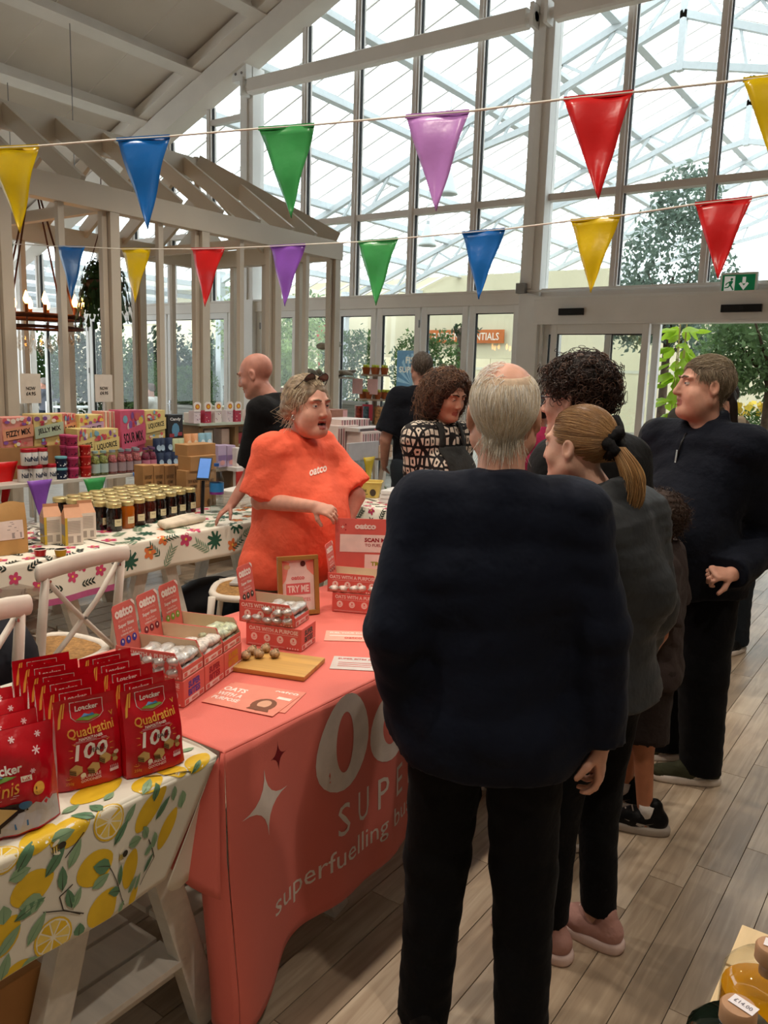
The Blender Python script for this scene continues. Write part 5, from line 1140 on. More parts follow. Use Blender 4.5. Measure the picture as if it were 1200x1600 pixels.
q = MB(); q.box((0, 0, 0), (.2, .15, .012)); tag(q.build('notebook', mat('grey_paper', '#b9b6b2', .6), loc=(-3.08, 3.12, .474), rz=.5), 'grey notebook lying on the bentwood chair seat', 'notebook')
# ================================================================== SHELVES AND GOODS BEHIND
shelf_w = mat('shelf_white', '#cfc8bc', .5, var=.05, scale=6)
def shelf_unit(label, x0, x1, y0, y1, levels, name='shelf_rack'):
    o = thing(name, label, 'shelf', ((x0 + x1) / 2, (y0 + y1) / 2, 0)); cx, cy = (x0 + x1) / 2, (y0 + y1) / 2
    for z in levels: q = MB(); q.b2((x0 - cx, y0 - cy, z - .022), (x1 - cx, y1 - cy, z)); q.build('board', shelf_w, o, bevel=.002)
    for y in (y0 + .12, y1 - .12):
        for s, x in ((-1, x0 + .05), (1, x1 - .05)): q = MB(); q.bar((x - cx, y - cy, levels[-1] - .02), (x - cx, y - cy + (.14 if y < cy else -.14) * -1, .004), .04, .05, up=(1, 0, 0)); q.build('leg', shelf_w, o)
    return o
shelf_unit('white plank shelf of sweets tubs and bottles before the pavilion', -4.98, -4.60, 2.45, 4.15, [.35, .9])
def pkg(name, label, cat, X, rc, depth, m, lines=(), pm=(), band=None, group=None, ground=None):
    """upright carton whose printed face looks along +x at plane x = X; rc = photo box left, top, right, bottom"""
    l, t_, r_, b_ = rc; A, B = at_x(l, (t_ + b_) / 2, X), at_x(r_, (t_ + b_) / 2, X); z0 = at_x((l + r_) / 2, b_, X).z if ground is None else ground; z1 = at_x((l + r_) / 2, t_, X).z
    w, h = abs(B.y - A.y), z1 - z0; o = thing(name, label, cat, (X, (A.y + B.y) / 2, z0), 0, group)
    q = MB(); q.b2((-depth, -w / 2, 0), (0, w / 2, h)); q.build('carton', m, o, bevel=.002, seg=1)
    if lines:
        q = MB(); F = face_fn((0, 0, 0), (0, 1, 0), (0, 0, 1), .0015); i = 0
        for kind, *a in lines:
            G = (lambda u, v, i=i: F(u, v) + V3(.0004 * i, 0, 0)); i += 1
            if kind == 'r': put_poly(q, rect(a[0] * w, a[1] * h, a[2] * w, a[3] * h), G, a[4])
            elif kind == 's': put_poly(q, [(x * w, y * h) for x, y in a[0]], G, a[1])
            elif kind == 'd': put_poly(q, ell(a[0] * w, a[1] * h, a[2] * w, a[3] * h, 10), G, a[4])
            else: put_text(q, a[0], G, (a[1] * w, a[2] * h), w=a[3] * w, h=a[4] * h, mi=a[5], bold=.03, ang=a[6] if len(a) > 6 else 0)
        q.build('lettering', list(pm), o)
    return o
def cmat(c, r=.5): return mat('print_' + c.lstrip('#'), c, r, var=.04)
def sweet_box(label, X, rc, body, bandc, word, seed, ground=None):
    r = random.Random(seed); cs = ['#d96b6b', '#e8c45a', '#7fb0c4', '#f0e6d8', '#c94a5a', '#8a5aa0']
    L = []
    for k in range(14): L.append(('d', r.uniform(-.42, .42), r.uniform(.66, .95), r.uniform(.05, .1), r.uniform(.04, .09), 2 + r.randrange(6)))
    for k in range(8): L.append(('d', r.uniform(-.42, .42), r.uniform(.05, .2), r.uniform(.04, .09), r.uniform(.03, .07), 2 + r.randrange(6)))
    L += [('s', [(-.5, .22), (.5, .36), (.5, .76), (-.5, .6)], 0), ('t', word, 0, .49, .8, .2, 1, .13)]
    return pkg('sweet_box', label, 'box', X, rc, .13, body, L, [bandc, cmat('#1c1a1a')] + [cmat(c) for c in cs], group='sweet boxes', ground=ground)
pinkb = cmat('#e59a8c'); peach = cmat('#e0a07c'); mint = cmat('#b8cbb0'); ylw = cmat('#e3cf8a'); lil = cmat('#b79ac0'); rose = cmat('#d3607e'); crm = cmat('#e8dcc4'); kraft = mat('kraft_card', '#a97f52', .75, var=.08, scale=7); krd = cmat('#5d452c')
# risers the sweet boxes stand on
for i, (ya, yb, z1) in enumerate(((2.5, 3.0, 1.10), (3.02, 3.42, 1.10), (3.45, 4.1, 1.10))):
    q = MB(); q.b2((-.16, ya, .9), (.0, yb, z1)); tag(q.build('riser_box', kraft, bevel=.003, loc=(-4.82, 0, 0.0004)), ('plain kraft carton under the fizzy mix box', 'plain kraft carton under the stacked liquorice boxes', 'plain kraft carton behind the dark bottles')[i], 'box')
sweet_box('peach fizzy mix sweet box standing on a kraft carton', -4.83, (3, 652, 51, 692), pinkb, peach, 'FIZZY MIX', 1, 1.1005)
sweet_box('mint green jelly mix sweet box standing on a kraft carton', -4.83, (53, 647, 98, 688), ylw, mint, 'JELLY MIX', 2, 1.1005)
sweet_box('orange sweet mix box between jelly mix and foam fruits', -4.87, (99, 646, 119, 688), pinkb, peach, 'MIX', 3, 1.1005)
sweet_box('lilac foam fruits sweet box above the red tubs', -4.83, (124, 648, 161, 690), ylw, lil, 'FOAM FRUITS', 4, 1.1005)
for k in range(7): pkg('sweet_box', 'thin pink sweet box filed edge on before sour mix, %s' % ['first', 'second', 'third', 'fourth', 'fifth', 'sixth', 'last'][k], 'box', -4.83 - .004 * k, (161.5 + 3.3 * k, 643, 164.2 + 3.3 * k, 690), .13, (pinkb, crm)[k % 2], group='edge on sweet boxes', ground=1.1005)
sweet_box('deep pink sour mix sweet box standing tall', -4.79, (188, 641, 226, 695), rose, rose, 'SOUR MIX', 6, .9505)
sweet_box('pale yellow liquorice sweet box beside sour mix', -4.83, (227, 641, 258, 678), ylw, ylw, 'LIQUORICE', 7, 1.1005)
sweet_box('small yellow liquorice box behind the red tubs', -4.72, (121, 670, 145, 696), ylw, ylw, 'LIQUORICE', 8, .98)
sweet_box('small yellow liquorice box behind the glass bottles', -4.72, (146, 670, 185, 696), ylw, ylw, 'LIQUORICE', 9, .98)
q = MB(); q.b2((-.09, 2.95, .9), (.0, 3.55, .98)); tag(q.build('riser_box', kraft, loc=(-4.72, 0, 0.0004), bevel=.003), 'low kraft carton under the small liquorice boxes', 'box')
q = MB(); q.b2((-.09, 3.52, .9), (.0, 3.8, .95)); tag(q.build('riser_box', kraft, loc=(-4.79, .04, 0.0004), bevel=.003), 'low kraft carton under the sour mix box', 'box')
pkg('sweet_box', 'black sweet box with white and blue print beside liquorice', 'box', -4.83, (262, 648, 286, 678), .1, cmat('#2a2a2c'), [('t', 'Candy', 0, .8, .7, .16, 0), ('d', 0, .35, .25, .3, 1), ('r', -.4, .05, -.1, .2, 2), ('r', .15, .1, .42, .25, 2)], [cmat('#e8e8e8'), cmat('#5f93b5'), cmat('#a04048')], ground=1.1005)
# tubs and bottles standing on the shelf; each built once, then copied
def shelf_item(proto, px, X, z, label, group, rz=0):
    p = at_x(px, 740, X); o = dup(proto, (X, p.y, z), rz, label, group); return o
HID = []
def tub_proto(name, cat, prof, body_m, lid_prof, lid_m, wrap=None, n=16):
    o = thing(name, 'tub', cat); q = MB(); q.lathe(prof, n=n); q.build('body', body_m, o, smooth='angle')
    if lid_prof: q = MB(); q.lathe(lid_prof, n=n); q.build('lid', lid_m, o, smooth='angle')
    if wrap: wrap(o)
    HID.append(o); return o
def kill(o):
    for c in list(o.children): kill(c)
    bpy.data.objects.remove(o)
redl = cmat('#b01c2c', .35); wht = cmat('#dcdad6', .35)
def nal(o):
    q = MB(); f = lambda u, v: V3(.0335 * math.cos(u / .033), .0335 * math.sin(u / .033), v)
    put_text(q, 'Naff', f, (0, .04), w=.05, h=.03, bold=.03); put_poly(q, rect(-.02, .062, .03, .072), f, 1); q.build('lettering', [cmat('#1f2e4a'), cmat('#3a8fc4')], o)
tb = tub_proto('sweet_tub', 'tub', [(.03, 0), (.033, .005), (.033, .075), (.03, .082)], wht, [(.031, .082), (.033, .084), (.033, .1), (.03, .103)], redl, nal)
for i, (px, z) in enumerate(((36, 0), (49, 0), (58, 0), (67, 0), (80, 0), (42, .104), (52, .104), (67, .104))): shelf_item(tb, px, -4.655 - (.03 if i in (0, 1, 3) else 0), .9005 + z, 'white round tub with red lid and blue lettering, %s tier' % ('lower' if z == 0 else 'upper'), 'white sweet tubs')
def dots(o, c=('#e7b0b8',), R=.037, H=.06):
    r = random.Random(4); q = MB(); f = lambda u, v: V3((R + .0008) * math.cos(u / R), (R + .0008) * math.sin(u / R), v)
    for k in range(24): u = r.uniform(-.11, .11); v = r.uniform(.012, H); put_poly(q, ell(u, v, .004, .004, 6), f)
    q.build('dots', cmat(c[0]), o)
pt = tub_proto('candy_tub', 'tub', [(.033, 0), (.036, .055)], cmat('#9c2a52', .35), [(.038, .055), (.038, .066), (.034, .069)], cmat('#c24a78', .3), lambda o: dots(o, ('#3a1422',), .0355, .045))
rt = tub_proto('candy_tub', 'tub', [(.033, 0), (.036, .055)], cmat('#a81e1c', .35), [(.038, .055), (.038, .066), (.034, .069)], cmat('#b02420', .3), lambda o: dots(o, ('#e6a08a',), .0355, .045))
bt = tub_proto('candy_tub', 'tub', [(.033, 0), (.036, .06)], cmat('#1e2a44', .35), [(.038, .06), (.038, .07), (.034, .073)], cmat('#6fb0bc', .3), lambda o: dots(o, ('#e0e6ea',), .0355, .05))
for k in range(2): shelf_item(bt, 96, -4.65, .9005 + .0735 * k, 'navy spotted tub with pale blue lid, %s one' % ('lower', 'upper')[k], 'blue candy tubs')
for c, px in enumerate((104, 114)):
    for k in range(4 if c == 0 else 4): shelf_item(pt, px, -4.65 - (.075 if c == 0 else 0), .9005 + .0695 * k, 'raspberry pink tub in the %s pink stack, %s from the shelf' % (('rear', 'front')[c], ord_[k] if k else 'lowest'), 'pink candy tubs')
for k in range(3): shelf_item(rt, 134, -4.65, .9005 + .0695 * k, 'red spotted tub beside the glass bottles, %s' % ('lowest', 'middle', 'topmost')[k], 'red candy tubs')
gl_b = glass_mat('bottle_glass', (.9, .96, .95, 1), .12)
def bottle_wrap(c, c2):
    def w(o):
        q = MB(); q.lathe([(.03, .006), (.03, .1), (.02, .13)], n=12); q.build('sweets', mat('sweets_' + c, c, .6, var=.6, scale=90), o, smooth=True)
        q = MB(); q.lathe([(.0322, .02), (.0322, .08)], n=16, caps=False); q.build('paper_label', cmat(c2), o, smooth=True)
    return w
gb1 = tub_proto('sweet_bottle', 'bottle', [(.03, 0), (.032, .004), (.032, .1), (.022, .135), (.019, .15)], gl_b, [(.021, .15), (.021, .165)], cmat('#8fb0ae', .3), bottle_wrap('#8a8a48', '#a9bdb8'))
gb2 = tub_proto('sweet_bottle', 'bottle', [(.03, 0), (.032, .004), (.032, .1), (.022, .135), (.019, .15)], gl_b, [(.021, .15), (.021, .165)], cmat('#8d9aa4', .3), bottle_wrap('#b25a5e', '#a08c90'))
gb3 = tub_proto('sweet_bottle', 'bottle', [(.03, 0), (.032, .004), (.032, .1), (.022, .135), (.019, .15)], gl_b, [(.021, .15), (.021, .165)], cmat('#6a4a70', .3), bottle_wrap('#7a1f3c', '#c47a90'))
for i, (px, p_) in enumerate(((149, gb1), (162, gb1), (176, gb2), (190, gb2), (201, gb2), (214, gb2), (228, gb3), (238, gb3))):
    shelf_item(p_, px, -4.65, .9005, {0: 'clear glass bottle with a pale blue label and fruity sweets', 1: 'clear glass bottle of pink and white sweets', 2: 'clear glass bottle of dark red sweets with a pink label'}[(gb1, gb2, gb3).index(p_)], 'sweet bottles on the white shelf')
    if i % 2: shelf_item(p_, px - 3, -4.73, .9005, 'glass sweet bottle in the second row behind the front bottles', 'sweet bottles in the second row')
# navy and pale sweet pouches further along the shelf
def pouch_proto(c, c2):
    o = thing('sweet_pouch', 'p', 'pouch'); q = MB(); q.sheet(lambda u, v: V3(.022 * (1 - v ** 2) * (1 - abs(2 * u) ** 3) + .002, u * .075, v * .12), [-.5 + k / 8 for k in range(9)], [k / 8 for k in range(9)]); q.sheet(lambda u, v: V3(-.01 * (1 - v ** 2) * (1 - abs(2 * u) ** 3), u * .075, v * .12), [.5 - k / 8 for k in range(9)], [k / 8 for k in range(9)]); q.build('pouch', mat('pouch_' + c, c, .3, var=.1, scale=30), o, smooth=True)
    q = MB(); put_poly(q, ell(0, .05, .02, .022, 14), lambda u, v: V3(.0245 * (1 - (v / .12) ** 2) * (1 - abs(2 * u / .075) ** 3) + .004, u, v)); q.build('roundel', cmat(c2), o); HID.append(o); return o
np_, gp_, op_, cp_ = pouch_proto('#2a3550', '#9fb6c8'), pouch_proto('#b9c09a', '#e2e6cc'), pouch_proto('#e0a070', '#f0d4b0'), pouch_proto('#8fb8c8', '#dcecf0')
for i, (px, z, p_, nm, dx) in enumerate(((250, 0, np_, 'navy', 0), (262, 0, np_, 'navy', 0), (272, 0, np_, 'navy', 0), (252, .1, np_, 'navy', -.06), (264, .1, np_, 'navy', -.06), (274, .09, gp_, 'pale green', -.06), (282, .09, gp_, 'pale green', -.06), (286, .0, gp_, 'pale green', -.0), (294, .12, op_, 'peach', -.06), (304, .12, op_, 'peach', -.06), (315, .12, cp_, 'sky blue', -.06), (325, .12, cp_, 'sky blue', -.06), (246, .1, np_, 'navy', -.06))):
    shelf_item(p_, px, -4.66 + dx, .9005 + z, '%s sweet pouch with a round badge, %s' % (nm, 'standing on the shelf' if z == 0 else 'standing on the raised step'), '%s pouches' % nm)
q = MB(); q.b2((-4.76, 3.72, .9), (-4.685, 4.12, .99)); tag(q.build('riser_box', kraft, bevel=.003), 'low kraft step under the upper row of pouches', 'box')
# pennants pinned under the shelf
def shelf_flag(label, px, py, w, h, X, c, rot=0):
    p = at_x(px, py, X); q = MB(); n = 8
    q.sheet(lambda u, v: V3(.004 * math.sin(6 * v + u * 3), (u - .5) * w * (1 - v), -v * h), [k / 6 for k in range(7)], [k / n * .99 for k in range(n + 1)], thick=.0008)
    tag(q.build('pennant', flag_mat(c), loc=p, smooth=True), label, 'pennant', 'pennants under the shelves')
shelf_flag('purple pennant hanging under the white plank shelf', 62, 750, .17, .26, -4.59, 'purple'); shelf_flag('red pennant hanging at the end of the white plank shelf', 4, 722, .2, .3, -4.75, 'red'); shelf_flag('green pennant hanging under the glass bottles', 148, 747, .17, .26, -4.59, 'green'); shelf_flag('blue pennant hanging behind the kraft honey boxes', 221, 737, .15, .24, -4.59, 'blue')
# ---- honey jars in rows
dkg = mat('dark_honey', '#150b08', .08, spec=.8, var=0); amb = mat('amber_honey', '#a8560c', .1, spec=.8, var=.1); brn = mat('brown_honey', '#3a130a', .08, spec=.8, var=0); goldl = mat('gold_lid', '#cdbb84', .3, .5, var=.05)
def jar_proto(m):
    o = thing('honey_jar', 'jar', 'jar'); q = MB(); q.lathe([(.038, 0), (.0425, .007), (.0425, .108), (.037, .12), (.036, .128)], n=16); q.build('glass', m, o, smooth='angle')
    q = MB(); q.lathe([(.0385, .125), (.04, .128), (.04, .146), (.037, .15)], n=18); q.build('lid', goldl, o, smooth='angle')
    f = lambda u, v: V3(.0432 * math.cos(u / .043), .0432 * math.sin(u / .043), v); q = MB(); q.sheet(f, [-.021 + .042 * k / 5 for k in range(6)], [.028, .066]); s_ = q.build('paper_label', cmat('#dccfa8'), o)
    q = MB(); g_ = lambda u, v: V3(.0438 * math.cos(u / .043), .0438 * math.sin(u / .043), v); put_text(q, 'Honey', g_, (0, .052), w=.022, h=.008); put_poly(q, rect(-.014, .038, .012, .0395), g_); q.build('lettering', cmat('#5a4a30'), s_); HID.append(o); return o
JP = {'d': jar_proto(dkg), 'a': jar_proto(amb), 'b': jar_proto(brn)}
jd = Vector((-.245, .969, 0)); jb = Vector((-.969, -.245, 0)) * .9
for r_ in range(5):
    for k in range(8):
        if r_ > 3 and k > 6: continue
        p = Vector((-3.62, 2.64, .7562)) + jd * (.097 * k) + jb * (.101 * r_) + Vector((RND.uniform(-.004, .004), RND.uniform(-.004, .004), 0))
        ky = 'd' if k in (0, 4, 5, 6, 7, 8) else ('a' if k == 1 else 'b')
        dup(JP[ky], p, RND.uniform(-.3, .1), {'d': 'near black honey jar with gold lid', 'a': 'glowing amber honey jar with gold lid', 'b': 'red brown honey jar with gold lid'}[ky] + (' in the front row' if r_ == 0 else ' in the %s row back from the table edge' % ('', 'second', 'third', 'fourth', 'rearmost')[r_]), 'honey jars, %s row %d' % ({'d': 'dark', 'a': 'amber', 'b': 'brown'}[ky], r_))
# ---- kraft honey boxes
def kbox(label, rc, X, ground, words=True, depth=.09):
    return pkg('kraft_box', label, 'box', X, rc, depth, kraft, [('t', 'RAW HONEY', 0, .72, .7, .1, 0), ('t', 'COMB', 0, .58, .5, .08, 0), ('d', 0, .12, .12, .1, 0)] if words else [], [krd], group='kraft boxes', ground=ground)
for k in range(4): kbox('kraft honey box with dark print in the row behind the jars, %s' % ord_[k], (224 + 17 * k, 727, 240 + 17 * k, 775), -4.08, .7562)
q = MB(); q.b2((-4.17, 3.28, .92), (-4.075, 3.86, .945)); q
kbox('tall kraft honey box beside the water bottle, left one', (291, 735, 313, 800), -3.86, .7562); kbox('tall kraft honey box touching the water bottle', (314, 735, 338, 800), -3.86, .7562)
b3 = pkg('kraft_box', 'kraft carton lying on the tall kraft boxes', 'box', -3.85, (298, 712, 338, 735), .12, kraft, group='kraft boxes'); b4 = pkg('kraft_box', 'topmost plain kraft carton of the stack by the phone', 'box', -3.88, (293, 694, 337, 712), .12, kraft, group='kraft boxes')
# ---- water bottle, phone, pouch, cartons, silver wraps, rolled bags
wb = thing('water_bottle', 'large clear water bottle with a blue and purple label by the kraft boxes', 'bottle', (-3.66, 3.41, .7562)); q = MB(); q.lathe([(.04, 0), (.043, .01), (.043, .06), (.040, .07), (.043, .08), (.043, .2), (.03, .25), (.015, .275), (.014, .29)], n=18); q.build('bottle_body', glass_mat('clear_plastic', (.93, .95, .96, 1), .15), wb, smooth=True)
q = MB(); q.lathe([(.0438, .13), (.0438, .185)], n=20, caps=False); q.build('paper_label', cmat('#2f78b4', .3), wb, smooth=True); q = MB(); q.lathe([(.0438, .115), (.0438, .13)], n=20, caps=False); q.build('label_band', cmat('#7a2f7c', .3), wb, smooth=True); q = MB(); q.lathe([(.016, .285), (.016, .303)], n=14); q.build('cap', cmat('#2c5fa8', .4), wb)
q = MB(); q.lathe([(.0405, .006), (.0405, .19)], n=16); q.build('water', glass_mat('water', (.88, .92, .93, 1), .05), wb, smooth=True)
ph = thing('card_reader_phone', 'black phone with a blue lit screen leaning on the water bottle', 'phone', (-3.70, 3.335, .96), rot=(-.55, 0, .55)); q = MB(); q.b2((-.04, -.006, 0), (.04, .006, .15)); q.build('phone_body', black_pl, ph, bevel=.004); q = MB(); q.b2((-.035, -.0075, .01), (.035, -.006, .14)); q.build('screen', mat('phone_screen', '#4d78b8', .2, emit=.5), ph); q = MB(); q.bar((0, .01, .0), (0, .1, -.2), .02, .01); q.build('stand', black_pl, ph)
pp = thing('kraft_pouch', 'brown paper stand up pouch with a white label on the floral cloth', 'pouch', (-3.52, 1.97, .7562), -.5 + .3)
def pf(u, v, s=1): d = .045 * (1 - v ** 2.5) * (1 - .4 * abs(2 * u) ** 3) + .002; return V3(s * d, u * .19, v * .235 + .006 * math.sin(9 * u) * v ** 4)
q = MB(); q.sheet(lambda u, v: pf(u, v), [-.5 + k / 12 for k in range(13)], [k / 14 for k in range(15)]); q.sheet(lambda u, v: pf(u, v, -1), [.5 - k / 12 for k in range(13)], [k / 14 for k in range(15)])
for s in (-.5, .5):
    a = [pf(s, k / 14) for k in range(15)]; b = [pf(s, k / 14, -1) for k in range(15)]; q.add(a + b, [(k, k + 1, 16 + k, 15 + k) for k in range(14)])
q.build('paper_bag', mat('pouch_kraft', '#b58a52', .55, var=.08, scale=9, bump=.15, bscale=25), pp, smooth=True)
q = MB(); g_ = lambda u, v, o_=.002: pf(u / .19, v / .235) + V3(o_, 0, 0); put_poly(q, rect(-.075, .07, .075, .155), g_, 0, .03); 
for k in range(6): put_poly(q, rect(-.065, .145 - k * .008, .03 + .03 * math.sin(k * 3), .148 - k * .008), lambda u, v: g_(u, v, .0028), 1)
put_poly(q, rect(-.075, .066, .075, .0715), lambda u, v: g_(u, v, .0028), 2); put_poly(q, rect(.02, .075, .065, .1), lambda u, v: g_(u, v, .0028), 1); q.build('paper_label', [cmat('#d9c6bc'), cmat('#9a8f8c'), cmat('#6a5236')], pp)
def gable_carton(label, loc, rz):
    o = thing('gable_carton', label, 'carton', loc, rz, group='gable top cartons'); w, d, h = .085, .085, .135
    q = MB(); q.b2((-d / 2, -w / 2, 0), (d / 2, w / 2, h)); q.build('carton_body', cmat('#ddd4c6'), o, bevel=.002)
    q = MB(); q.add([(-d / 2, -w / 2, h), (d / 2, -w / 2, h), (d / 2, w / 2, h), (-d / 2, w / 2, h), (0, -w / 2 + .006, h + .045), (0, w / 2 - .006, h + .045), (0, -w / 2 + .006, h + .06), (0, w / 2 - .006, h + .06)], [(0, 1, 4), (2, 3, 5), (1, 2, 5, 4), (3, 0, 4, 5), (4, 5, 7, 6)]); q.build('gable_top', mat('carton_kraft_pink', '#c08e6c', .6, var=.05), o)
    q = MB(); L_ = face_fn((0, -w / 2, 0), (1, 0, 0), (0, 0, 1), .001); R_ = face_fn((d / 2, 0, 0), (0, 1, 0), (0, 0, 1), .001)
    put_poly(q, rect(-d / 2, 0, d / 2, .045), L_, 0); put_poly(q, rect(-d / 2, .045, d / 2, .1), L_, 1); put_poly(q, rect(-d / 2, .1, d / 2, h), L_, 3); put_poly(q, rect(-w / 2, 0, -w / 2 + .012, h), R_, 0)
    for k in range(8): put_poly(q, rect(-.03, .115 - k * .008, .03, .118 - k * .008), R_, 2)
    put_poly(q, rect(-.03, .012, -.005, .045), R_, 2); put_poly(q, rect(.012, .012, .03, .045), R_, 2); q.build('print', [cmat('#c4a83a'), cmat('#8e8c8c'), cmat('#a59c92'), MATS['carton_kraft_pink']], o)
gable_carton('kraft roofed milk carton at the front of the pair beside the pouch', (-3.49, 2.30, .7562), -.35); gable_carton('kraft roofed milk carton tucked behind the front carton', (-3.58, 2.245, .7562), -.33); gable_carton('kraft roofed carton next to the honey jars', (-3.56, 2.42, .7562), -.3)
q = MB(); r = random.Random(5)
for k in range(70): a = Vector((r.uniform(-.12, .12), r.uniform(-.1, .1), r.uniform(.005, .11))); b = a + Vector((r.uniform(-.08, .08), r.uniform(-.08, .08), r.uniform(-.02, .03))); b.z = max(.004, b.z); q.bar(a, b, .016, .003)
tag(q.build('silver_wrappers', mat('silver_strips', '#b9b5b4', .3, .6, var=.2), loc=(-3.72, 2.10, .7562)), 'heap of crumpled silver wrapper strips behind the pouch', 'wrappers', kind='stuff')
for px, c, nm in ((63, '#a81e1c', 'red'), (95, '#d3a42c', 'yellow')):
    p = at_z(px, 868, .757); o = thing('small_tub', 'small open %s pot with white inside on the floral cloth' % nm, 'pot', p); q = MB(); q.lathe([(.022, 0), (.028, .03)], n=16); q.build('pot_body', cmat(c), o, smooth='angle'); q = MB(); q.lathe([(.0285, .03), (.0265, .032), (.022, .024)], n=16); q.build('rim', cmat('#e6dccb'), o)
for k in range(3):
    p = Vector((-3.46 - .045 * k, 2.98 + .012 * k, .7562 + .021)); q = MB(); q.tube([(0, -.16, 0), (0, -.15, 0), (0, .05, .001), (0, .16, 0)], [.014, .02, .021, .018], 10); tag(q.build('rolled_bag', mat('rolled_paper', '#d8cbb6', .6, var=.1, bump=.3, bscale=20), loc=p, rz=.12 + .06 * k, smooth=True), 'rolled cream paper bag lying before the honey jars, %s roll' % ('front', 'middle', 'rear')[k], 'paper bag', 'rolled paper bags')
for k in range(5): q = MB(); q.b2((-.09, -.13, 0), (.09, .13, .02)); tag(q.build('paper_stack', cmat('#d9d4cc'), loc=(-3.78, 3.72, .7562 + .0205 * k), rz=.2 + .07 * math.sin(k * 2), bevel=.003), 'pad of white paper bags beside the arm of the black T-shirt, layer %s' % ('one', 'two', 'three', 'four', 'five')[k], 'paper', 'white paper pads')
# ---- black bag and green bag under the honey table, plastic boxes under the floral table
q = MB(); q.sph((0, 0, .19), (.2, .3, .19), 16); q.v = [(x * (1 + .15 * math.sin(5 * y + 3 * z)), y, max(0.003, z * (1 + .1 * math.sin(7 * x)))) for x, y, z in q.v]; tag(q.build('dark_bag', mat('navy_bag', '#12161f', .6), loc=(-3.62, 3.27, 0), smooth=True), 'dark navy bag on the floor under the tropical cloth', 'bag')
q = MB(); q.sph((0, 0, .13), (.16, .2, .13), 14); q.v = [(x * (1 + .2 * math.sin(9 * y)), y, max(0.003, z * (1 + .2 * math.sin(11 * x + 5 * y)))) for x, y, z in q.v]; tag(q.build('green_bag', mat('green_bag', '#3f6a34', .5), loc=(-3.3, 3.36, 0), smooth=True), 'crumpled green bag on the floor by the bentwood chair', 'bag')
for k in range(3):
    o = thing('food_box', 'clear plastic food box with a lid, %s of the stack on the chair' % ('bottom', 'middle', 'top')[k], 'box', (-3.03, 1.74, .466 + .082 * k), .15, 'clear food boxes'); q = MB(); q.lathe([(.1, 0), (.115, .07)], n=4); q.v = [(x * 1.1, y * .9, z) for x, y, z in q.v]; q.build('tray', glass_mat('frosted_plastic', (.82, .8, .78, 1), .2, .2), o); q = MB(); q.b2((-.1, -.085, .07), (.1, .085, .08)); q.build('lid', glass_mat('frosted_lid', (.75, .73, .72, 1), .3, .25), o); q = MB(); q.b2((-.06, -.05, .006), (.06, .05, .045)); q.build('contents', cmat('#8a7060'), o)
q = MB(); q.sph((0, 0, 0), (.2, .2, .2), 18); q.v = [(x * (1 + .1 * math.sin(8 * z)), y * (1 + .12 * math.sin(6 * x + 2)), z * (1.1 if z > 0 else .6) + .02 * math.sin(12 * y)) for x, y, z in q.v]; tag(q.build('dark_coat', mat('dark_coat', '#11131c', .85, var=.2), loc=(-2.56, 1.3, .59), smooth=True), 'dark navy coat heaped over the crossback chair by the minis bags', 'coat')
cbx = thing('cardboard_box', 'brown cardboard carton with red arrows under the lemon cloth', 'box', (-1.55, .68, .0)); q = MB(); q.b2((-.16, -.16, .001), (.14, .145, .40)); q.build('carton', mat('cardboard', '#b5824f', .8, var=.06, scale=5), cbx, bevel=.003); q = MB(); F = face_fn((.1412, .09, .24), (0, 1, 0), (0, 0, 1))
for k in (-1, 1): put_poly(q, rect(.012 * k - .002, 0, .012 * k + .002, .03), F); put_poly(q, [(.012 * k - .007, .03), (.012 * k + .007, .03), (.012 * k, .042)], F)
put_poly(q, rect(-.024, -.008, .024, -.004), F); q.build('arrows', cmat('#a8392c'), cbx)
# ---- right hand shelf of red and white boxes
RS = shelf_unit('pale plank shelf stacked with red and white confectionery boxes', -4.95, -4.1, 5.75, 6.75, [.5, .9])
def stripe_box(label, rc, X, ground, n, depth=.28):
    rr = pkg('confection_box', label, 'box', X, rc, depth, cmat('#e6d3cc'), [('r', -.48 + k / n, .08, -.48 + (k + .45) / n, .92, k % 2) for k in range(n)], [cmat('#b8747c'), cmat('#6e4a50')], group='red and white boxes', ground=ground); return rr
stripe_box('red and white striped box row in front of the grey tray', (566, 674, 607, 705), -4.14, .9005, 12); stripe_box('tall striped box row beside the coral T-shirt', (528, 665, 560, 702), -4.3, .9005, 9); stripe_box('long pink topped striped box on the tall row', (533, 655, 578, 668), -4.35, at_x(550, 668, -4.35).z, 12)
pkg('confection_box', 'flat white box with dark edge lying on the striped row', 'box', -4.16, (560, 668, 606, 674), .25, cmat('#cfc6c2'), [('r', -.45, .2, .45, .8, 0), ('d', .1, .5, .08, .3, 1)], [cmat('#5a4d4d'), cmat('#c44a52')])
pkg('open_tray', 'grey white open display tray below the striped row', 'tray', -4.11, (545, 691, 592, 709), .03, cmat('#bdb8ba'), ground=.9005); pkg('wooden_crate', 'small pale wooden crate of dark jars on the shelf end', 'crate', -4.1, (593, 696, 613, 712), .2, cmat('#c8a98c'), [('r', -.5, .45, .5, .52, 0)], [cmat('#8a6a50')], ground=.9005)
pkg('confection_box', 'white box with red heart print behind the coral sleeve', 'box', -4.5, (532, 676, 541, 702), .1, cmat('#e0d4cc'), [('d', 0, .7, .3, .15, 0), ('d', 0, .3, .3, .15, 0)], [cmat('#8c3038')], ground=.9005)
pkg('confection_box', 'tall kraft box with a pink side standing behind the striped boxes', 'box', -4.75, (518, 640, 543, 660), .18, cmat('#a8705a'), [('r', .2, .75, .48, .98, 0)], [cmat('#e0a8a8')], ground=.9005)
shelf_flag('yellow pennant hanging under the pale plank shelf', 577, 714, .17, .27, -4.09, 'yellow')
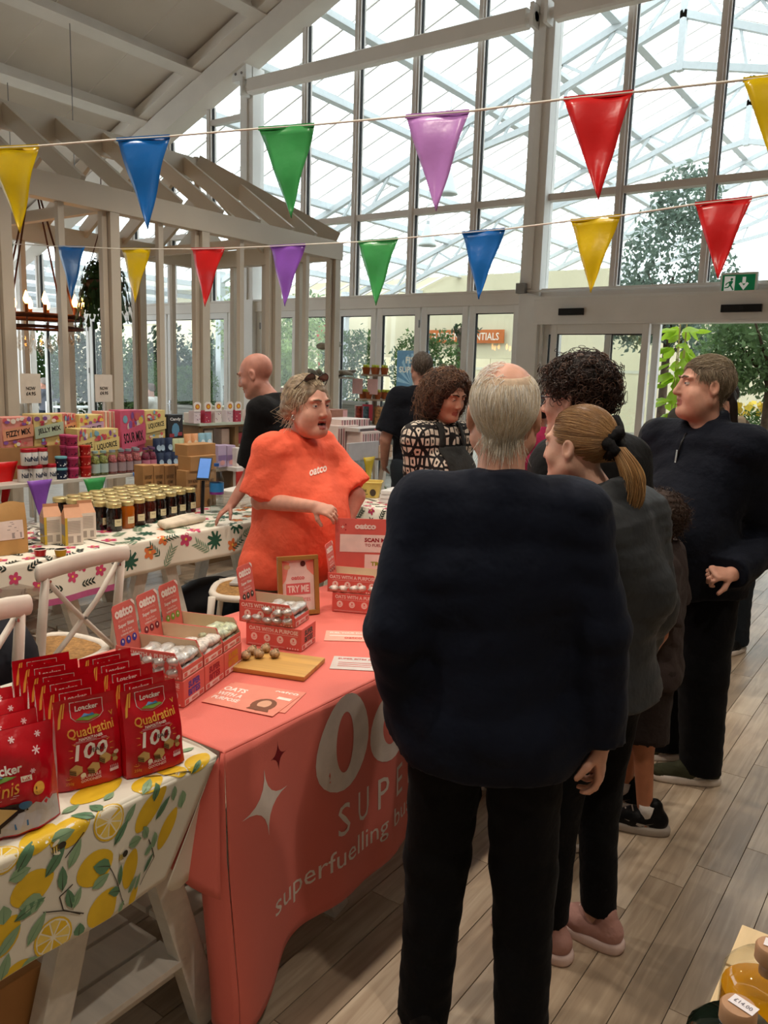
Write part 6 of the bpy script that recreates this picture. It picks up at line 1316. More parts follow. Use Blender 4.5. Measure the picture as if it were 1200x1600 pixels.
for k, (px, py) in enumerate(((557, 728), (565, 729), (600, 727))):
    p = at_x(px, py, -4.2); o = thing('flower_pot', 'small terracotta pot of green sprigs under the pale plank shelf', 'plant pot', (p.x, p.y, .5005), group='pots under the shelf'); q = MB(); q.lathe([(.03, 0), (.04, .07)], n=12); q.build('pot', MATS['terracotta'], o); foliage_obj('leaves', [leaf_cloud((0, 0, .1), (.04, .04, .03), 40, .03, k)], lf_mid, o)
# ---- tiered stand of flowerpot sweets
ts = thing('tiered_stand', 'three tier wooden stand of tiny flowerpots by the French doors', 'stand', (-5.9, 7.55, 0)); c0 = at_y(586, 600, 7.55); ts.location = (c0.x, 7.55, 0)
def lev(py): return at_y(586, py, 7.55).z
for py, r_ in ((585, .17), (623, .2), (662, .26)): q = MB(); q.lathe([(r_, lev(py) - .02), (r_, lev(py))], n=20); q.build('tier', cmat('#a89a88'), ts)
q = MB(); q.lathe([(.22, 0), (.2, .03), (.03, .05), (.03, lev(585))], n=12); q.build('pole', cmat('#a89a88'), ts)
for dx in (-.12, .09): q = MB(); q.box((dx, -.17, (lev(585) + lev(623)) / 2), (.14, .01, .17)); q.build('pink_card', cmat('#d9b0b0'), ts)
q = MB(); q.box((.05, -.2, lev(623) - .15), (.14, .01, .18)); q.build('red_card', cmat('#b8384c'), ts)
pot = thing('flower_pot', 'x', 'plant pot'); q = MB(); q.lathe([(.028, 0), (.04, .06), (.042, .075)], n=14); q.build('pot', MATS['terracotta'], pot); q = MB()
for k in range(9): q.sph((.02 * math.cos(k * 2.4), .02 * math.sin(k * 2.4), .085 + .008 * (k % 2)), .014, 6)
q.build('lime_topping', cmat('#c8d44a'), pot, smooth=True); HID.append(pot)
for py, r_, n, nm in ((585, .12, 6, 'top'), (623, .15, 9, 'middle')):
    for k in range(n): a = 2 * PI * k / n; dup(pot, (c0.x + r_ * math.cos(a), 7.55 + r_ * math.sin(a), lev(py) + .0005), 0, 'tiny terracotta pot with lime topping on the %s tier' % nm, 'pots on the %s tier' % nm)
for k in range(9):
    a = 2 * PI * k / 9; q = MB(); q.cyl((0, 0, 0), (0, 0, .2), .045, n=12); tag(q.build('candy_tube', mat('candy_tube_%d' % (k % 3), ('#a8483a', '#4a6470', '#b88a5a')[k % 3], .4, var=.5, scale=30), loc=(c0.x + .19 * math.cos(a), 7.55 + .19 * math.sin(a), lev(662) + .0005), smooth='angle'), '%s patterned candy tube on the lowest tier' % ('red', 'blue grey', 'tan')[k % 3], 'tube', 'candy tubes on the stand')
# ---- driftwood bird stand
dw = thing('driftwood_stand', 'grey driftwood plant stand with wooden blocks beside the pavilion corner', 'stand', at_y(512, 600, 7.2)); dw.location.z = 0; drift = mat('driftwood', '#a39b8c', .8, var=.2, scale=12)
zt = lambda py: at_y(512, py, 7.2).z
q = MB(); q.tube([(0, 0, 0), (.01, 0, .6), (-.01, 0, 1.2), (0, 0, zt(530))], [.04, .035, .035, .03], 10); q.build('pole', drift, dw, smooth=True)
for dx, py, r_ in ((-.09, 541, .06), (.09, 538, .065), (0, 527, .04)): q = MB(); q.sph((dx, 0, zt(py)), (r_ * 1.3, r_, r_ * .7), 10); q.build('knob', drift, dw, smooth=True)
q = MB(); q.lathe([(.3, zt(588) - .02), (.3, zt(588))], n=18); q.build('tray', drift, dw)
for k in range(9): a = 2 * PI * k / 9; q = MB(); q.tube([(.08 * math.cos(a), .08 * math.sin(a), zt(588)), (.2 * math.cos(a), .2 * math.sin(a), zt(588) + .05), (.32 * math.cos(a + .2), .32 * math.sin(a + .2), zt(588) + .03 + .04 * (k % 2))], [.025, .03, .015], 7); q.build('driftwood_piece', drift, dw, smooth=True)
# ---- jelly bean boxes with a glass-topped counter
JC = thing('display_counter', 'wooden display counter under the jelly bean boxes', 'counter', (-5.2, 5.1, 0)); q = MB(); q.b2((-.2, -.62, 0), (.17, .62, .55)); q.build('counter_body', mat('counter_wood', '#8a6a44', .6, var=.12, scale=4), JC)
for y_ in (-.6, -.2, .2, .6): q = MB(); q.b2((-.2, y_ - .02, .55), (.19, y_ + .02, 1.17)); q.build('upright', MATS['counter_wood'], JC)
for z_ in (.78, .98): q = MB(); q.b2((-.2, -.6, z_), (.18, .6, z_ + .015)); q.build('counter_shelf', cmat('#b8ab98'), JC)
for k in range(10):
    r = random.Random(k); q = MB(); hh_ = r.uniform(.08, .14); q.b2((-.05, -.045, 0), (.05, .045, hh_)); tag(q.build('sweet_packet', cmat(('#d9d2c6', '#7a8a70', '#c9b0a0', '#4a5a50', '#b04a50')[k % 5]), loc=(-5.1, 4.62 + .095 * k, .7955 if k % 2 else .9955), bevel=.006), '%s packet on the %s counter shelf below the jelly beans' % (('cream', 'sage', 'pinkish', 'dark green', 'red')[k % 5], 'lower' if k % 2 else 'upper'), 'packet', 'packets under the jelly beans')
q = MB(); q.b2((-.21, -.61, 1.15), (.2, .61, 1.17)); q.build('counter_edge', MATS['counter_wood'], JC); q = MB(); q.b2((-.22, -.64, 1.17), (.22, .64, 1.19)); q.build('counter_top', cmat('#b9c4b4'), JC)
for k, px in enumerate((308, 325, 341, 359, 372, 391, 406)):
    X = -5.0; p = at_x(px, 650, X); o = thing('jelly_bean_box', 'white jelly bean box with a round orange badge on the counter', 'box', (X, p.y, 1.1905), 0, 'jelly bean boxes'); q = MB(); q.b2((-.06, -.035, 0), (0, .035, .1)); q.build('carton', cmat(('#d8c8cc', '#b03048', '#e0d4d0')[k % 3]), o); q = MB(); q.prism([(-.034, 0), (.034, 0), (.038, .06), (.02, .075), (-.02, .075), (-.038, .06)], .003, Matrix.Translation((.001, 0, .095)) @ Matrix(((0, 0, 1, 0), (1, 0, 0, 0), (0, 1, 0, 0), (0, 0, 0, 1)))); q.build('badge_card', cmat('#ece6e0'), o); q = MB(); put_poly(q, ell(0, .133, .024, .022, 14), lambda u, v: V3(.0055, u, v)); put_poly(q, ell(0, .133, .015, .014, 10), lambda u, v: V3(.006, u, v), 1); r = random.Random(k)
    for j in range(9): put_poly(q, ell(r.uniform(-.028, .028), r.uniform(.01, .08), .005, .004, 6), lambda u, v: V3(.0012, u, v), r.randrange(2, 5))
    q.build('badge', [cmat('#c8641e'), cmat('#e0b030'), cmat('#8c2a58'), cmat('#f0e0d8'), cmat('#5a4a70')], o)
pkg('sweet_carton', 'white spotted jelly bean carton at the end of the counter', 'box', -5.05, (300, 645, 327, 661), .1, cmat('#ddd6d0'), [('d', 0, .5, .12, .3, 0)] + [('d', -.4 + .11 * k, .2 + .6 * ((k * 7) % 3) / 2, .03, .08, 1) for k in range(8) if k not in (3, 4)], [cmat('#c8641e'), cmat('#5a3a48')], ground=1.1905)
# goods below the jelly beans: lavender boxes on a red fronted table
LT = thing('red_front_table', 'low table with a red front behind the water bottle', 'table', (-4.75, 4.75, 0)); q = MB(); q.b2((-.2, -.35, .85), (.25, .35, .88)); q.build('table_top', cmat('#d9d4d0'), LT); q = MB(); q.b2((.24, -.35, .5), (.255, .35, .85)); q.build('red_front', cmat('#b8281e'), LT); 
for sx in (-.17, .2):
    for sy_ in (-.3, .3): q = MB(); q.bar((sx, sy_, .85), (sx, sy_, .003), .04, .04); q.build('leg', shelf_w, LT)
for k, px in enumerate((348, 362)): pkg('lavender_box', 'lavender sweets carton on the red fronted table, %s one' % ('left', 'right')[k], 'box', -4.6, (px - 7, 696, px + 6, 720), .12, cmat('#b9a6c4'), [('r', -.5, .3, .5, .55, 0), ('d', 0, .2, .3, .12, 1)], [cmat('#8a72a0'), cmat('#d9a0a0')], ground=.8805)
pkg('white_box', 'white box with a brown figure print on the red fronted table', 'box', -4.55, (370, 700, 381, 718), .1, cmat('#d9d2cc'), [('d', .1, .5, .2, .35, 0)], [cmat('#8a3a30')], ground=.8805)
# ---- price cards on stands at the pavilion
for k, (l, t_, r_, b_) in enumerate(((36, 592, 62, 630), (150, 590, 176, 628))):
    X = -5.2; p = at_x((l + r_) / 2, b_, X); o = thing('price_card', ('white price card in a stand near the chandelier', 'crooked white price card near the pavilion post')[k], 'price card', (X, p.y, 0), (0, .0)[k]); w = .15; h = .2
    q = MB(); q.b2((-.004, -w / 2, p.z), (.0, w / 2, p.z + h)); q.build('card', cmat('#d9d2c6'), o); q = MB(); F = face_fn((.001, 0, p.z), (0, 1, 0), (0, 0, 1)); put_text(q, 'NOW', F, (0, .1), w=.07, h=.025, bold=.03); put_text(q, '£4.95', F, (0, .065), w=.07, h=.025, bold=.03); q.build('lettering', cmat('#2a2826'), o)
    q = MB(); q.cyl((-.01, 0, .01), (-.01, 0, p.z + .02), .008, n=8); q.lathe([(.12, 0.001), (.1, .015), (.01, .02)], n=14); q.build('stand', white_st, o)
# ---- goods on the floral table behind: yellow tub, ribbed jars
yt = thing('yellow_tub', 'pale yellow rectangular tub with brown print on the floral cloth', 'tub', (-3.40, 4.62, .7562), .5)
def tb_(u, v, e=0): a = 2 * PI * u; k = .8 + .2 * v; cx = math.copysign(abs(math.cos(a)) ** .35, math.cos(a)); sx = math.copysign(abs(math.sin(a)) ** .35, math.sin(a)); return V3(.1 * k * cx * (1 - e), .075 * k * sx * (1 - e), .11 * v)
q = MB(); q.sheet(tb_, [k / 32 for k in range(33)], [0, .3, .6, .9, 1]); q.sheet(lambda u, v: tb_(u, v, .05), [1 - k / 32 for k in range(33)], [.05, .5, 1]); q.add([tb_(k / 32, 0) for k in range(32)], [tuple(range(31, -1, -1))]); q.build('tub_body', mat('tub_yellow', '#e0c46a', .4), yt, smooth='angle'); q = MB(); q.tube([tuple(tb_(k / 32, 1) * V3(1.03, 1.03, 1)) for k in range(32)], .005, 6, closed=True); q.build('rim', MATS['tub_yellow'], yt, smooth=True)
q = MB(); F = face_fn((.0, -.0755, 0), (1, 0, 0), (0, 0, 1)); put_text(q, 'Oat', F, (-.02, .055), h=.025, w=.04, bold=.03); put_poly(q, ell(.045, .04, .022, .026), F, 0); put_poly(q, rect(-.05, .025, .01, .03), F); q.build('print', cmat('#4a3c30'), yt)
jp = thing('kraft_jar', 'x', 'jar'); q = MB(); q.lathe([(.04, 0), (.042, .005), (.042, .1)], n=16); q.build('jar_body', cmat('#b59a6a'), jp, smooth='angle'); q = MB(); q.lathe([(.044, .1), (.044, .115), (.03, .122)], n=16); q.build('paper_lid', cmat('#d3d6cc'), jp, smooth='angle'); HID.append(jp)
for k, (x, y, z) in enumerate(((-3.62, 4.42, 0), (-3.55, 4.5, 0), (-3.49, 4.58, 0), (-3.6, 4.48, .123))): dup(jp, (x, y, .7562 + z), 0, 'kraft wrapped jar with a white paper lid, %s' % ('beside the coral sleeve', 'in the middle of the three', 'nearest the yellow tub', 'stacked on top')[k], 'kraft wrapped jars')
for k in range(3): q = MB(); q.b2((-.08, -.1, 0), (.08, .1, .03)); tag(q.build('white_pack', cmat('#e3e2e0'), loc=(-3.1, 4.55 + .0 * k, .7562 + .0305 * k), rz=.1 * k, bevel=.008), 'white paper pack stacked beside the yellow tub, layer %s' % ('one', 'two', 'three')[k], 'paper', 'white packs')
# ---- table with oil bottles at the near right
TB = thing('bottle_table', 'pale wooden slatted table top holding the cork bottles', 'table', (.12, 1.0, 0)); pw_ = mat('pale_wood', '#e2c79a', .5, var=.1, scale=6, stretch=(5, .6, 5))
for k in range(6): q = MB(); y0 = 1.315 - .115 * (k + 1); q.b2((-.31, y0 - 1.0 + .0025, .74), (.35, y0 - 1.0 + .1125, .76)); q.build('slat', pw_, TB, bevel=.003)
for sx in (-.27, .31):
    for sy_ in (-.33, .28): q = MB(); q.bar((sx, sy_, .74), (sx, sy_, .003), .05, .05); q.build('leg', pw_, TB)
    q = MB(); q.b2((sx - .02, -.36, .70), (sx + .02, .3, .74)); q.build('rail', pw_, TB)
oil = mat('golden_oil', '#e8a010', .05, trans=.35, ior=1.36, var=0); grn = mat('dark_green_glass', '#141c14', .08, spec=.7, var=0); corkm = mat('wood_stopper', '#b98e6a', .5, var=.12, scale=20, stretch=(1, 1, .2)); clr = glass_mat('clear_bottle', (.96, .97, .95, 1), .2)
def cork_bottle(label, loc, liquid, m, tagrot):
    o = thing('oil_bottle', label, 'bottle', loc); prof = [(.048, 0), (.053, .006), (.053, .135), (.05, .152), (.038, .166), (.02, .171), (.018, .174), (.018, .178)]
    if liquid:
        q = MB(); q.lathe([(.0525, .004), (.0525, .128)], n=28); q.build('oil', liquid, o, smooth='angle'); q = MB(); q.lathe([(r_ + .001, z) for r_, z in prof], n=28, caps=False); q.build('glass', clr, o, smooth=True)
    else: q = MB(); q.lathe(prof, n=28); q.build('glass', m, o, smooth=True)
    q = MB(); q.lathe([(.013, .155), (.013, .172)], n=14); q.lathe([(.0175, .172), (.0195, .174), (.0195, .19), (.0175, .193)], n=22); q.build('stopper', corkm, o, smooth='angle')
    q = MB(); c, s = math.cos(tagrot), math.sin(tagrot); F = lambda u, v: V3(.004 + u * c - v * s, .002 + u * s + v * c, .1938 + .0003); put_poly(q, rect(-.014, -.008, .014, .008), F); put_text(q, '£14.00', lambda u, v: F(u, v) + V3(0, 0, .0004), (0, 0), w=.02, h=.006, mi=1); q.build('price_tag', [cmat('#ece6ea'), cmat('#6a6470')], o)
cork_bottle('round bottle of golden oil with a wooden stopper on the slatted table', (-.108, .998, .7605), oil, None, .0); cork_bottle('dark green glass bottle with a wooden stopper on the slatted table', (-.120, .872, .7605), None, grn, -.3)
for o in HID: kill(o)
# ================================================================== FIGURES: signed-distance modelling in numpy
def np_mesh(name, V, F, mats, smooth=True, mi=None, color=None):
    V = np.asarray(V, np.float32); F = np.asarray(F, np.int32); k = F.shape[1]; me = bpy.data.meshes.new(name)
    me.vertices.add(len(V)); me.vertices.foreach_set('co', V.ravel()); me.loops.add(F.size); me.loops.foreach_set('vertex_index', F.ravel())
    me.polygons.add(len(F)); me.polygons.foreach_set('loop_start', np.arange(0, F.size, k, dtype=np.int32)); me.polygons.foreach_set('loop_total', np.full(len(F), k, np.int32))
    for m in (mats if isinstance(mats, (list, tuple)) else [mats]): me.materials.append(m)
    if mi is not None: me.polygons.foreach_set('material_index', np.asarray(mi, np.int32))
    me.polygons.foreach_set('use_smooth', np.full(len(F), bool(smooth)))
    if color is not None:
        a = me.attributes.new('hc', 'FLOAT_COLOR', 'POINT'); a.data.foreach_set('color', np.asarray(color, np.float32).ravel())
    me.update(calc_edges=True); me.validate(); return me
class Frame:
    def __init__(s, o=(0, 0, 0), R=None): s.o = np.array(o, float); s.R = np.eye(3) if R is None else np.array(R, float)
    def w(s, p): return s.o + s.R @ np.array(p, float)
def rotm(yaw=0, pitch=0, roll=0):
    m = Matrix.Rotation(yaw, 3, 'Z') @ Matrix.Rotation(pitch, 3, 'X') @ Matrix.Rotation(roll, 3, 'Y'); return np.array(m)
class SDF:
    def __init__(s): s.p = []
    def _add(s, fn, lo, hi, k, op): s.p.append((fn, np.array(lo), np.array(hi), k, op)); return s
    def cone(s, a, b, ra, rb, k=.02, sq=1, e=(0, 1, 0), clip=None, op=1):
        """tapered capsule a-b; sq < 1 flattens it along direction e; clip = (point, normal) cuts what lies beyond"""
        a, b, e = np.array(a, float), np.array(b, float), np.array(e, float); R = max(ra, rb) + k
        ex = e * (1 / sq - 1)
        def fn(X, Y, Z):
            def tr(q):
                d = q[0] * e[0] + q[1] * e[1] + q[2] * e[2]; return (q[0] + ex[0] * d, q[1] + ex[1] * d, q[2] + ex[2] * d)
            P = tr((X - a[0], Y - a[1], Z - a[2])); B = np.array(tr(b - a)); L2 = B @ B + 1e-12
            t = np.clip((P[0] * B[0] + P[1] * B[1] + P[2] * B[2]) / L2, 0, 1)
            d = np.sqrt((P[0] - t * B[0]) ** 2 + (P[1] - t * B[1]) ** 2 + (P[2] - t * B[2]) ** 2) - (ra + (rb - ra) * t)
            if sq < 1: d = d * (.5 + .5 * sq)
            if clip is not None:
                c, n = clip; d = np.maximum(d, (X - c[0]) * n[0] + (Y - c[1]) * n[1] + (Z - c[2]) * n[2])
            return d
        return s._add(fn, np.minimum(a, b) - R, np.maximum(a, b) + R, k, op)
    def ell(s, c, r, k=.02, fr=None, op=1, clip=None):
        r = np.array(r, float); fr = fr or Frame(); c = fr.w(c); RT = fr.R.T; m = r.max() + k
        def fn(X, Y, Z):
            x, y, z = X - c[0], Y - c[1], Z - c[2]; q = [(RT[i, 0] * x + RT[i, 1] * y + RT[i, 2] * z) for i in range(3)]
            k0 = np.sqrt((q[0] / r[0]) ** 2 + (q[1] / r[1]) ** 2 + (q[2] / r[2]) ** 2); k1 = np.sqrt((q[0] / r[0] ** 2) ** 2 + (q[1] / r[1] ** 2) ** 2 + (q[2] / r[2] ** 2) ** 2) + 1e-9
            d = k0 * (k0 - 1) / k1
            if clip is not None: d = np.maximum(d, (X - clip[0][0]) * clip[1][0] + (Y - clip[0][1]) * clip[1][1] + (Z - clip[0][2]) * clip[1][2])
            return d
        return s._add(fn, c - m, c + m, k, op)
    def fcone(s, fr, a, b, ra, rb, k=.01, op=1, sq=1, e=(0, 0, 1)): return s.cone(fr.w(a), fr.w(b), ra, rb, k, sq, fr.R @ np.array(e, float), None, op)
    def build(s, coarse=.014, fine=None, zones=(), noise=None, pad=.03):
        lo = np.min([p[1] for p in s.p if p[4] > 0], 0) - pad; hi = np.max([p[2] for p in s.p if p[4] > 0], 0) + pad
        def axis(i):
            out = [lo[i]]; iv = sorted((z[0][i], z[1][i]) for z in zones)
            while out[-1] < hi[i]:
                x = out[-1]; st = coarse
                for a, b in iv:
                    if a <= x <= b: st = fine; break
                    if x < a < x + st: st = max(fine, a - x + 1e-6)
                out.append(x + st)
            return np.array(out)
        xs, ys, zs = axis(0), axis(1), axis(2); D = np.full((len(xs), len(ys), len(zs)), .4, np.float32)
        for fn, l, h, k, op in s.p:
            i0, i1 = np.searchsorted(xs, l[0] - .02), np.searchsorted(xs, h[0] + .02); j0, j1 = np.searchsorted(ys, l[1] - .02), np.searchsorted(ys, h[1] + .02); k0, k1 = np.searchsorted(zs, l[2] - .02), np.searchsorted(zs, h[2] + .02)
            if i1 <= i0 or j1 <= j0 or k1 <= k0: continue
            d = fn(xs[i0:i1, None, None], ys[None, j0:j1, None], zs[None, None, k0:k1]); sub = D[i0:i1, j0:j1, k0:k1]
            if op > 0: hh = np.clip(.5 + .5 * (sub - d) / k, 0, 1); D[i0:i1, j0:j1, k0:k1] = sub * (1 - hh) + d * hh - k * hh * (1 - hh)
            else: hh = np.clip(.5 - .5 * (sub + d) / k, 0, 1); D[i0:i1, j0:j1, k0:k1] = sub * (1 - hh) - d * hh + k * hh * (1 - hh)
        if noise: D = D + noise(xs[:, None, None], ys[None, :, None], zs[None, None, :]).astype(np.float32)
        return nets(D, xs, ys, zs)
def nets(D, xs, ys, zs):
    """surface nets on a rectilinear grid"""
    I = D < 0; nx, ny, nz = D.shape; C = [(a, b, c) for a in (0, 1) for b in (0, 1) for c in (0, 1)]
    cnt = np.zeros((nx - 1, ny - 1, nz - 1), np.int8)
    for a, b, c in C: cnt += I[a:nx - 1 + a, b:ny - 1 + b, c:nz - 1 + c]
    act = np.argwhere((cnt > 0) & (cnt < 8)); n = len(act); idx = np.full(cnt.shape, -1, np.int32); idx[tuple(act.T)] = np.arange(n)
    val = np.stack([D[act[:, 0] + a, act[:, 1] + b, act[:, 2] + c] for a, b, c in C], 1)
    pos = np.stack([np.stack([xs[act[:, 0] + a], ys[act[:, 1] + b], zs[act[:, 2] + c]], 1) for a, b, c in C], 1)
    S_ = np.zeros((n, 3)); W_ = np.zeros(n)
    for i in range(8):
        for ax in (1, 2, 4):
            j = i | ax
            if j == i: continue
            a, b = val[:, i], val[:, j]; cr = (a < 0) != (b < 0); t = np.where(cr, a / np.where(cr, a - b, 1), 0)
            S_ += np.where(cr[:, None], pos[:, i] + t[:, None] * (pos[:, j] - pos[:, i]), 0); W_ += cr
    V = S_ / W_[:, None]; F = []
    for ax in range(3):
        A = I[:-1] if ax == 0 else (I[:, :-1] if ax == 1 else I[:, :, :-1]); B = I[1:] if ax == 0 else (I[:, 1:] if ax == 1 else I[:, :, 1:])
        e = np.argwhere(A != B); u, v = [(1, 2), (2, 0), (0, 1)][ax]; lim = [nx - 1, ny - 1, nz - 1]
        e = e[(e[:, u] > 0) & (e[:, v] > 0) & (e[:, u] < lim[u]) & (e[:, v] < lim[v])]
        q = []
        for du, dv in ((1, 1), (0, 1), (0, 0), (1, 0)):
            c = e.copy(); c[:, u] -= du; c[:, v] -= dv; q.append(idx[c[:, 0], c[:, 1], c[:, 2]])
        q = np.stack(q, 1); flip = ~A[e[:, 0], e[:, 1], e[:, 2]]; q[flip] = q[flip][:, ::-1]; F.append(q)
    F = np.concatenate(F); F = F[(F >= 0).all(1)]; return V, F
def folds(amp, fx=14, fz=7, ph=0, lo=None, hi=None):
    """cloth folds: sharpened, warped waves running mostly down and across the limb"""
    def f(X, Y, Z):
        w = np.sin(4.1 * Z + 6 * X + ph) + .7 * np.sin(7.3 * Y - 5.2 * Z + 2 * ph)
        a = np.sin(fx * X + .9 * fx * Y + 1.6 * w + ph); b = np.sin(fx * .8 * X - fx * Y + fz * 1.1 * Z + 1.9 * w + 3 * ph); c = np.sin(fz * 2.4 * Z + 7 * X - 6 * Y + 2.2 * w + ph)
        rdg = lambda q: 1 - 2 * np.abs(q) ** .75
        return amp * (.45 * rdg(a) + .5 * rdg(b) + .55 * rdg(c))
    return f
# ---- hair strands
def strands(name, paths, radius, cols, parent, mat_, taper=.35):
    """paths (N,K,3); three-sided tapering strands with a colour each"""
    P = np.asarray(paths, float); N, K, _ = P.shape; T = np.gradient(P, axis=1); T /= np.linalg.norm(T, axis=2, keepdims=True) + 1e-9
    ref = np.tile(np.array([.3, .5, .81]), (N, K, 1)); A = np.cross(T, ref); A /= np.linalg.norm(A, axis=2, keepdims=True) + 1e-9; B = np.cross(T, A)
    r = (radius if np.ndim(radius) else np.full(N, radius))[:, None] * (1 - (1 - taper) * np.linspace(0, 1, K)[None, :] ** 2)
    V = np.stack([P + (A * math.cos(2 * PI * s / 3) + B * math.sin(2 * PI * s / 3)) * r[:, :, None] for s in range(3)], 2).reshape(-1, 3)
    i = np.arange(N)[:, None, None]; k = np.arange(K - 1)[None, :, None]; s = np.arange(3)[None, None, :]; b = (i * K + k) * 3; s2 = (s + 1) % 3
    F = np.stack([b + s, b + s2, b + 3 + s2, b + 3 + s], -1).reshape(-1, 4)
    C = np.repeat(np.asarray(cols)[:, None, :], K * 3, 1).reshape(-1, 3); C = np.concatenate([C, np.ones((len(C), 1))], 1)
    return link(name, np_mesh(name, V, F, mat_, True, None, C), parent)
def hair_mat(): return mat('hair_strands', '#808080', .42, attr='hc', var=.05, spec=.35)
def hair_cols(n, base, spread, seed, alt=None, altp=0):
    r = np.random.RandomState(seed); b = np.array(lin(base)[:3]); c = b[None] * (1 + spread * r.normal(size=(n, 1)))
    if alt is not None: m = r.rand(n) < altp; c[m] = np.array(lin(alt)[:3])[None] * (1 + spread * r.normal(size=(m.sum(), 1)))
    return np.clip(c, .002, 1)
# ---- heads, hands, bodies
def head_sdf(S_, fr, s=1, fem=0, jowl=0, k=.012, mouth=0):
    E = lambda c, r, k_=k, op=1: S_.ell([x * s for x in c], [x * s for x in r], k_, fr, op); Cn = lambda a, b, ra, rb, k_=k, op=1: S_.fcone(fr, [x * s for x in a], [x * s for x in b], ra * s, rb * s, k_, op)
    E((0, -.018, .036), (.074, .096, .084), .02); E((0, .02, -.02), (.064, .076, .09), .03)
    for q in (-1, 1):
        Cn((q * .052, -.005, -.055), (q * .022, .062, -.098), .022, .02, .03); E((q * .04, .055, -.03), (.024, .022, .024), .02); E((q * .03, .074, .031), (.026, .014, .009), .012)
    E((0, .074, -.1), (.024 + .004 * (1 - fem), .02, .018), .02)
    if jowl: E((0, .03, -.102), (.056, .05, .03), .03); [E((q * .043, .05, -.048), (.03, .03, .034), .025) for q in (-1, 1)]; [E((q * .046, .035, -.075), (.026, .03, .03), .02) for q in (-1, 1)]
    for q in (-1, 1): E((q * .032, .094, .010), (.0165, .016, .0115), .010, -1)
    Cn((0, .088, .018), (0, .108 - .006 * fem, -.026), .0085, .0125 - .001 * fem, .012); [E((q * .0115, .098, -.031), (.009, .011, .008), .006) for q in (-1, 1)]
    Cn((-.02, .082, -.0585), (0, .0925, -.056), .005, .0065, .006); Cn((.02, .082, -.0585), (0, .0925, -.056), .005, .0065, .006)
    dz = -.013 * mouth
    Cn((-.017, .082, -.069 + dz), (0, .09, -.0725 + dz), .0055, .0075, .006); Cn((.017, .082, -.069 + dz), (0, .09, -.0725 + dz), .0055, .0075, .006)
    if mouth: E((0, .094, -.066), (.014, .014, .006), .004, -1)
    for q in (-1, 1):
        E((q * .078, -.012, -.004), (.009, .019, .032), .008); E((q * .084, -.008, .0), (.006, .011, .019), .004, -1)
def face_parts(fr, s, root, iris='#4a5a66', brow='#6a5646', lids=.45, glasses=None, lipc=None, skin=None, look=(0, 0)):
    for q in (-1, 1):
        c = np.array((q * .032, .0765, .0105)) * s; m_ = MB(); m_.sph((0, 0, 0), .0118 * s, 14); o = link('eye', m_.mesh('eye', mat('eye_white', '#d9d2cc', .2), True), root); o.matrix_local = Matrix.Translation(fr.w(c)) @ Matrix(fr.R).to_4x4()
        m_ = MB(); d = Vector((look[0], 1, look[1])).normalized(); m_.sph(d * .0058 * s, .0073 * s, 10); i_ = link('iris', m_.mesh('iris', mat('iris_' + iris, iris, .15), True), o)
        m_ = MB(); n, kk = 14, 6
        vs = [(.0129 * s * math.sin(b) * math.cos(a), .0129 * s * math.cos(b), .0129 * s * math.sin(b) * math.sin(a)) for b in [k_ * PI / 2 / kk * 1.05 for k_ in range(kk + 1)] for a in [lids + (PI - 2 * lids) * j / (n - 1) for j in range(n)]]
        # upper lid: part of a slightly larger ball
        vs = []
        for i in range(6):
            el = .30 + (PI / 2 - .30) * i / 5 - (lids - .45)
            for j in range(n): az = PI * j / (n - 1); vs.append((.0131 * s * math.cos(az) * math.cos(el), .0131 * s * math.sin(az) * math.cos(el), .0131 * s * math.sin(el)))
        m_.add(vs, [(i * n + j, i * n + j + 1, (i + 1) * n + j + 1, (i + 1) * n + j) for i in range(5) for j in range(n - 1)]); link('eyelid', m_.mesh('eyelid', skin, True), o)
        m_ = MB(); pts = [fr.w(np.array(p) * s) for p in ((q * .012, .0945, .031), (q * .028, .0935, .0375), (q * .045, .082, .034), (q * .052, .073, .028))]; m_.tube(pts, [.0038 * s, .0042 * s, .0034 * s, .0015 * s], 6); link('eyebrow', m_.mesh('eyebrow', mat('brow_' + brow, brow, .8), True), root)
    if glasses:
        m_ = MB(); gm = mat('glasses_frame', '#1c1614', .3)
        for q in (-1, 1):
            m_.tube([tuple(fr.w(np.array((q * .034 + .025 * math.cos(a), .103 - .004 * abs(math.cos(a)), .006 + .019 * math.sin(a))) * s)) for a in (2 * PI * k / 16 for k in range(16))], .0018, 5, closed=True); m_.tube([tuple(fr.w(np.array(p) * s)) for p in ((q * .059, .1, .01), (q * .076, .05, .012), (q * .082, -.01, .012), (q * .08, -.03, -.005))], .002, 5)
        m_.tube([tuple(fr.w(np.array(p) * s)) for p in ((-.01, .105, .008), (0, .108, .012), (.01, .105, .008))], .0016, 5); link('glasses', m_.mesh('glasses', gm, True), root)
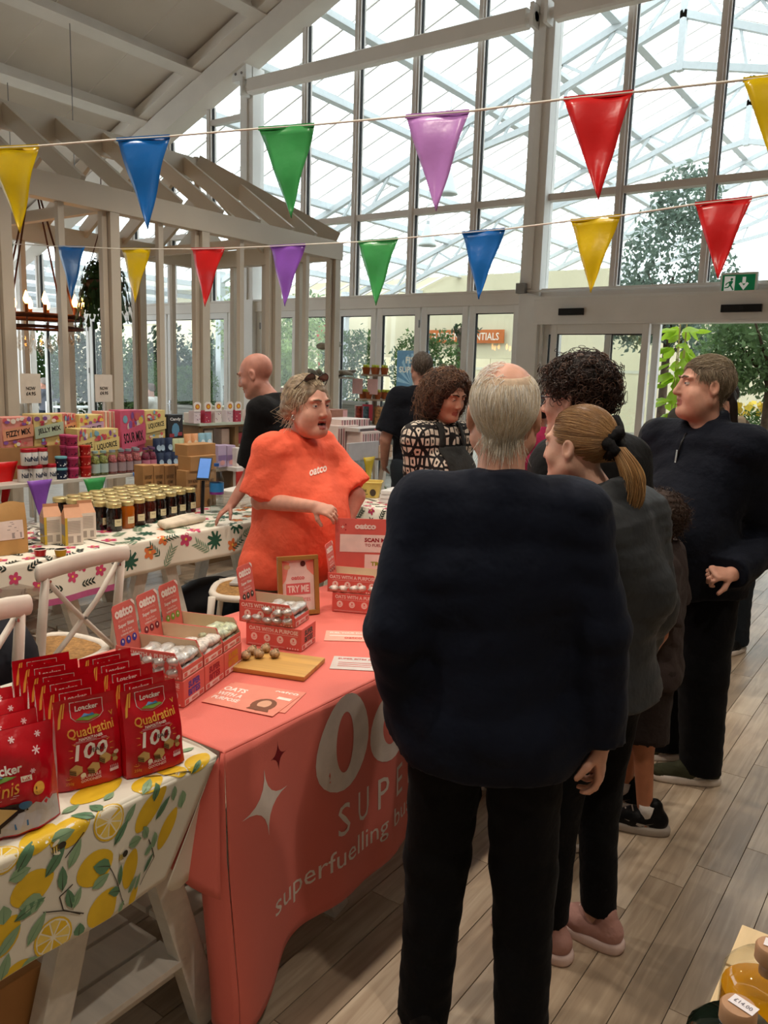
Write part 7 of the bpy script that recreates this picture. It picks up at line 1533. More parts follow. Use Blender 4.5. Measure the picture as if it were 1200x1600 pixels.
def hand_sdf(S_, wrist, d, nrm, side, curl=.5, s=1, spread=.05, thumb=.6):
    """hand from the wrist along d; nrm = back of the hand; side = +1 thumb on the x side of the frame"""
    d = np.array(d, float); d /= np.linalg.norm(d); n = np.array(nrm, float); n -= d * (n @ d); n /= np.linalg.norm(n); x = np.cross(d, n) * side
    fr = Frame(wrist, np.stack([x, d, n], 1)); s *= 1
    S_.fcone(fr, (0, -.02 * s, 0), (0, .03 * s, 0), .024 * s, .029 * s, .012, 1, .6); S_.fcone(fr, (-.012 * s, .03 * s, 0), (-.014 * s, .078 * s, 0), .024 * s, .024 * s, .012, 1, .5); S_.fcone(fr, (.012 * s, .03 * s, 0), (.016 * s, .08 * s, 0), .024 * s, .022 * s, .012, 1, .5)
    tips = []
    for i, (bx, L) in enumerate(((.029, .068), (.0095, .077), (-.010, .072), (-.028, .056))):
        p = np.array((bx * s, .082 * s - abs(i - 1) * .004 * s, .002 * s)); a = -curl * (.5 + .12 * i); yaw = spread * (1.5 - i); r = .0094 * s
        for j, f in enumerate((.46, .30, .24)):
            dirv = np.array((math.sin(yaw), math.cos(a) * math.cos(yaw), math.sin(a))); q = p + dirv * L * f * s; S_.fcone(fr, p, q, r, r * .9, .003); p = q; r *= .92; a -= curl * (.75 + .1 * i)
        tips.append(fr.w(p))
    p = np.array((.024 * s, .02 * s, -.006 * s)); dr = np.array((.75, .6, -.35 - .4 * thumb)); dr /= np.linalg.norm(dr); q = p + dr * .042 * s; S_.fcone(fr, p, q, .0135 * s, .0115 * s, .008); dr = dr + np.array((-.45 * thumb, .25, -.15)); dr /= np.linalg.norm(dr); q2 = q + dr * .034 * s; S_.fcone(fr, q, q2, .0105 * s, .0085 * s, .004)
    return (np.array(wrist) - .13 * s, np.array(wrist) + .17 * s)
SKIN = {}
def skin_mat(c):
    m = mat('skin_' + c, c, .48, var=.07, scale=30, bump=.05, bscale=180, spec=.35); b = m.node_tree.nodes['Principled BSDF']; b.inputs['Subsurface Weight'].default_value = .12; b.inputs['Subsurface Radius'].default_value = (.02, .008, .005); return m
def make_shoe(root, ankle, toe_yaw, m, sole_m, L=.28, w=.05, h=.1, heel_tab=None, side_mark=None):
    c, s = math.cos(toe_yaw), math.sin(toe_yaw); R = np.array(((c, -s, 0), (s, c, 0), (0, 0, 1))); fr = Frame((ankle[0], ankle[1], 0), R); S_ = SDF()
    S_.fcone(fr, (0, -.05, .05), (0, .04, .05), w * .8, w * .86, .02); S_.fcone(fr, (0, .04, .045), (0, L * .58, .035), w * .82, w * .62, .03); S_.fcone(fr, (0, -.035, .055), (0, -.03, h), w * .75, w * .72, .02)
    S_._add(lambda X, Y, Z: Z - .022 + 0 * X + 0 * Y, fr.w((0, .07, 0)) - .26, fr.w((0, .07, 0)) + .26, .003, -1)
    S_.p[-1] = (lambda X, Y, Z: Z - .022 + 0 * X + 0 * Y, fr.w((0, .07, -.1)) - .3, fr.w((0, .07, -.1)) + .3, .003, -1)
    V, F = S_.build(.008); o = link('shoe', np_mesh('shoe', V, F, m), root)
    q = MB(); n = 24; prof = []
    for k in range(n):
        a = 2 * PI * k / n; yy = math.sin(a); y = (L * .58 + .035 if yy > 0 else .092) * abs(yy) ** .8 * (1 if yy > 0 else -1); x = w * .98 * math.copysign(abs(math.cos(a)) ** .7, math.cos(a)) * (1 if yy < 0 else 1 - .15 * yy); prof.append((x, y))
    vs = [tuple(fr.w((x * k_, y * k_, z))) for z, k_ in ((.001, .95), (.008, 1.0), (.022, 1.0), (.032, .95)) for x, y in prof]
    q.add(vs, [(i * n + j, i * n + (j + 1) % n, (i + 1) * n + (j + 1) % n, (i + 1) * n + j) for i in range(3) for j in range(n)] + [tuple(range(n - 1, -1, -1)), tuple(range(3 * n, 4 * n))]); link('sole', q.mesh('sole', sole_m, True), o)
    q = MB()
    for k in range(4): y = .045 + .022 * k; z = .088 - .012 * k; q.tube([tuple(fr.w(p)) for p in ((-.022, y, z - .006), (0, y + .004, z + .004), (.022, y, z - .006))], .003, 5)
    link('laces', q.mesh('laces', sole_m, True), o)
    if side_mark:
        for sd in (-1, 1):
            q = MB(); pts = side_mark; q.add([tuple(fr.w((sd * (w * .9 + .005 - .09 * max(0, y - .02)), y, z))) for y, z in pts], [tuple(range(len(pts)))]); link('side_mark', q.mesh('side_mark', sole_m), o)
    return o
def human(label, loc, rz, H=1.7, skin='#c98d74', g=1.0, belly=0., bust=0., lean=(0, 0), head=(0, 0, 0), hoff=(0, 0, 0), hs=None, fem=0, jowl=0, arms=None, feet=None, top=None, legs=None, shoe=None, face=None, fine=.0055, coarse=.016, sw=None, group=None, name='person', seat=None, mouth=0):
    """one figure: body, clothes, shoes; returns (root, head frame, head scale). local +y is where the figure faces"""
    root = thing(name, label, 'person', loc, rz, group); u = H / 1.75; hs = hs or u ** .5 * (1 if not fem else .95); sk = skin_mat(skin); sw = sw or .19 * u
    zh, zs = .515 * H, .806 * H; lx, ly = lean; hip = V3(0, 0, zh); ch = V3(lx * .7, ly * .7, .71 * H); nk = V3(lx, ly, .845 * H); hc = V3(lx * 1.15 + hoff[0], ly * 1.15 + .02 + hoff[1], H - .125 * hs + hoff[2])
    if seat: pass
    fr = Frame(hc, rotm(*head)); B = SDF()
    shl = {'R': V3(lx + sw * .88, ly - .01, zs), 'L': V3(lx - sw * .88, ly - .01, zs)}
    arms = dict(arms or {}); dz = -.3 * u
    for k, q in (('R', 1), ('L', -1)):
        if k not in arms: arms[k] = (shl[k] + V3(q * .05, -.03, dz), shl[k] + V3(q * .06, .04, dz * 1.85), (0, .25, -1), (q, 0, 0), .5)
    feet = dict(feet or {}); [feet.setdefault(k, (q * .1 * u, 0, -q * .15)) for k, q in (('R', 1), ('L', -1))]
    kn = {}; an = {}
    for k, q in (('R', 1), ('L', -1)):
        fx, fy, fa = feet[k][:3]; an[k] = V3(fx, fy, .075 * u); hp = V3(q * .09 * u * g, 0, zh - .03); kn[k] = (hp + an[k]) / 2 + V3(0, .02, .01) if len(feet[k]) < 4 else V3(*feet[k][3])
        B.cone(hp, kn[k], .08 * u * g, .055 * u, .03); B.cone(kn[k], an[k], .055 * u, .036 * u, .02); B.cone(an[k] + V3(0, 0, -.03), an[k] + R_z(fa) @ V3(0, .13, -.045), .035, .028, .02)
    B.cone((-.07 * u, 0, zh), (.07 * u, 0, zh), .105 * u * g, .105 * u * g, .04, .85); B.cone(hip, ch, .115 * u * g, .13 * u * g, .04, .75); [B.cone(nk + V3(q * .03, -.015, -.07), shl[k], .075 * u, .05 * u, .05) for k, q in (('R', 1), ('L', -1))]
    B.cone(nk + V3(0, -.012, -.03), hc + V3(0, -.012, -.05), .054 * u * (.9 if fem else 1.05), .052 * u * (.88 if fem else 1.05), .025); head_sdf(B, fr, hs, fem, jowl, mouth=mouth)
    zones = [(hc - .16, hc + .16)]
    for k, q in (('R', 1), ('L', -1)):
        el, wr, hd, nr, cu = arms[k][:5]; el, wr = V3(*el), V3(*wr); B.cone(shl[k], el, .05 * u * (g ** .5), .041 * u * (g ** .4), .025); B.cone(el, wr, .042 * u * (g ** .4), .027 * u, .015)
        if arms[k][5:6] != (0,): zones.append(hand_sdf(B, wr, hd, nr, arms[k][6] if len(arms[k]) > 6 else q, cu, .94 * (1 if not fem else .9) * min(1, u + .05)))
    V, F = B.build(coarse, fine, zones); mi = None; mats_ = [sk]
    if face:
        loc_ = (V - hc) @ fr.R / hs; fc = loc_[F].mean(1); mi = np.zeros(len(F), int); dm = .013 * mouth
        lip = (np.abs(fc[:, 0]) < .024 - .3 * np.abs(fc[:, 2] + .065)) & (fc[:, 1] > .078) & (fc[:, 2] < -.0525) & (fc[:, 2] > -.0785 - dm); mi[lip] = 1
        mats_ = [sk, mat('lips_' + face.get('lip', '#a8584f'), face.get('lip', '#a8584f'), .4)]
        if mouth: inn = lip & (fc[:, 1] < .087) & (np.abs(fc[:, 2] + .066) < .007); mi[inn] = 2; mats_.append(mat('mouth_dark', '#3a1614', .5))
    body = link('body', np_mesh('body', V, F, mats_, True, mi), root)
    if face: face_parts(fr, hs, root, face.get('iris', '#4a5a66'), face.get('brow', '#6a5646'), face.get('lids', .45), face.get('glasses'), None, sk, face.get('look', (0, 0)))
    if legs: # trousers
        m, ease, wid, bot, wst = legs['m'], legs.get('ease', .02), legs.get('wide', 1), legs.get('bottom', .05), legs.get('waist', zh + .1); T = SDF(); wst = min(wst, (top or {}).get('hem', 9) + .05)
        for k, q in (('R', 1), ('L', -1)):
            hp = V3(q * .088 * u * g, -.005, zh - .02); a_ = an[k]; cut = ((0, 0, bot), (0, 0, -1)); end = a_ + V3(0, -.015, -.045)
            if bot > .3: end = kn[k] + (a_ - kn[k]) * .2
            T.cone(hp, kn[k], .088 * u * g + ease * .5, .06 * u * wid + ease, .03, clip=cut); T.cone(kn[k], end, .06 * u * wid + ease, .05 * u * wid + ease * .8, .03, clip=cut)
        T.cone((-.07 * u, -.005, zh), (.07 * u, -.005, zh), .108 * u * g + ease * .6, .108 * u * g + ease * .6, .04, .88, clip=((0, 0, wst), (0, 0, 1))); T.cone((0, 0, zh), (lx * .3, ly * .3 + .01, zh + .1), .118 * u * g + ease * .5, .122 * u * g + ease * .5, .03, .82, clip=((0, 0, wst), (0, 0, 1)))
        V, F = T.build(.0125, noise=folds(legs.get('fold', .003), 24, 22, H)); link('trousers' if bot < .3 else 'shorts', np_mesh('trousers', V, F, m), root)
    if top:
        m, ease, hem_, slv = top['m'], top.get('ease', .02), top.get('hem', zh - .05), top.get('sleeve', 2.0); T = SDF(); cut = ((0, 0, hem_), (0, 0, -1)); gw = g * top.get('w', 1)
        for k, q in (('R', 1), ('L', -1)):
            el, wr = V3(*arms[k][0]), V3(*arms[k][1]); s0 = shl[k]; r1, r2, r3 = .05 * u * g ** .5 + ease, .046 * u * g ** .4 + ease * top.get('el', 1), .034 * u + ease * top.get('cuff', .8)
            if slv <= 1:
                e_ = s0 + (el - s0) * slv; d = (el - s0) / np.linalg.norm(el - s0); T.cone(s0, s0 + (el - s0) * (slv + .15), r1, r1 * top.get('flare', 1.08), .03, clip=(e_, d))
            else:
                f_ = slv - 1; e_ = el + (wr - el) * f_; d = (wr - el) / np.linalg.norm(wr - el); T.cone(s0 + V3(0, 0, -.015), el, r1, r2, top.get('k', .04)); T.cone(el, el + (wr - el) * (f_ + .12), r2, r3, top.get('k', .025), clip=(e_, d))
        if top.get('fill'): [T.cone(V3(*arms[k][0]) + V3(-q * .08, .02, .12), V3(*arms[k][1]) + V3(-q * .085, .02, .0), .045, .06, .03, clip=cut) for k, q in (('R', 1), ('L', -1))]
        T.cone((-.075 * u, 0, max(zh - .06, hem_ - .05)), (.075 * u, 0, max(zh - .06, hem_ - .05)), .108 * u * gw + ease, .108 * u * gw + ease, .05, .88, clip=cut); T.cone(V3(0, .0, zh - .02), ch, .12 * u * gw + ease, .135 * u * gw + ease * .6, .05, .8, clip=cut); T.cone(ch + V3(-.05 * u, 0, 0), ch + V3(.05 * u, 0, 0), .115 * u * gw + ease * .6, .115 * u * gw + ease * .6, .05, .82, clip=cut)
        [T.cone(nk + V3(q * .03, -.012, -.075), shl[k] + V3(0, 0, -.01), .085 * u + ease * .5, .052 * u + ease * .7, .05) for k, q in (('R', 1), ('L', -1))]; T.cone(nk + V3(0, -.015, -.05), nk + V3(0, -.012, .012), .075 * u + ease * .3, .062 * u + ease * .25, .03, clip=(nk + V3(0, -.01, top.get('neck', .012)), (0, .35, 1)))
        if belly: T.ell((lx * .3, .065 + .06 * belly, zh + .13), (.17 * u * g, .12 + .05 * belly, .25), .07, clip=cut)
        if bust: [T.ell((q * .075 + lx * .7, .095 + ly * .7, .695 * H), (.085, .075 * bust, .085), .04) for q in (-1, 1)]
        if top.get('collar'): T.cone(nk + V3(0, -.02, -.01), nk + V3(0, -.022, .03), .072 * u + .012, .07 * u + .01, .012, .95, clip=(nk + V3(0, 0, top['collar']), (0, .5, 1)))
        T.ell(nk + V3(0, .10, top.get('vneck', .02)), (.055, .09, .05), .02, None, -1)
        V, F = T.build(top.get('res', .011), noise=folds(top.get('fold', .0035), top.get('fx', 24), top.get('fz', 15), top.get('ph', H * 3))); o = link(top.get('name', 'shirt'), np_mesh('top', V, F, m), root)
        root['_'] = 0; del root['_']
    if shoe:
        for k, q in (('R', 1), ('L', -1)):
            fa = feet[k][2]; make_shoe(root, an[k], fa, shoe['m'], shoe['sole'], shoe.get('L', .28) * u ** .5, shoe.get('w', .05) * u ** .3, side_mark=shoe.get('mark'))
    return root, fr, hs, dict(nk=nk, ch=ch, zh=zh, shl=shl, an=an, kn=kn, hc=hc, arms=arms)
def R_z(a): return np.array(((math.cos(a), -math.sin(a), 0), (math.sin(a), math.cos(a), 0), (0, 0, 1)))
def cloth_mat(name, c, rough=.85, bump=.25, bscale=16, sheen=.02, var=.06): return mat(name, c, rough, var=var, scale=9, bump=bump * 1.6, bscale=bscale, sheen=sheen, spec=.2, bdist=.03)
def hair_shell(fr, s, root, m, prims, name='hair', res=.006, noise=None):
    """prims in head space: (kind, args..., op)"""
    S_ = SDF()
    for p in prims:
        if p[0] == 'e': S_.ell([x * s for x in p[1]], [x * s for x in p[2]], p[3] if len(p) > 3 else .012, fr, p[4] if len(p) > 4 else 1)
        else: S_.fcone(fr, [x * s for x in p[1]], [x * s for x in p[2]], p[3] * s, p[4] * s, p[5] if len(p) > 5 else .012, p[6] if len(p) > 6 else 1)
    V, F = S_.build(res, noise=noise); return link(name, np_mesh(name, V, F, m), root)
def scalp_roots(n, seed, keep):
    """random points over the cranium in head space with their outward normals; keep(p) picks the hairy part"""
    r = np.random.RandomState(seed); d = r.normal(size=(n * 4, 3)); d /= np.linalg.norm(d, axis=1)[:, None]; R = np.array((.0755, .0975, .0855)); C = np.array((0, -.018, .036)); p = C + d * R; nn = d / R; nn /= np.linalg.norm(nn, axis=1)[:, None]
    m = keep(p); p, nn = p[m][:n], nn[m][:n]; return p, nn, r
def flow(p, n, r, K, step, dirfn, lift=.15, jitter=.1, stop=None, thick=.1):
    """grow strands from roots along dirfn, hugging the skull until they hang free below it"""
    P = [p]; d = None; R = np.array((.0765, .0985, .0865)); C = np.array((0, -.018, .036)); J = r.normal(size=p.shape) * jitter; N = len(p); lay = 1.012 + (thick * r.rand(N) ** 1.5) * (.35 + lift); st = step if np.ndim(step) else np.full(N, step)
    for k in range(K - 1):
        q = P[-1]; t = dirfn(q) + J; nn = (q - C) / R ** 2; nn /= np.linalg.norm(nn, axis=1)[:, None]; t = t / (np.linalg.norm(t, axis=1)[:, None] + 1e-9)
        on = (q[:, 2] > -.035)[:, None]; t = np.where(on, t - nn * (t * nn).sum(1)[:, None] + nn * lift * .25, t); d = t if d is None else .45 * d + .55 * t; d = d / (np.linalg.norm(d, axis=1)[:, None] + 1e-9)
        sk_ = st.copy()
        if stop is not None: sk_ = sk_ * np.clip(np.linalg.norm(q - np.array(stop), axis=1) / .03 - .4, 0, 1)
        x = q + d * sk_[:, None]; e = np.sqrt((((x - C) / R) ** 2).sum(1)); f = np.where(e < 1.01, 1.01 / e, np.where((e > lay) & (x[:, 2] > -.03) & (lift < .9), lay / e, 1)); P.append(C + (x - C) * f[:, None])
    return np.stack(P, 1)
def to_world(fr, s, P): return fr.o + (P * s) @ fr.R.T
# ================================================================== PEOPLE
def JJ(loc, rz):
    L0 = V3(loc[0], loc[1], 0); d0 = (Vector((loc[0], loc[1], 1.2)) - Vector((0, 0, EYE))).dot(_w); Rm = R_z(-rz)
    return lambda px, py, dd=0: Rm @ (np.array(at(px, py, d0 + dd)[:]) - L0)
HM = hair_mat()
def short_hair(root, fr, s, base, n, seed, length, keep, dirfn, alt=None, altp=0, r_=.0009, lift=.4, jit=.35, K=5, spread=.18, stop=None, thick=.1):
    p, nn, r = scalp_roots(n, seed, keep); st = length / (K - 1) * (.6 + .8 * r.rand(len(p))); P = flow(p, nn, r, K, st, dirfn, lift, jit, stop, thick); return strands('hair', to_world(fr, s, P), r_, hair_cols(len(p), base, spread, seed, alt, altp), root, HM)
def curls(root, fr, s, base, n, seed, keep, length, rho, turns, droop, r_=.0016, K=18, out=.6, name='curls', grav=(0, 0, -1), spread=.3, alt=None, altp=0):
    p, nn, r = scalp_roots(n, seed, keep); N = len(p); t = np.linspace(0, 1, K)[None, :, None]; L = (length * (.55 + .75 * r.rand(N)))[:, None, None]; g_ = np.array(grav)[None, None, :]
    base_ = p[:, None, :] + nn[:, None, :] * L * out * (1 - (1 - t) ** 2) * (1 - .3 * t) + g_ * L * droop * t ** 1.8 + r.normal(size=(N, 1, 3)) * .012 * t
    A = np.cross(nn, r.normal(size=(N, 3))); A /= np.linalg.norm(A, axis=1)[:, None]; Bv = np.cross(nn, A); ph = r.rand(N, 1, 1) * 6.28; w = turns * (.7 + .6 * r.rand(N, 1, 1)) * 6.28; rh = rho * (.6 + .8 * r.rand(N, 1, 1)) * np.minimum(1, t * 4)
    P = base_ + rh * (A[:, None] * np.cos(w * t + ph) + Bv[:, None] * np.sin(w * t + ph)); return strands(name, to_world(fr, s, P), r_, hair_cols(N, base, spread, seed, alt, altp), root, HM, .5)
navy = cloth_mat('navy_jacket', '#0d1424', .8, .2, 12); navy2 = cloth_mat('navy_knit', '#0b101c', .85, .2, 20); blackt = cloth_mat('black_trousers', '#07080c', .9, .15); black_c = cloth_mat('black_cotton', '#0b0b0d', .9); coralT = cloth_mat('coral_tshirt', '#f0684c', .8, .25, 14); greyp = cloth_mat('grey_puffer', '#323538', .6, .15); hood = cloth_mat('grey_hoodie', '#34332f', .9); brownT = cloth_mat('brown_grey_tee', '#3a302e', .9); jeans = cloth_mat('dark_jeans', '#20272e', .9); beige = cloth_mat('beige_jacket', '#a8967c', .8); rubber_w = mat('white_rubber', '#d9cfc6', .6); shoe_b = cloth_mat('black_shoe', '#0b0b0c', .5)

# ---- 1 old man seen from behind
LO, RO = (-.815, 1.60), .46; J = JJ(LO, RO)
eL, eR, wR, wL = J(618, 985, -.01), J(936, 985, -.01), J(938, 1160, .03), J(640, 1120, .12)
o, fr, hs, K_ = human('person in a dark navy jacket and black trousers with back turned at the coral table', LO + (0,), RO, 1.66, '#d8a38c', 1.02, .4, 0, (0, .03), (.0, .05, 0), arms={'R': (eR, wR, wR - eR + V3(0, .03, 0), (1, -.2, 0), .7), 'L': (eL, wL, wL - eL + V3(.05, .1, 0), (-1, -.2, 0), .6)},
    feet={'R': (.125, .0, -.15), 'L': (-.12, .02, .12)}, top=dict(m=navy, ease=.026, hem=.735, sleeve=1.98, collar=.0, neck=-.012, name='jacket', fill=1, k=.012, fold=.0035, cuff=.75, el=.95, w=1.1, res=.0095), legs=dict(m=blackt, ease=.018, wide=1.02, bottom=.03, fold=.003), shoe=dict(m=shoe_b, sole=mat('dark_rubber', '#1a1817', .5)), sw=.19)
old_keep = lambda p: (p[:, 2] < .095 - .0 * p[:, 1]) & ~((p[:, 1] > .03) & (p[:, 2] < .06)) & ~((p[:, 1] > -.005) & (p[:, 2] < .0)) & (np.hypot(p[:, 0] * .9, p[:, 1] + .035) + .9 * np.maximum(0, p[:, 2] - .105) > .0) & ~((p[:, 2] > .078) & (np.abs(p[:, 0]) < .05)) & (p[:, 2] > -.055)
hair_shell(fr, hs, o, mat('thin_white_hair', '#d8bfa4', .7, var=.15, scale=60), [('e', (0, -.0185, .034), (.0765, .0985, .086), .01), ('e', (0, .075, -.02), (.1, .085, .11), .012, -1), ('e', (0, -.03, .155), (.058, .085, .075), .02, -1), ('e', (0, -.02, -.085), (.1, .13, .06), .01, -1)], 'hair_base', .005)
short_hair(o, fr, hs, '#e8dcc8', 4200, 3, .072, lambda p: old_keep(p) & (p[:, 2] > -.03), lambda q: np.array((0, -.25, -1.0)) + q * np.array((3.0, 0, 0)), '#f4efe6', .35, .0010, .12, .14, 7, .1)
short_hair(o, fr, hs, '#efe6d8', 260, 9, .05, lambda p: (p[:, 2] > .085) & (p[:, 0] < -.0), lambda q: np.array((-.8, -.4, .2)), '#ffffff', .3, .0007, .4, .5, 6, .1)

# ---- 2 woman in the coral T-shirt behind the table
LO, RO = (-2.40, 2.64), -1.62; J = JJ(LO, RO)
eR, wR, eL, wL = J(408, 782, -.12), J(492, 792, -.33), J(556, 775, .06), J(532, 838, .0)
o, fr, hs, K_ = human('person in a coral orange T-shirt talking with one hand raised behind the coral table', LO + (0,), RO, 1.60, '#cf9a86', 1.18, 1.25, 1.15, (-.02, .06), (-.12, -.03, .02), hoff=(0, .03, .0), hs=.99, fem=1, jowl=1, mouth=1,
    arms={'R': (eR, wR, J(545, 806, -.40) - wR, (.55, -.25, .8), .75), 'L': (eL, wL, J(522, 868, -.02) - wL, (-.7, .6, .2), .8)}, top=dict(m=coralT, ease=.026, hem=.70, sleeve=.9, flare=1.3, fold=.0045, fx=20, fz=13, w=1.14, neck=.0, vneck=.03), legs=dict(m=cloth_mat('sage_trousers', '#6f7264', .9), ease=.02), shoe=dict(m=shoe_b, sole=rubber_w), face=dict(iris='#4a5560', brow='#8a7664', lip='#9c5048', lids=.5, look=(.3, 0)), fine=.0045, sw=.17)
hair_shell(fr, hs, o, mat('ash_hair', '#8d7a64', .55, var=.3, scale=40), [('e', (0, -.03, .045), (.09, .105, .094), .012), ('e', (.05, -.05, .0), (.045, .06, .065), .02), ('e', (-.05, -.05, .0), (.045, .06, .065), .02), ('e', (0, .118, -.025), (.08, .095, .108), .015, -1), ('e', (0, .0, -.12), (.13, .16, .075), .012, -1), ('e', (0, -.13, -.01), (.05, .04, .06), .02)], 'hair_base', .006, folds(.003, 60, 40))
fp_keep = lambda p: ~((p[:, 1] > .045) & (p[:, 2] < .085)) & ~((p[:, 1] > .0) & (p[:, 2] < .02)) & (p[:, 2] > -.05)
short_hair(o, fr, hs * 1.1, '#ab9a80', 2600, 5, .16, fp_keep, lambda q: np.array((0, -1.0, .1)) - np.clip(q[:, 1:2] + .07, -.1, 0) * np.array((0, 0, 6.0)) + q * np.array((-1.0, 0, 0)), '#d3c4aa', .4, .0011, .2, .14, 9, .22, (0, -.125, -.0), .16)
short_hair(o, fr, hs * 1.1, '#c9b99c', 700, 15, .085, lambda p: fp_keep(p) & (np.abs(p[:, 0]) > .05), lambda q: np.array((0, -.4, -.75)) + q * np.array((6.0, 0, 0)), '#e6dcc8', .4, .0009, .6, .35, 7, .2, None, .25)
q = MB(); sgm = mat('sunglass_frame', '#2a2624', .25)
for sd in (-1, 1): q.sph((0, 0, 0), .001, 4); q.tube([tuple(fr.w(np.array((sd * .036 + .028 * math.cos(a), .045 + .012 * math.sin(a), .128 + .018 * math.sin(a) - .006 * abs(math.cos(a)))) * hs)) for a in (2 * PI * k / 16 for k in range(16))], .002, 5, closed=True); q.tube([tuple(fr.w(np.array(p) * hs)) for p in ((sd * .064, .045, .12), (sd * .084, -.01, .07), (sd * .085, -.04, .04))], .002, 5)
sg_ = q.build('sunglasses', sgm, o, smooth=True)
q = MB()
for sd in (-1, 1): q.add([tuple(fr.w(np.array((sd * .036 + .026 * math.cos(a), .046 + .012 * math.sin(a), .1285 + .017 * math.sin(a) - .006 * abs(math.cos(a)))) * hs)) for a in (2 * PI * k / 16 for k in range(16))], [tuple(range(16))])
q.build('lenses', mat('dark_lens', '#4a4440', .05, spec=.8), sg_)
q = MB(); nk = K_['nk']
q.tube([tuple(nk + V3(.07 * math.cos(a), .005 + .075 * math.sin(a), -.02 - .075 * max(0, math.sin(a)) ** 2)) for a in (2 * PI * k / 24 for k in range(24))], .0016, 5, closed=True); c = nk + V3(0, .085, -.10)
q.build('necklace', mat('silver_chain', '#8d8a86', .3, .9), o); q = MB(); q.sph(tuple(c), (.011, .006, .011), 10); q.build('pendant', mat('dark_pendant', '#2a2e38', .3), o)
for sd in (-1, 1): q = MB(); q.tube([tuple(fr.w(np.array((sd * .082 + .006 * math.cos(a), -.006, -.045 + .012 * math.sin(a))) * hs)) for a in (2 * PI * k / 12 for k in range(12))], .0025, 6, closed=True); q.build('earring', mat('silver_ring', '#d8d6d2', .25, .8), o, smooth=True)

def ray_print(root, parent_name, word, px0, px1, py, h, m, loc, rz, bold=.03, dpy=0):
    """lettering laid on the garment: each point dropped along the facing direction onto the cloth mesh"""
    ob = [c for c in root.children if c.name.startswith(parent_name)][0]; bpy.context.view_layer.update(); J_ = JJ(loc, rz); v, f = txt(word, bold); w = v[:, 0].max() * 2; out = []
    camL = R_z(-rz) @ (np.array((0, 0, EYE)) - V3(loc[0], loc[1], 0))
    for a, b, _ in v:
        t_ = a / w; tgt = J_(px0 + (px1 - px0) * (t_ + .5), py - b * h + dpy * t_); d = Vector(tgt - camL).normalized(); hit, p, n, _i = ob.ray_cast(Vector(camL), d)
        if not hit: return
        out.append(p + n * .003)
    q = MB(); q.add(out, f); q.build('lettering', m, ob)
ray_print(o, 'shirt', 'oatco', 483, 510, 735, 12, mat('tee_print', '#f2d8cc', .6), LO, RO, .03, -8)

# ---- 3 man in navy quarter zip, head turned
LO, RO = (-.83, 3.36), 2.80; J = JJ(LO, RO)
eL, wL = J(1200, 850, .02), J(1140, 898, -.22); hd = J(1100, 893, -.28) - wL
eR = J(1040, 840, .12); wR = J(1050, 930, .2)
o, fr, hs, K_ = human('person in a navy quarter zip top and olive trainers looking sideways past the queue', LO + (0,), RO, 1.735, '#cc9883', 1.13, .9, 0, (.0, .0), (-.62, .04, 0), jowl=1, arms={'L': (eL, wL, hd, (-.5, .3, .8), 1.5), 'R': (eR, wR, (0, .3, -1), (1, 0, 0), .6)}, feet={'L': (-.13, .0, -.7), 'R': (.09, -.06, -.6)}, mouth=0,
    top=dict(m=navy2, ease=.034, hem=.80, sleeve=1.95, collar=.022, name='jumper', fold=.0035, w=1.1, cuff=.7), legs=dict(m=blackt, ease=.03, wide=1.12, bottom=.045, fold=.003), shoe=dict(m=cloth_mat('olive_suede', '#3c3d2c', .9), sole=rubber_w, mark=[(-.03, .04), (.0, .085), (.02, .085), (-.005, .06), (.035, .035), (.015, .035)]), face=dict(iris='#50606a', brow='#6d5c4c', lip='#a5675c', lids=.5), fine=.0048, sw=.215)
sh_keep = lambda p: ~((p[:, 1] > .05) & (p[:, 2] < .082)) & ~((p[:, 1] > .012) & (p[:, 2] < .035)) & (p[:, 2] > -.05) & ~((p[:, 1] > -.03) & (p[:, 2] < -.012))
hair_shell(fr, hs, o, mat('grey_brown_hair', '#6f6253', .75, var=.25, scale=70), [('e', (0, -.02, .038), (.0785, .1, .0885), .01), ('e', (0, .105, -.03), (.09, .075, .105), .012, -1), ('e', (0, .02, -.06), (.1, .075, .06), .012, -1), ('e', (0, -.02, -.1), (.1, .13, .055), .01, -1)], 'hair_base', .005)
short_hair(o, fr, hs * 1.02, '#84755f', 3600, 21, .04, sh_keep, lambda q: np.array((.15, .15, -.25)) + np.where(q[:, 2:3] > .07, np.array((.3, .9, .1)), np.array((0, -.5, -1.0))), '#a89c88', .35, .001, .5, .3, 5, .2)
q = MB(); nk = K_['nk']; q.tube([tuple(nk + V3(.01, .092, -.035)), tuple(nk + V3(.012, .118, -.075)), tuple(nk + V3(.012, .132, -.13))], .004, 6); q.build('zip', black_pl, o, smooth=True); q = MB(); q.bar(nk + V3(.012, .138, -.1), nk + V3(.012, .143, -.15), .007, .003); q.build('zip_pull', chrome, o)

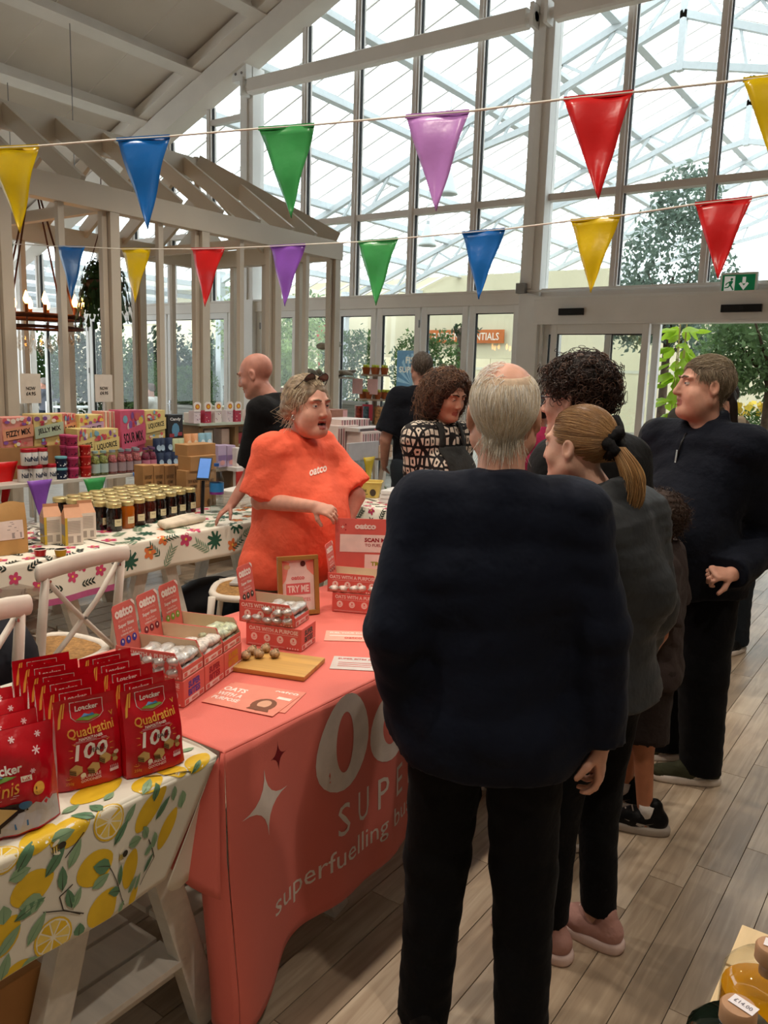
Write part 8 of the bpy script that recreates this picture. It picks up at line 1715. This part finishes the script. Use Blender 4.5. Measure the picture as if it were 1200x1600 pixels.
# ---- 4 woman with a ponytail in a grey puffer jacket
LO, RO = (-.73, 2.10), 1.42; J = JJ(LO, RO)
eL, wL = J(1000, 925, .0), J(935, 990, .0) + V3(0, .1, 0)
o, fr, hs, K_ = human('person in a grey puffer jacket and pale pink trainers with a black scrunchie', LO + (0,), RO, 1.555, '#d6a892', 1.05, .3, .6, (.0, .02), (.05, -.04, 0), hoff=(-.03, .06, 0), fem=1, arms={'L': (eL, wL, (0, 1, -.2), (-.6, 0, .6), .7)}, feet={'L': (-.115, .05, .05), 'R': (.03, -.03, .1)},
    top=dict(m=greyp, ease=.045, hem=.78, sleeve=1.95, collar=.035, name='puffer_jacket', fold=.004, fx=4, fz=40, w=1.1), legs=dict(m=black_c, ease=.008, wide=.95, bottom=.1, fold=.002), shoe=dict(m=cloth_mat('pink_trainer', '#b98d84', .8), sole=mat('pale_pink_rubber', '#dcc2ba', .6), L=.26, w=.047), face=dict(iris='#5a6a70', brow='#8a6a4c'))
hair_shell(fr, hs, o, mat('fair_hair', '#7d5b3c', .45, var=.3, scale=40), [('e', (0, -.022, .04), (.079, .1, .0895), .012), ('e', (0, .105, -.02), (.085, .08, .1), .014, -1), ('e', (0, .03, -.075), (.1, .075, .065), .012, -1), ('e', (0, -.02, -.105), (.1, .12, .055), .01, -1)], 'hair_base', .005)
short_hair(o, fr, hs * 1.03, '#94704a', 3000, 31, .15, lambda p: ~((p[:, 1] > .055) & (p[:, 2] < .075)) & ~((p[:, 1] > .0) & (p[:, 2] < .01)) & (p[:, 2] > -.045), lambda q: np.array((0, -1.0, -.05)) + (np.array((0, -.115, .015)) - q) * np.array((5.0, 3.0, 5.0)), '#b08c60', .35, .001, .1, .05, 10, .16, (0, -.118, .012), .07)
r = np.random.RandomState(8); N = 700; t = np.linspace(0, 1, 12)[None, :, None]; a = r.rand(N, 1, 1) * 6.28; rad = .022 * np.sqrt(r.rand(N, 1, 1))
P = np.array((0, -.13, .005))[None, None] + np.concatenate([np.cos(a) * rad * (1 + .5 * np.sin(t * 2.6)), -.055 * np.sin(t * 2.2) + np.sin(a) * rad * (1 + .5 * np.sin(t * 2.6)), -.19 * t * (.75 + .25 * r.rand(N, 1, 1)) + 0 * a], 2); strands('ponytail', to_world(fr, hs, P), .0012, hair_cols(N, '#9a7347', .2, 4, '#bd986a', .3), o, HM)
q = MB(); sc = [tuple(fr.w(np.array((.03 * math.cos(a_) * (1 + .15 * math.sin(5 * a_)), -.118 + .012 * math.sin(3 * a_), .012 + .03 * math.sin(a_) * (1 + .15 * math.cos(4 * a_)))) * hs)) for a_ in (2 * PI * k / 24 for k in range(24))]; q.tube(sc, [.016 + .004 * math.sin(k * 2.3) for k in range(24)], 8, closed=True); q.build('scrunchie', mat('black_velvet', '#08080a', .9, bump=.5, bscale=60), o, smooth=True)

# ---- 5 tall man with dark curly hair and glasses
LO, RO = (-.945, 2.47), 1.38; J = JJ(LO, RO)
o, fr, hs, K_ = human('person in dark rimmed glasses and a black jacket beside the grey puffer jacket', LO + (0,), RO, 1.70, '#c99a87', 1.1, .5, 0, (0, .0), (.1, -.05, 0), hoff=(0, .05, -.015), hs=1.02, feet={'L': (-.12, -.02, .1), 'R': (.08, .05, -.1)},
    top=dict(m=cloth_mat('black_jacket', '#141415', .7, .2), ease=.04, hem=.72, sleeve=1.95, collar=.05, name='jacket', fold=.0035, w=1.08), legs=dict(m=blackt, ease=.02, bottom=.05), shoe=dict(m=cloth_mat('white_trainer', '#c9bfae', .7), sole=rubber_w), face=dict(glasses=1, brow='#2a1f1a', lip='#a06055'), sw=.2)
curl_keep = lambda p: ~((p[:, 1] > .06) & (p[:, 2] < .07)) & ~((p[:, 1] > .02) & (p[:, 2] < .03)) & (p[:, 2] > -.045) & ~((p[:, 1] > -.035) & (p[:, 2] < -.005))
hair_shell(fr, hs, o, mat('dark_curl_base', '#1d1512', .7, var=.3, scale=50), [('e', (0, -.025, .05), (.085, .108, .096), .012), ('e', (0, .12, -.03), (.09, .075, .105), .012, -1), ('e', (0, .03, -.045), (.11, .085, .07), .012, -1), ('e', (0, -.02, -.115), (.11, .13, .06), .01, -1)], 'hair_base', .007, folds(.007, 90, 90))
curls(o, fr, hs, '#33241d', 1300, 41, lambda p: curl_keep(p) & ~((p[:, 1] > -.05) & (p[:, 2] < .022)), .062, .011, 2.0, .3, .0016, 18, .7, 'curls', (0, .1, -.6), .35, '#5a4236', .3)

# ---- 6 boy between the queue and the man in navy
LO, RO = (-.80, 2.88), 1.75; J = JJ(LO, RO)
o, fr, hs, K_ = human('person in a dark brown T-shirt, shorts and black trainers standing in the queue', LO + (0,), RO, 1.235, '#b87858', .95, .2, 0, (0, .02), (0, -.3, 0), hs=.93, feet={'L': (-.08, -.02, .2), 'R': (.06, .08, .1)}, top=dict(m=brownT, ease=.03, hem=.56, sleeve=.9, flare=1.2), legs=dict(m=cloth_mat('brown_shorts', '#2c2422', .9), ease=.03, wide=1.2, bottom=.36), shoe=dict(m=shoe_b, sole=mat('grey_white_rubber', '#a89e94', .6), L=.25, w=.046, mark=[(.075, .055), (.02, .035), (-.03, .055), (.0, .045), (.03, .048)]), sw=.15)
for k in 'RL':
    q = MB(); a_ = K_['an'][k]; q.tube([tuple(a_ + V3(0, 0, -.03)), tuple(a_ + V3(0, -.005, .03)), tuple(a_ + V3(0, -.005, .055))], [.034, .033, .035], 12); q.build('sock', cloth_mat('white_sock', '#d3cbc4', .9), o, smooth=True)
hair_shell(fr, hs, o, mat('brown_hair', '#33231b', .7, var=.3, scale=50), [('e', (0, -.02, .04), (.083, .104, .094), .012), ('e', (0, .11, -.03), (.09, .078, .105), .012, -1), ('e', (0, .035, -.07), (.11, .075, .06), .012, -1), ('e', (0, -.02, -.115), (.11, .13, .06), .01, -1)], 'hair_base', .007, folds(.005, 70, 70))
curls(o, fr, hs, '#3b291f', 900, 43, curl_keep, .045, .006, 1.0, .3, .0014, 12, .6, 'hair', (0, .1, -.8), .3)

# ---- 7 bald man leaning on the honey table
LO, RO = (-3.10, 3.45), 1.9; J = JJ(LO, RO)
eL, wL = J(392, 742, -.03), J(362, 788, -.05)
o, fr, hs, K_ = human('person in a black T-shirt leaning with one hand on the tropical cloth', LO + (0,), RO, 1.74, '#b88272', 1.08, .4, 0, (.02, .12), (.05, -.32, 0), hoff=(.0, .07, -.02), arms={'L': (eL, wL, J(348, 800, -.06) - wL, (-.2, .3, 1), .35)}, top=dict(m=black_c, ease=.026, hem=.86, sleeve=.85, flare=1.15), legs=dict(m=jeans, ease=.015), shoe=dict(m=shoe_b, sole=rubber_w), face=dict(brow='#5a4234', lip='#9c5a50', lids=.65), fine=.006)

# ---- 8 curly woman in a patterned blouse and apron
chain = mat('chain_blouse', '#141214', .8); nt = chain.node_tree; N_ = nt.nodes; L_ = nt.links
tc = N_.new('ShaderNodeTexCoord'); mp = N_.new('ShaderNodeMapping'); mp.inputs['Scale'].default_value = (30, 30, 20); vo = N_.new('ShaderNodeTexVoronoi'); vo.feature = 'DISTANCE_TO_EDGE'; vo.inputs['Scale'].default_value = 1; vo.inputs['Randomness'].default_value = .25; rp = N_.new('ShaderNodeValToRGB'); rp.color_ramp.interpolation = 'CONSTANT'; e = rp.color_ramp.elements; e[0].color = lin('#141113'); e[1].position = .13; e[1].color = lin('#cfc3b4'); x = e.new(.34); x.color = lin('#141113')
L_.new(tc.outputs['Object'], mp.inputs[0]); L_.new(mp.outputs[0], vo.inputs[0]); L_.new(vo.outputs[0], rp.inputs[0]); L_.new(rp.outputs[0], N_['Principled BSDF'].inputs['Base Color'])
LO, RO = (-2.16, 3.50), -1.75; J = JJ(LO, RO)
eR, wR = J(655, 755, -.05), J(690, 790, -.3)
o, fr, hs, K_ = human('person in a chain print blouse and dark apron looking down', LO + (0,), RO, 1.65, '#bd8b75', 1.02, .3, .9, (0, .03), (-.12, -.3, 0), hoff=(0, .02, -.01), fem=1, arms={'R': (eR, wR, (-.4, 1, 0), (.3, 0, 1), .5)}, top=dict(m=chain, ease=.026, hem=.75, sleeve=1.15, name='blouse', neck=.0, vneck=.03), legs=dict(m=jeans, ease=.02), shoe=dict(m=shoe_b, sole=rubber_w), face=dict(brow='#3a2a20', lip='#a05a50', lids=.75), fine=.006)
hair_shell(fr, hs, o, mat('brown_curl_base', '#36241b', .7, var=.3, scale=50), [('e', (0, -.035, .045), (.105, .115, .098), .015), ('e', (-.085, -.03, -.04), (.045, .07, .1), .02), ('e', (.085, -.03, -.04), (.045, .07, .1), .02), ('e', (0, -.08, -.05), (.1, .06, .1), .02), ('e', (0, .125, -.025), (.07, .115, .118), .014, -1)], 'hair_base', .008, folds(.008, 80, 80))
curls(o, fr, hs, '#553b2c', 1500, 47, lambda p: ~((p[:, 1] > .035) & (p[:, 2] < .1)) & ~((p[:, 1] > .0) & (p[:, 2] < .05)) & (p[:, 2] > -.045), .14, .013, 4.0, .75, .0014, 22, .6, 'curls', (0, -.05, -1), .3, '#7d5a42', .35)
ob = [c for c in o.children if c.name.startswith('blouse')][0]; bpy.context.view_layer.update()
def drop(x, z):
    hit, p, n, _i = ob.ray_cast(Vector((x, .8, z)), Vector((0, -1, 0))); return V3(*(p + n * .006)) if hit else V3(x, .1, z)
q = MB(); q.sheet(lambda u, v: drop(u * (.17 if v < 1.1 else .10), v), [-1 + 2 * k / 14 for k in range(15)], [.78 + .5 * k / 22 for k in range(23)], thick=.003); apm = cloth_mat('apron_grey', '#2c2c2b', .9); q.build('apron', apm, o, smooth=True)
q = MB()
for sd in (-1, 1): q = MB(); q.sheet(lambda u, v, sd=sd: drop(sd * (.085 - .02 * v) + u * .018, 1.27 + .12 * v), [-1, 0, 1], [k / 6 for k in range(7)], thick=.003); q.build('apron_strap', apm, o, smooth=True)
nk = K_['nk']; q = MB(); q.tube([tuple(nk + V3(.066 * math.cos(a), .0 + .08 * math.sin(a), -.03 - .05 * max(0, math.sin(a)) ** 2)) for a in (2 * PI * k / 20 for k in range(20))], .0018, 5, closed=True); q.build('necklace', mat('gold_chain', '#c9a25a', .3, .8), o)

# ---- 9 man in a navy T-shirt with his back turned
LO, RO = (-3.36, 5.22), .75; J = JJ(LO, RO)
o, fr, hs, K_ = human('person in a navy T-shirt and dark jeans turned away by the confectionery shelf', LO + (0,), RO, 1.80, '#b08272', 1.1, .4, 0, (0, .02), (0, -.15, 0), top=dict(m=cloth_mat('navy_tee', '#0d1018', .9), ease=.03, hem=.93, sleeve=.85, flare=1.2), legs=dict(m=jeans, ease=.03, wide=1.1), shoe=dict(m=shoe_b, sole=rubber_w), fine=.009, arms={'L': (V3(-.27, -.02, 1.14), V3(-.25, .14, .93), (0, 1, -.3), (-1, 0, 0), .6)})
hair_shell(fr, hs, o, mat('grey_hair', '#4c443c', .75, var=.25, scale=70), [('e', (0, -.02, .038), (.0785, .1, .0885), .01), ('e', (0, .105, -.03), (.09, .075, .105), .012, -1), ('e', (0, -.02, -.1), (.1, .13, .055), .01, -1)], 'hair_base', .007)
short_hair(o, fr, hs, '#55493e', 1500, 51, .035, sh_keep, lambda q: np.array((0, -.3, -1.0)), '#8a8078', .3, .0013, .4, .3, 4, .2)
q = MB()
for s_ in (-1, 1): q = MB(); q.box((s_ * .085, -.128 - .012, .80), (.11, .012, .12)); q.box((s_ * .085, -.128 - .02, .855), (.11, .006, .006)); q.build('back_pocket', jeans, o, bevel=.003)

# ---- 10 person in a grey hooded top bending, 11 woman in beige, 12 neighbour, 13 dark haired passer-by
p = at(1018, 640, 4.3); LO, RO = (p.x + .02, p.y), -.3
o, fr, hs, K_ = human('person in a dark grey hooded top bending forward near the sliding door', LO + (0,), RO, 1.66, '#b8806a', 1.1, .3, 0, (0, .28), (0, -.5, 0), hoff=(.0, .16, -.16), top=dict(m=hood, ease=.04, hem=.8, sleeve=1.95, collar=.06, name='hooded_top'), legs=dict(m=jeans, ease=.02), shoe=dict(m=shoe_b, sole=rubber_w), fine=.01)
hair_shell(fr, hs, o, mat('hood_black', '#161616', .9), [('e', (0, -.03, .03), (.09, .11, .1), .012), ('e', (0, .13, -.02), (.08, .09, .1), .014, -1)], 'hood', .009)
p = at(1165, 640, 4.8); LO, RO = (p.x, p.y + .03), 2.75
o, fr, hs, K_ = human('person in a beige jacket over a patterned top leaning forward by the plants', LO + (0,), RO, 1.63, '#cf9c88', 1.0, .2, .6, (.02, .12), (.2, -.25, 0), hoff=(0, .06, -.02), fem=1, top=dict(m=beige, ease=.035, hem=.75, sleeve=1.9, collar=.02, name='jacket'), legs=dict(m=jeans, ease=.02), shoe=dict(m=shoe_b, sole=rubber_w), face=dict(brow='#1e1614', lip='#8a3a38', lids=.55), fine=.007)
dkh = mat('long_dark_hair', '#1f1614', .45, var=.3, scale=40)
hair_shell(fr, hs, o, dkh, [('e', (0, -.028, .042), (.082, .1, .092), .012), ('c', (.066, .0, .02), (.075, .03, -.3), .03, .026, .02), ('c', (-.066, -.01, .02), (-.08, .0, -.16), .03, .03, .02), ('e', (0, .118, -.025), (.062, .095, .108), .012, -1)], 'hair', .008, folds(.003, 60, 10))
ob = [c for c in o.children if c.name.startswith('jacket')][0]; bpy.context.view_layer.update()
ch = K_['ch']; q = MB(); q.sheet(lambda u, v: drop(u * .05 + .01, v), [-1 + 2 * k / 6 for k in range(7)], [1.0 + .34 * k / 12 for k in range(13)], thick=.003); q.build('patterned_top', chain, o, smooth=True)
p = at(1133, 640, 6.0); LO, RO = (p.x, p.y), 2.4
o, fr, hs, K_ = human('person in a taupe top standing behind the navy quarter zip top', LO + (0,), RO, 1.64, '#b07a66', 1.0, .2, 0, (0, 0), (.2, 0, 0), top=dict(m=cloth_mat('taupe_top', '#6a5c4e', .9), ease=.03, hem=.8), legs=dict(m=jeans, ease=.02), shoe=dict(m=shoe_b, sole=rubber_w), fine=.011, coarse=.02, face=dict())
hair_shell(fr, hs, o, mat('brown_hair2', '#3a2a22', .7, var=.3, scale=50), [('e', (0, -.02, .042), (.084, .106, .094), .012), ('e', (0, .11, -.03), (.09, .078, .105), .012, -1)], 'hair', .009)
p = at(843, 640, 5.6); LO, RO = (p.x, p.y), 1.0
o, fr, hs, K_ = human('person in a raspberry top standing between the queuing people', LO + (0,), RO, 1.5, '#b07a66', 1.0, .2, 0, (0, 0), (0, -.2, 0), top=dict(m=cloth_mat('raspberry_top', '#a02a52', .9), ease=.03, hem=.8), legs=dict(m=jeans, ease=.02), shoe=dict(m=shoe_b, sole=rubber_w), fine=.011, coarse=.02)
hair_shell(fr, hs, o, mat('black_hair', '#0c0a0a', .6), [('e', (0, -.02, .042), (.086, .108, .096), .012), ('e', (0, .11, -.03), (.09, .078, .105), .012, -1)], 'hair', .009)

# ---- seated guests on the cafe terrace, small behind the glass
def seated(label, x, y, rz, topc, hairc, skin='#c08a74'):
    o = thing('person', label, 'person', (x, y, -.012), rz); B = SDF(); hc = V3(0, .05, 1.2); fr = Frame(hc, rotm(0, -.2, 0))
    for q in (-1, 1):
        B.cone((q * .09, 0, .5), (q * .1, .42, .5), .085, .06, .03); B.cone((q * .1, .42, .5), (q * .1, .4, .07), .058, .04, .02); B.cone((q * .1, .38, .05), (q * .1, .52, .035), .035, .03, .02); B.cone((q * .17, 0, .99), (q * .23, .1, .74), .05, .04, .02); B.cone((q * .23, .1, .74), (q * .12, .33, .76), .04, .03, .02); B.ell((q * .11, .38, .76), (.03, .05, .02), .01)
    B.cone((0, 0, .52), (0, 0, .85), .14, .15, .04, .8); B.cone((-.13, 0, .98), (.13, 0, .98), .08, .08, .05); B.cone((0, 0, 1.0), (0, .03, 1.15), .052, .05, .02); head_sdf(B, fr, 1)
    V, F = B.build(.02, .013, [(hc - .14, hc + .14)]); link('body', np_mesh('body', V, F, skin_mat(skin)), o); T = SDF()
    for q in (-1, 1): T.cone((q * .17, 0, .99), (q * .23, .1, .74), .065, .055, .03); T.cone((q * .23, .1, .74), (q * .15, .28, .76), .052, .042, .02)
    T.cone((0, 0, .5), (0, 0, .86), .16, .165, .04, .82); T.cone((-.13, 0, .985), (.13, 0, .985), .09, .09, .05); V, F = T.build(.02, noise=folds(.004)); link('shirt', np_mesh('shirt', V, F, cloth_mat('guest_' + topc, topc)), o); T = SDF()
    for q in (-1, 1): T.cone((q * .09, 0, .5), (q * .1, .42, .5), .098, .075, .03); T.cone((q * .1, .42, .5), (q * .1, .4, .1), .07, .055, .02)
    T.cone((-.08, 0, .5), (.08, 0, .5), .125, .125, .04); V, F = T.build(.02); link('trousers', np_mesh('trousers', V, F, jeans), o)
    hair_shell(fr, 1, o, mat('guest_hair_' + hairc, hairc, .7), [('e', (0, -.02, .042), (.084, .106, .094), .012), ('e', (0, .11, -.03), (.09, .078, .105), .012, -1)], 'hair', .014)
for px, py, Y, rz, tc_, hc_, lb in ((70, 588, 10.9, 1.9, '#6a6c74', '#8a8078', 'person in a grey top sitting on the cafe terrace'), (104, 585, 12.2, 2.2, '#3a3c44', '#b06a50', 'person in a dark top sitting on the cafe terrace'), (15, 590, 11.2, -1.9, '#4a4038', '#3a2a22', 'person in a brown top sitting at the end of the cafe terrace'), (238, 590, 10.4, 2.0, '#c9c4bc', '#5a4434', 'person in a white top sitting outside beyond the pavilion')):
    p = at_y(px, py, Y); seated(lb, p.x, p.y, rz, tc_, hc_); cafe_chair(p.x, p.y, rz, lb.split(' sitting')[0])
bpy.data.scenes.remove(_ts)
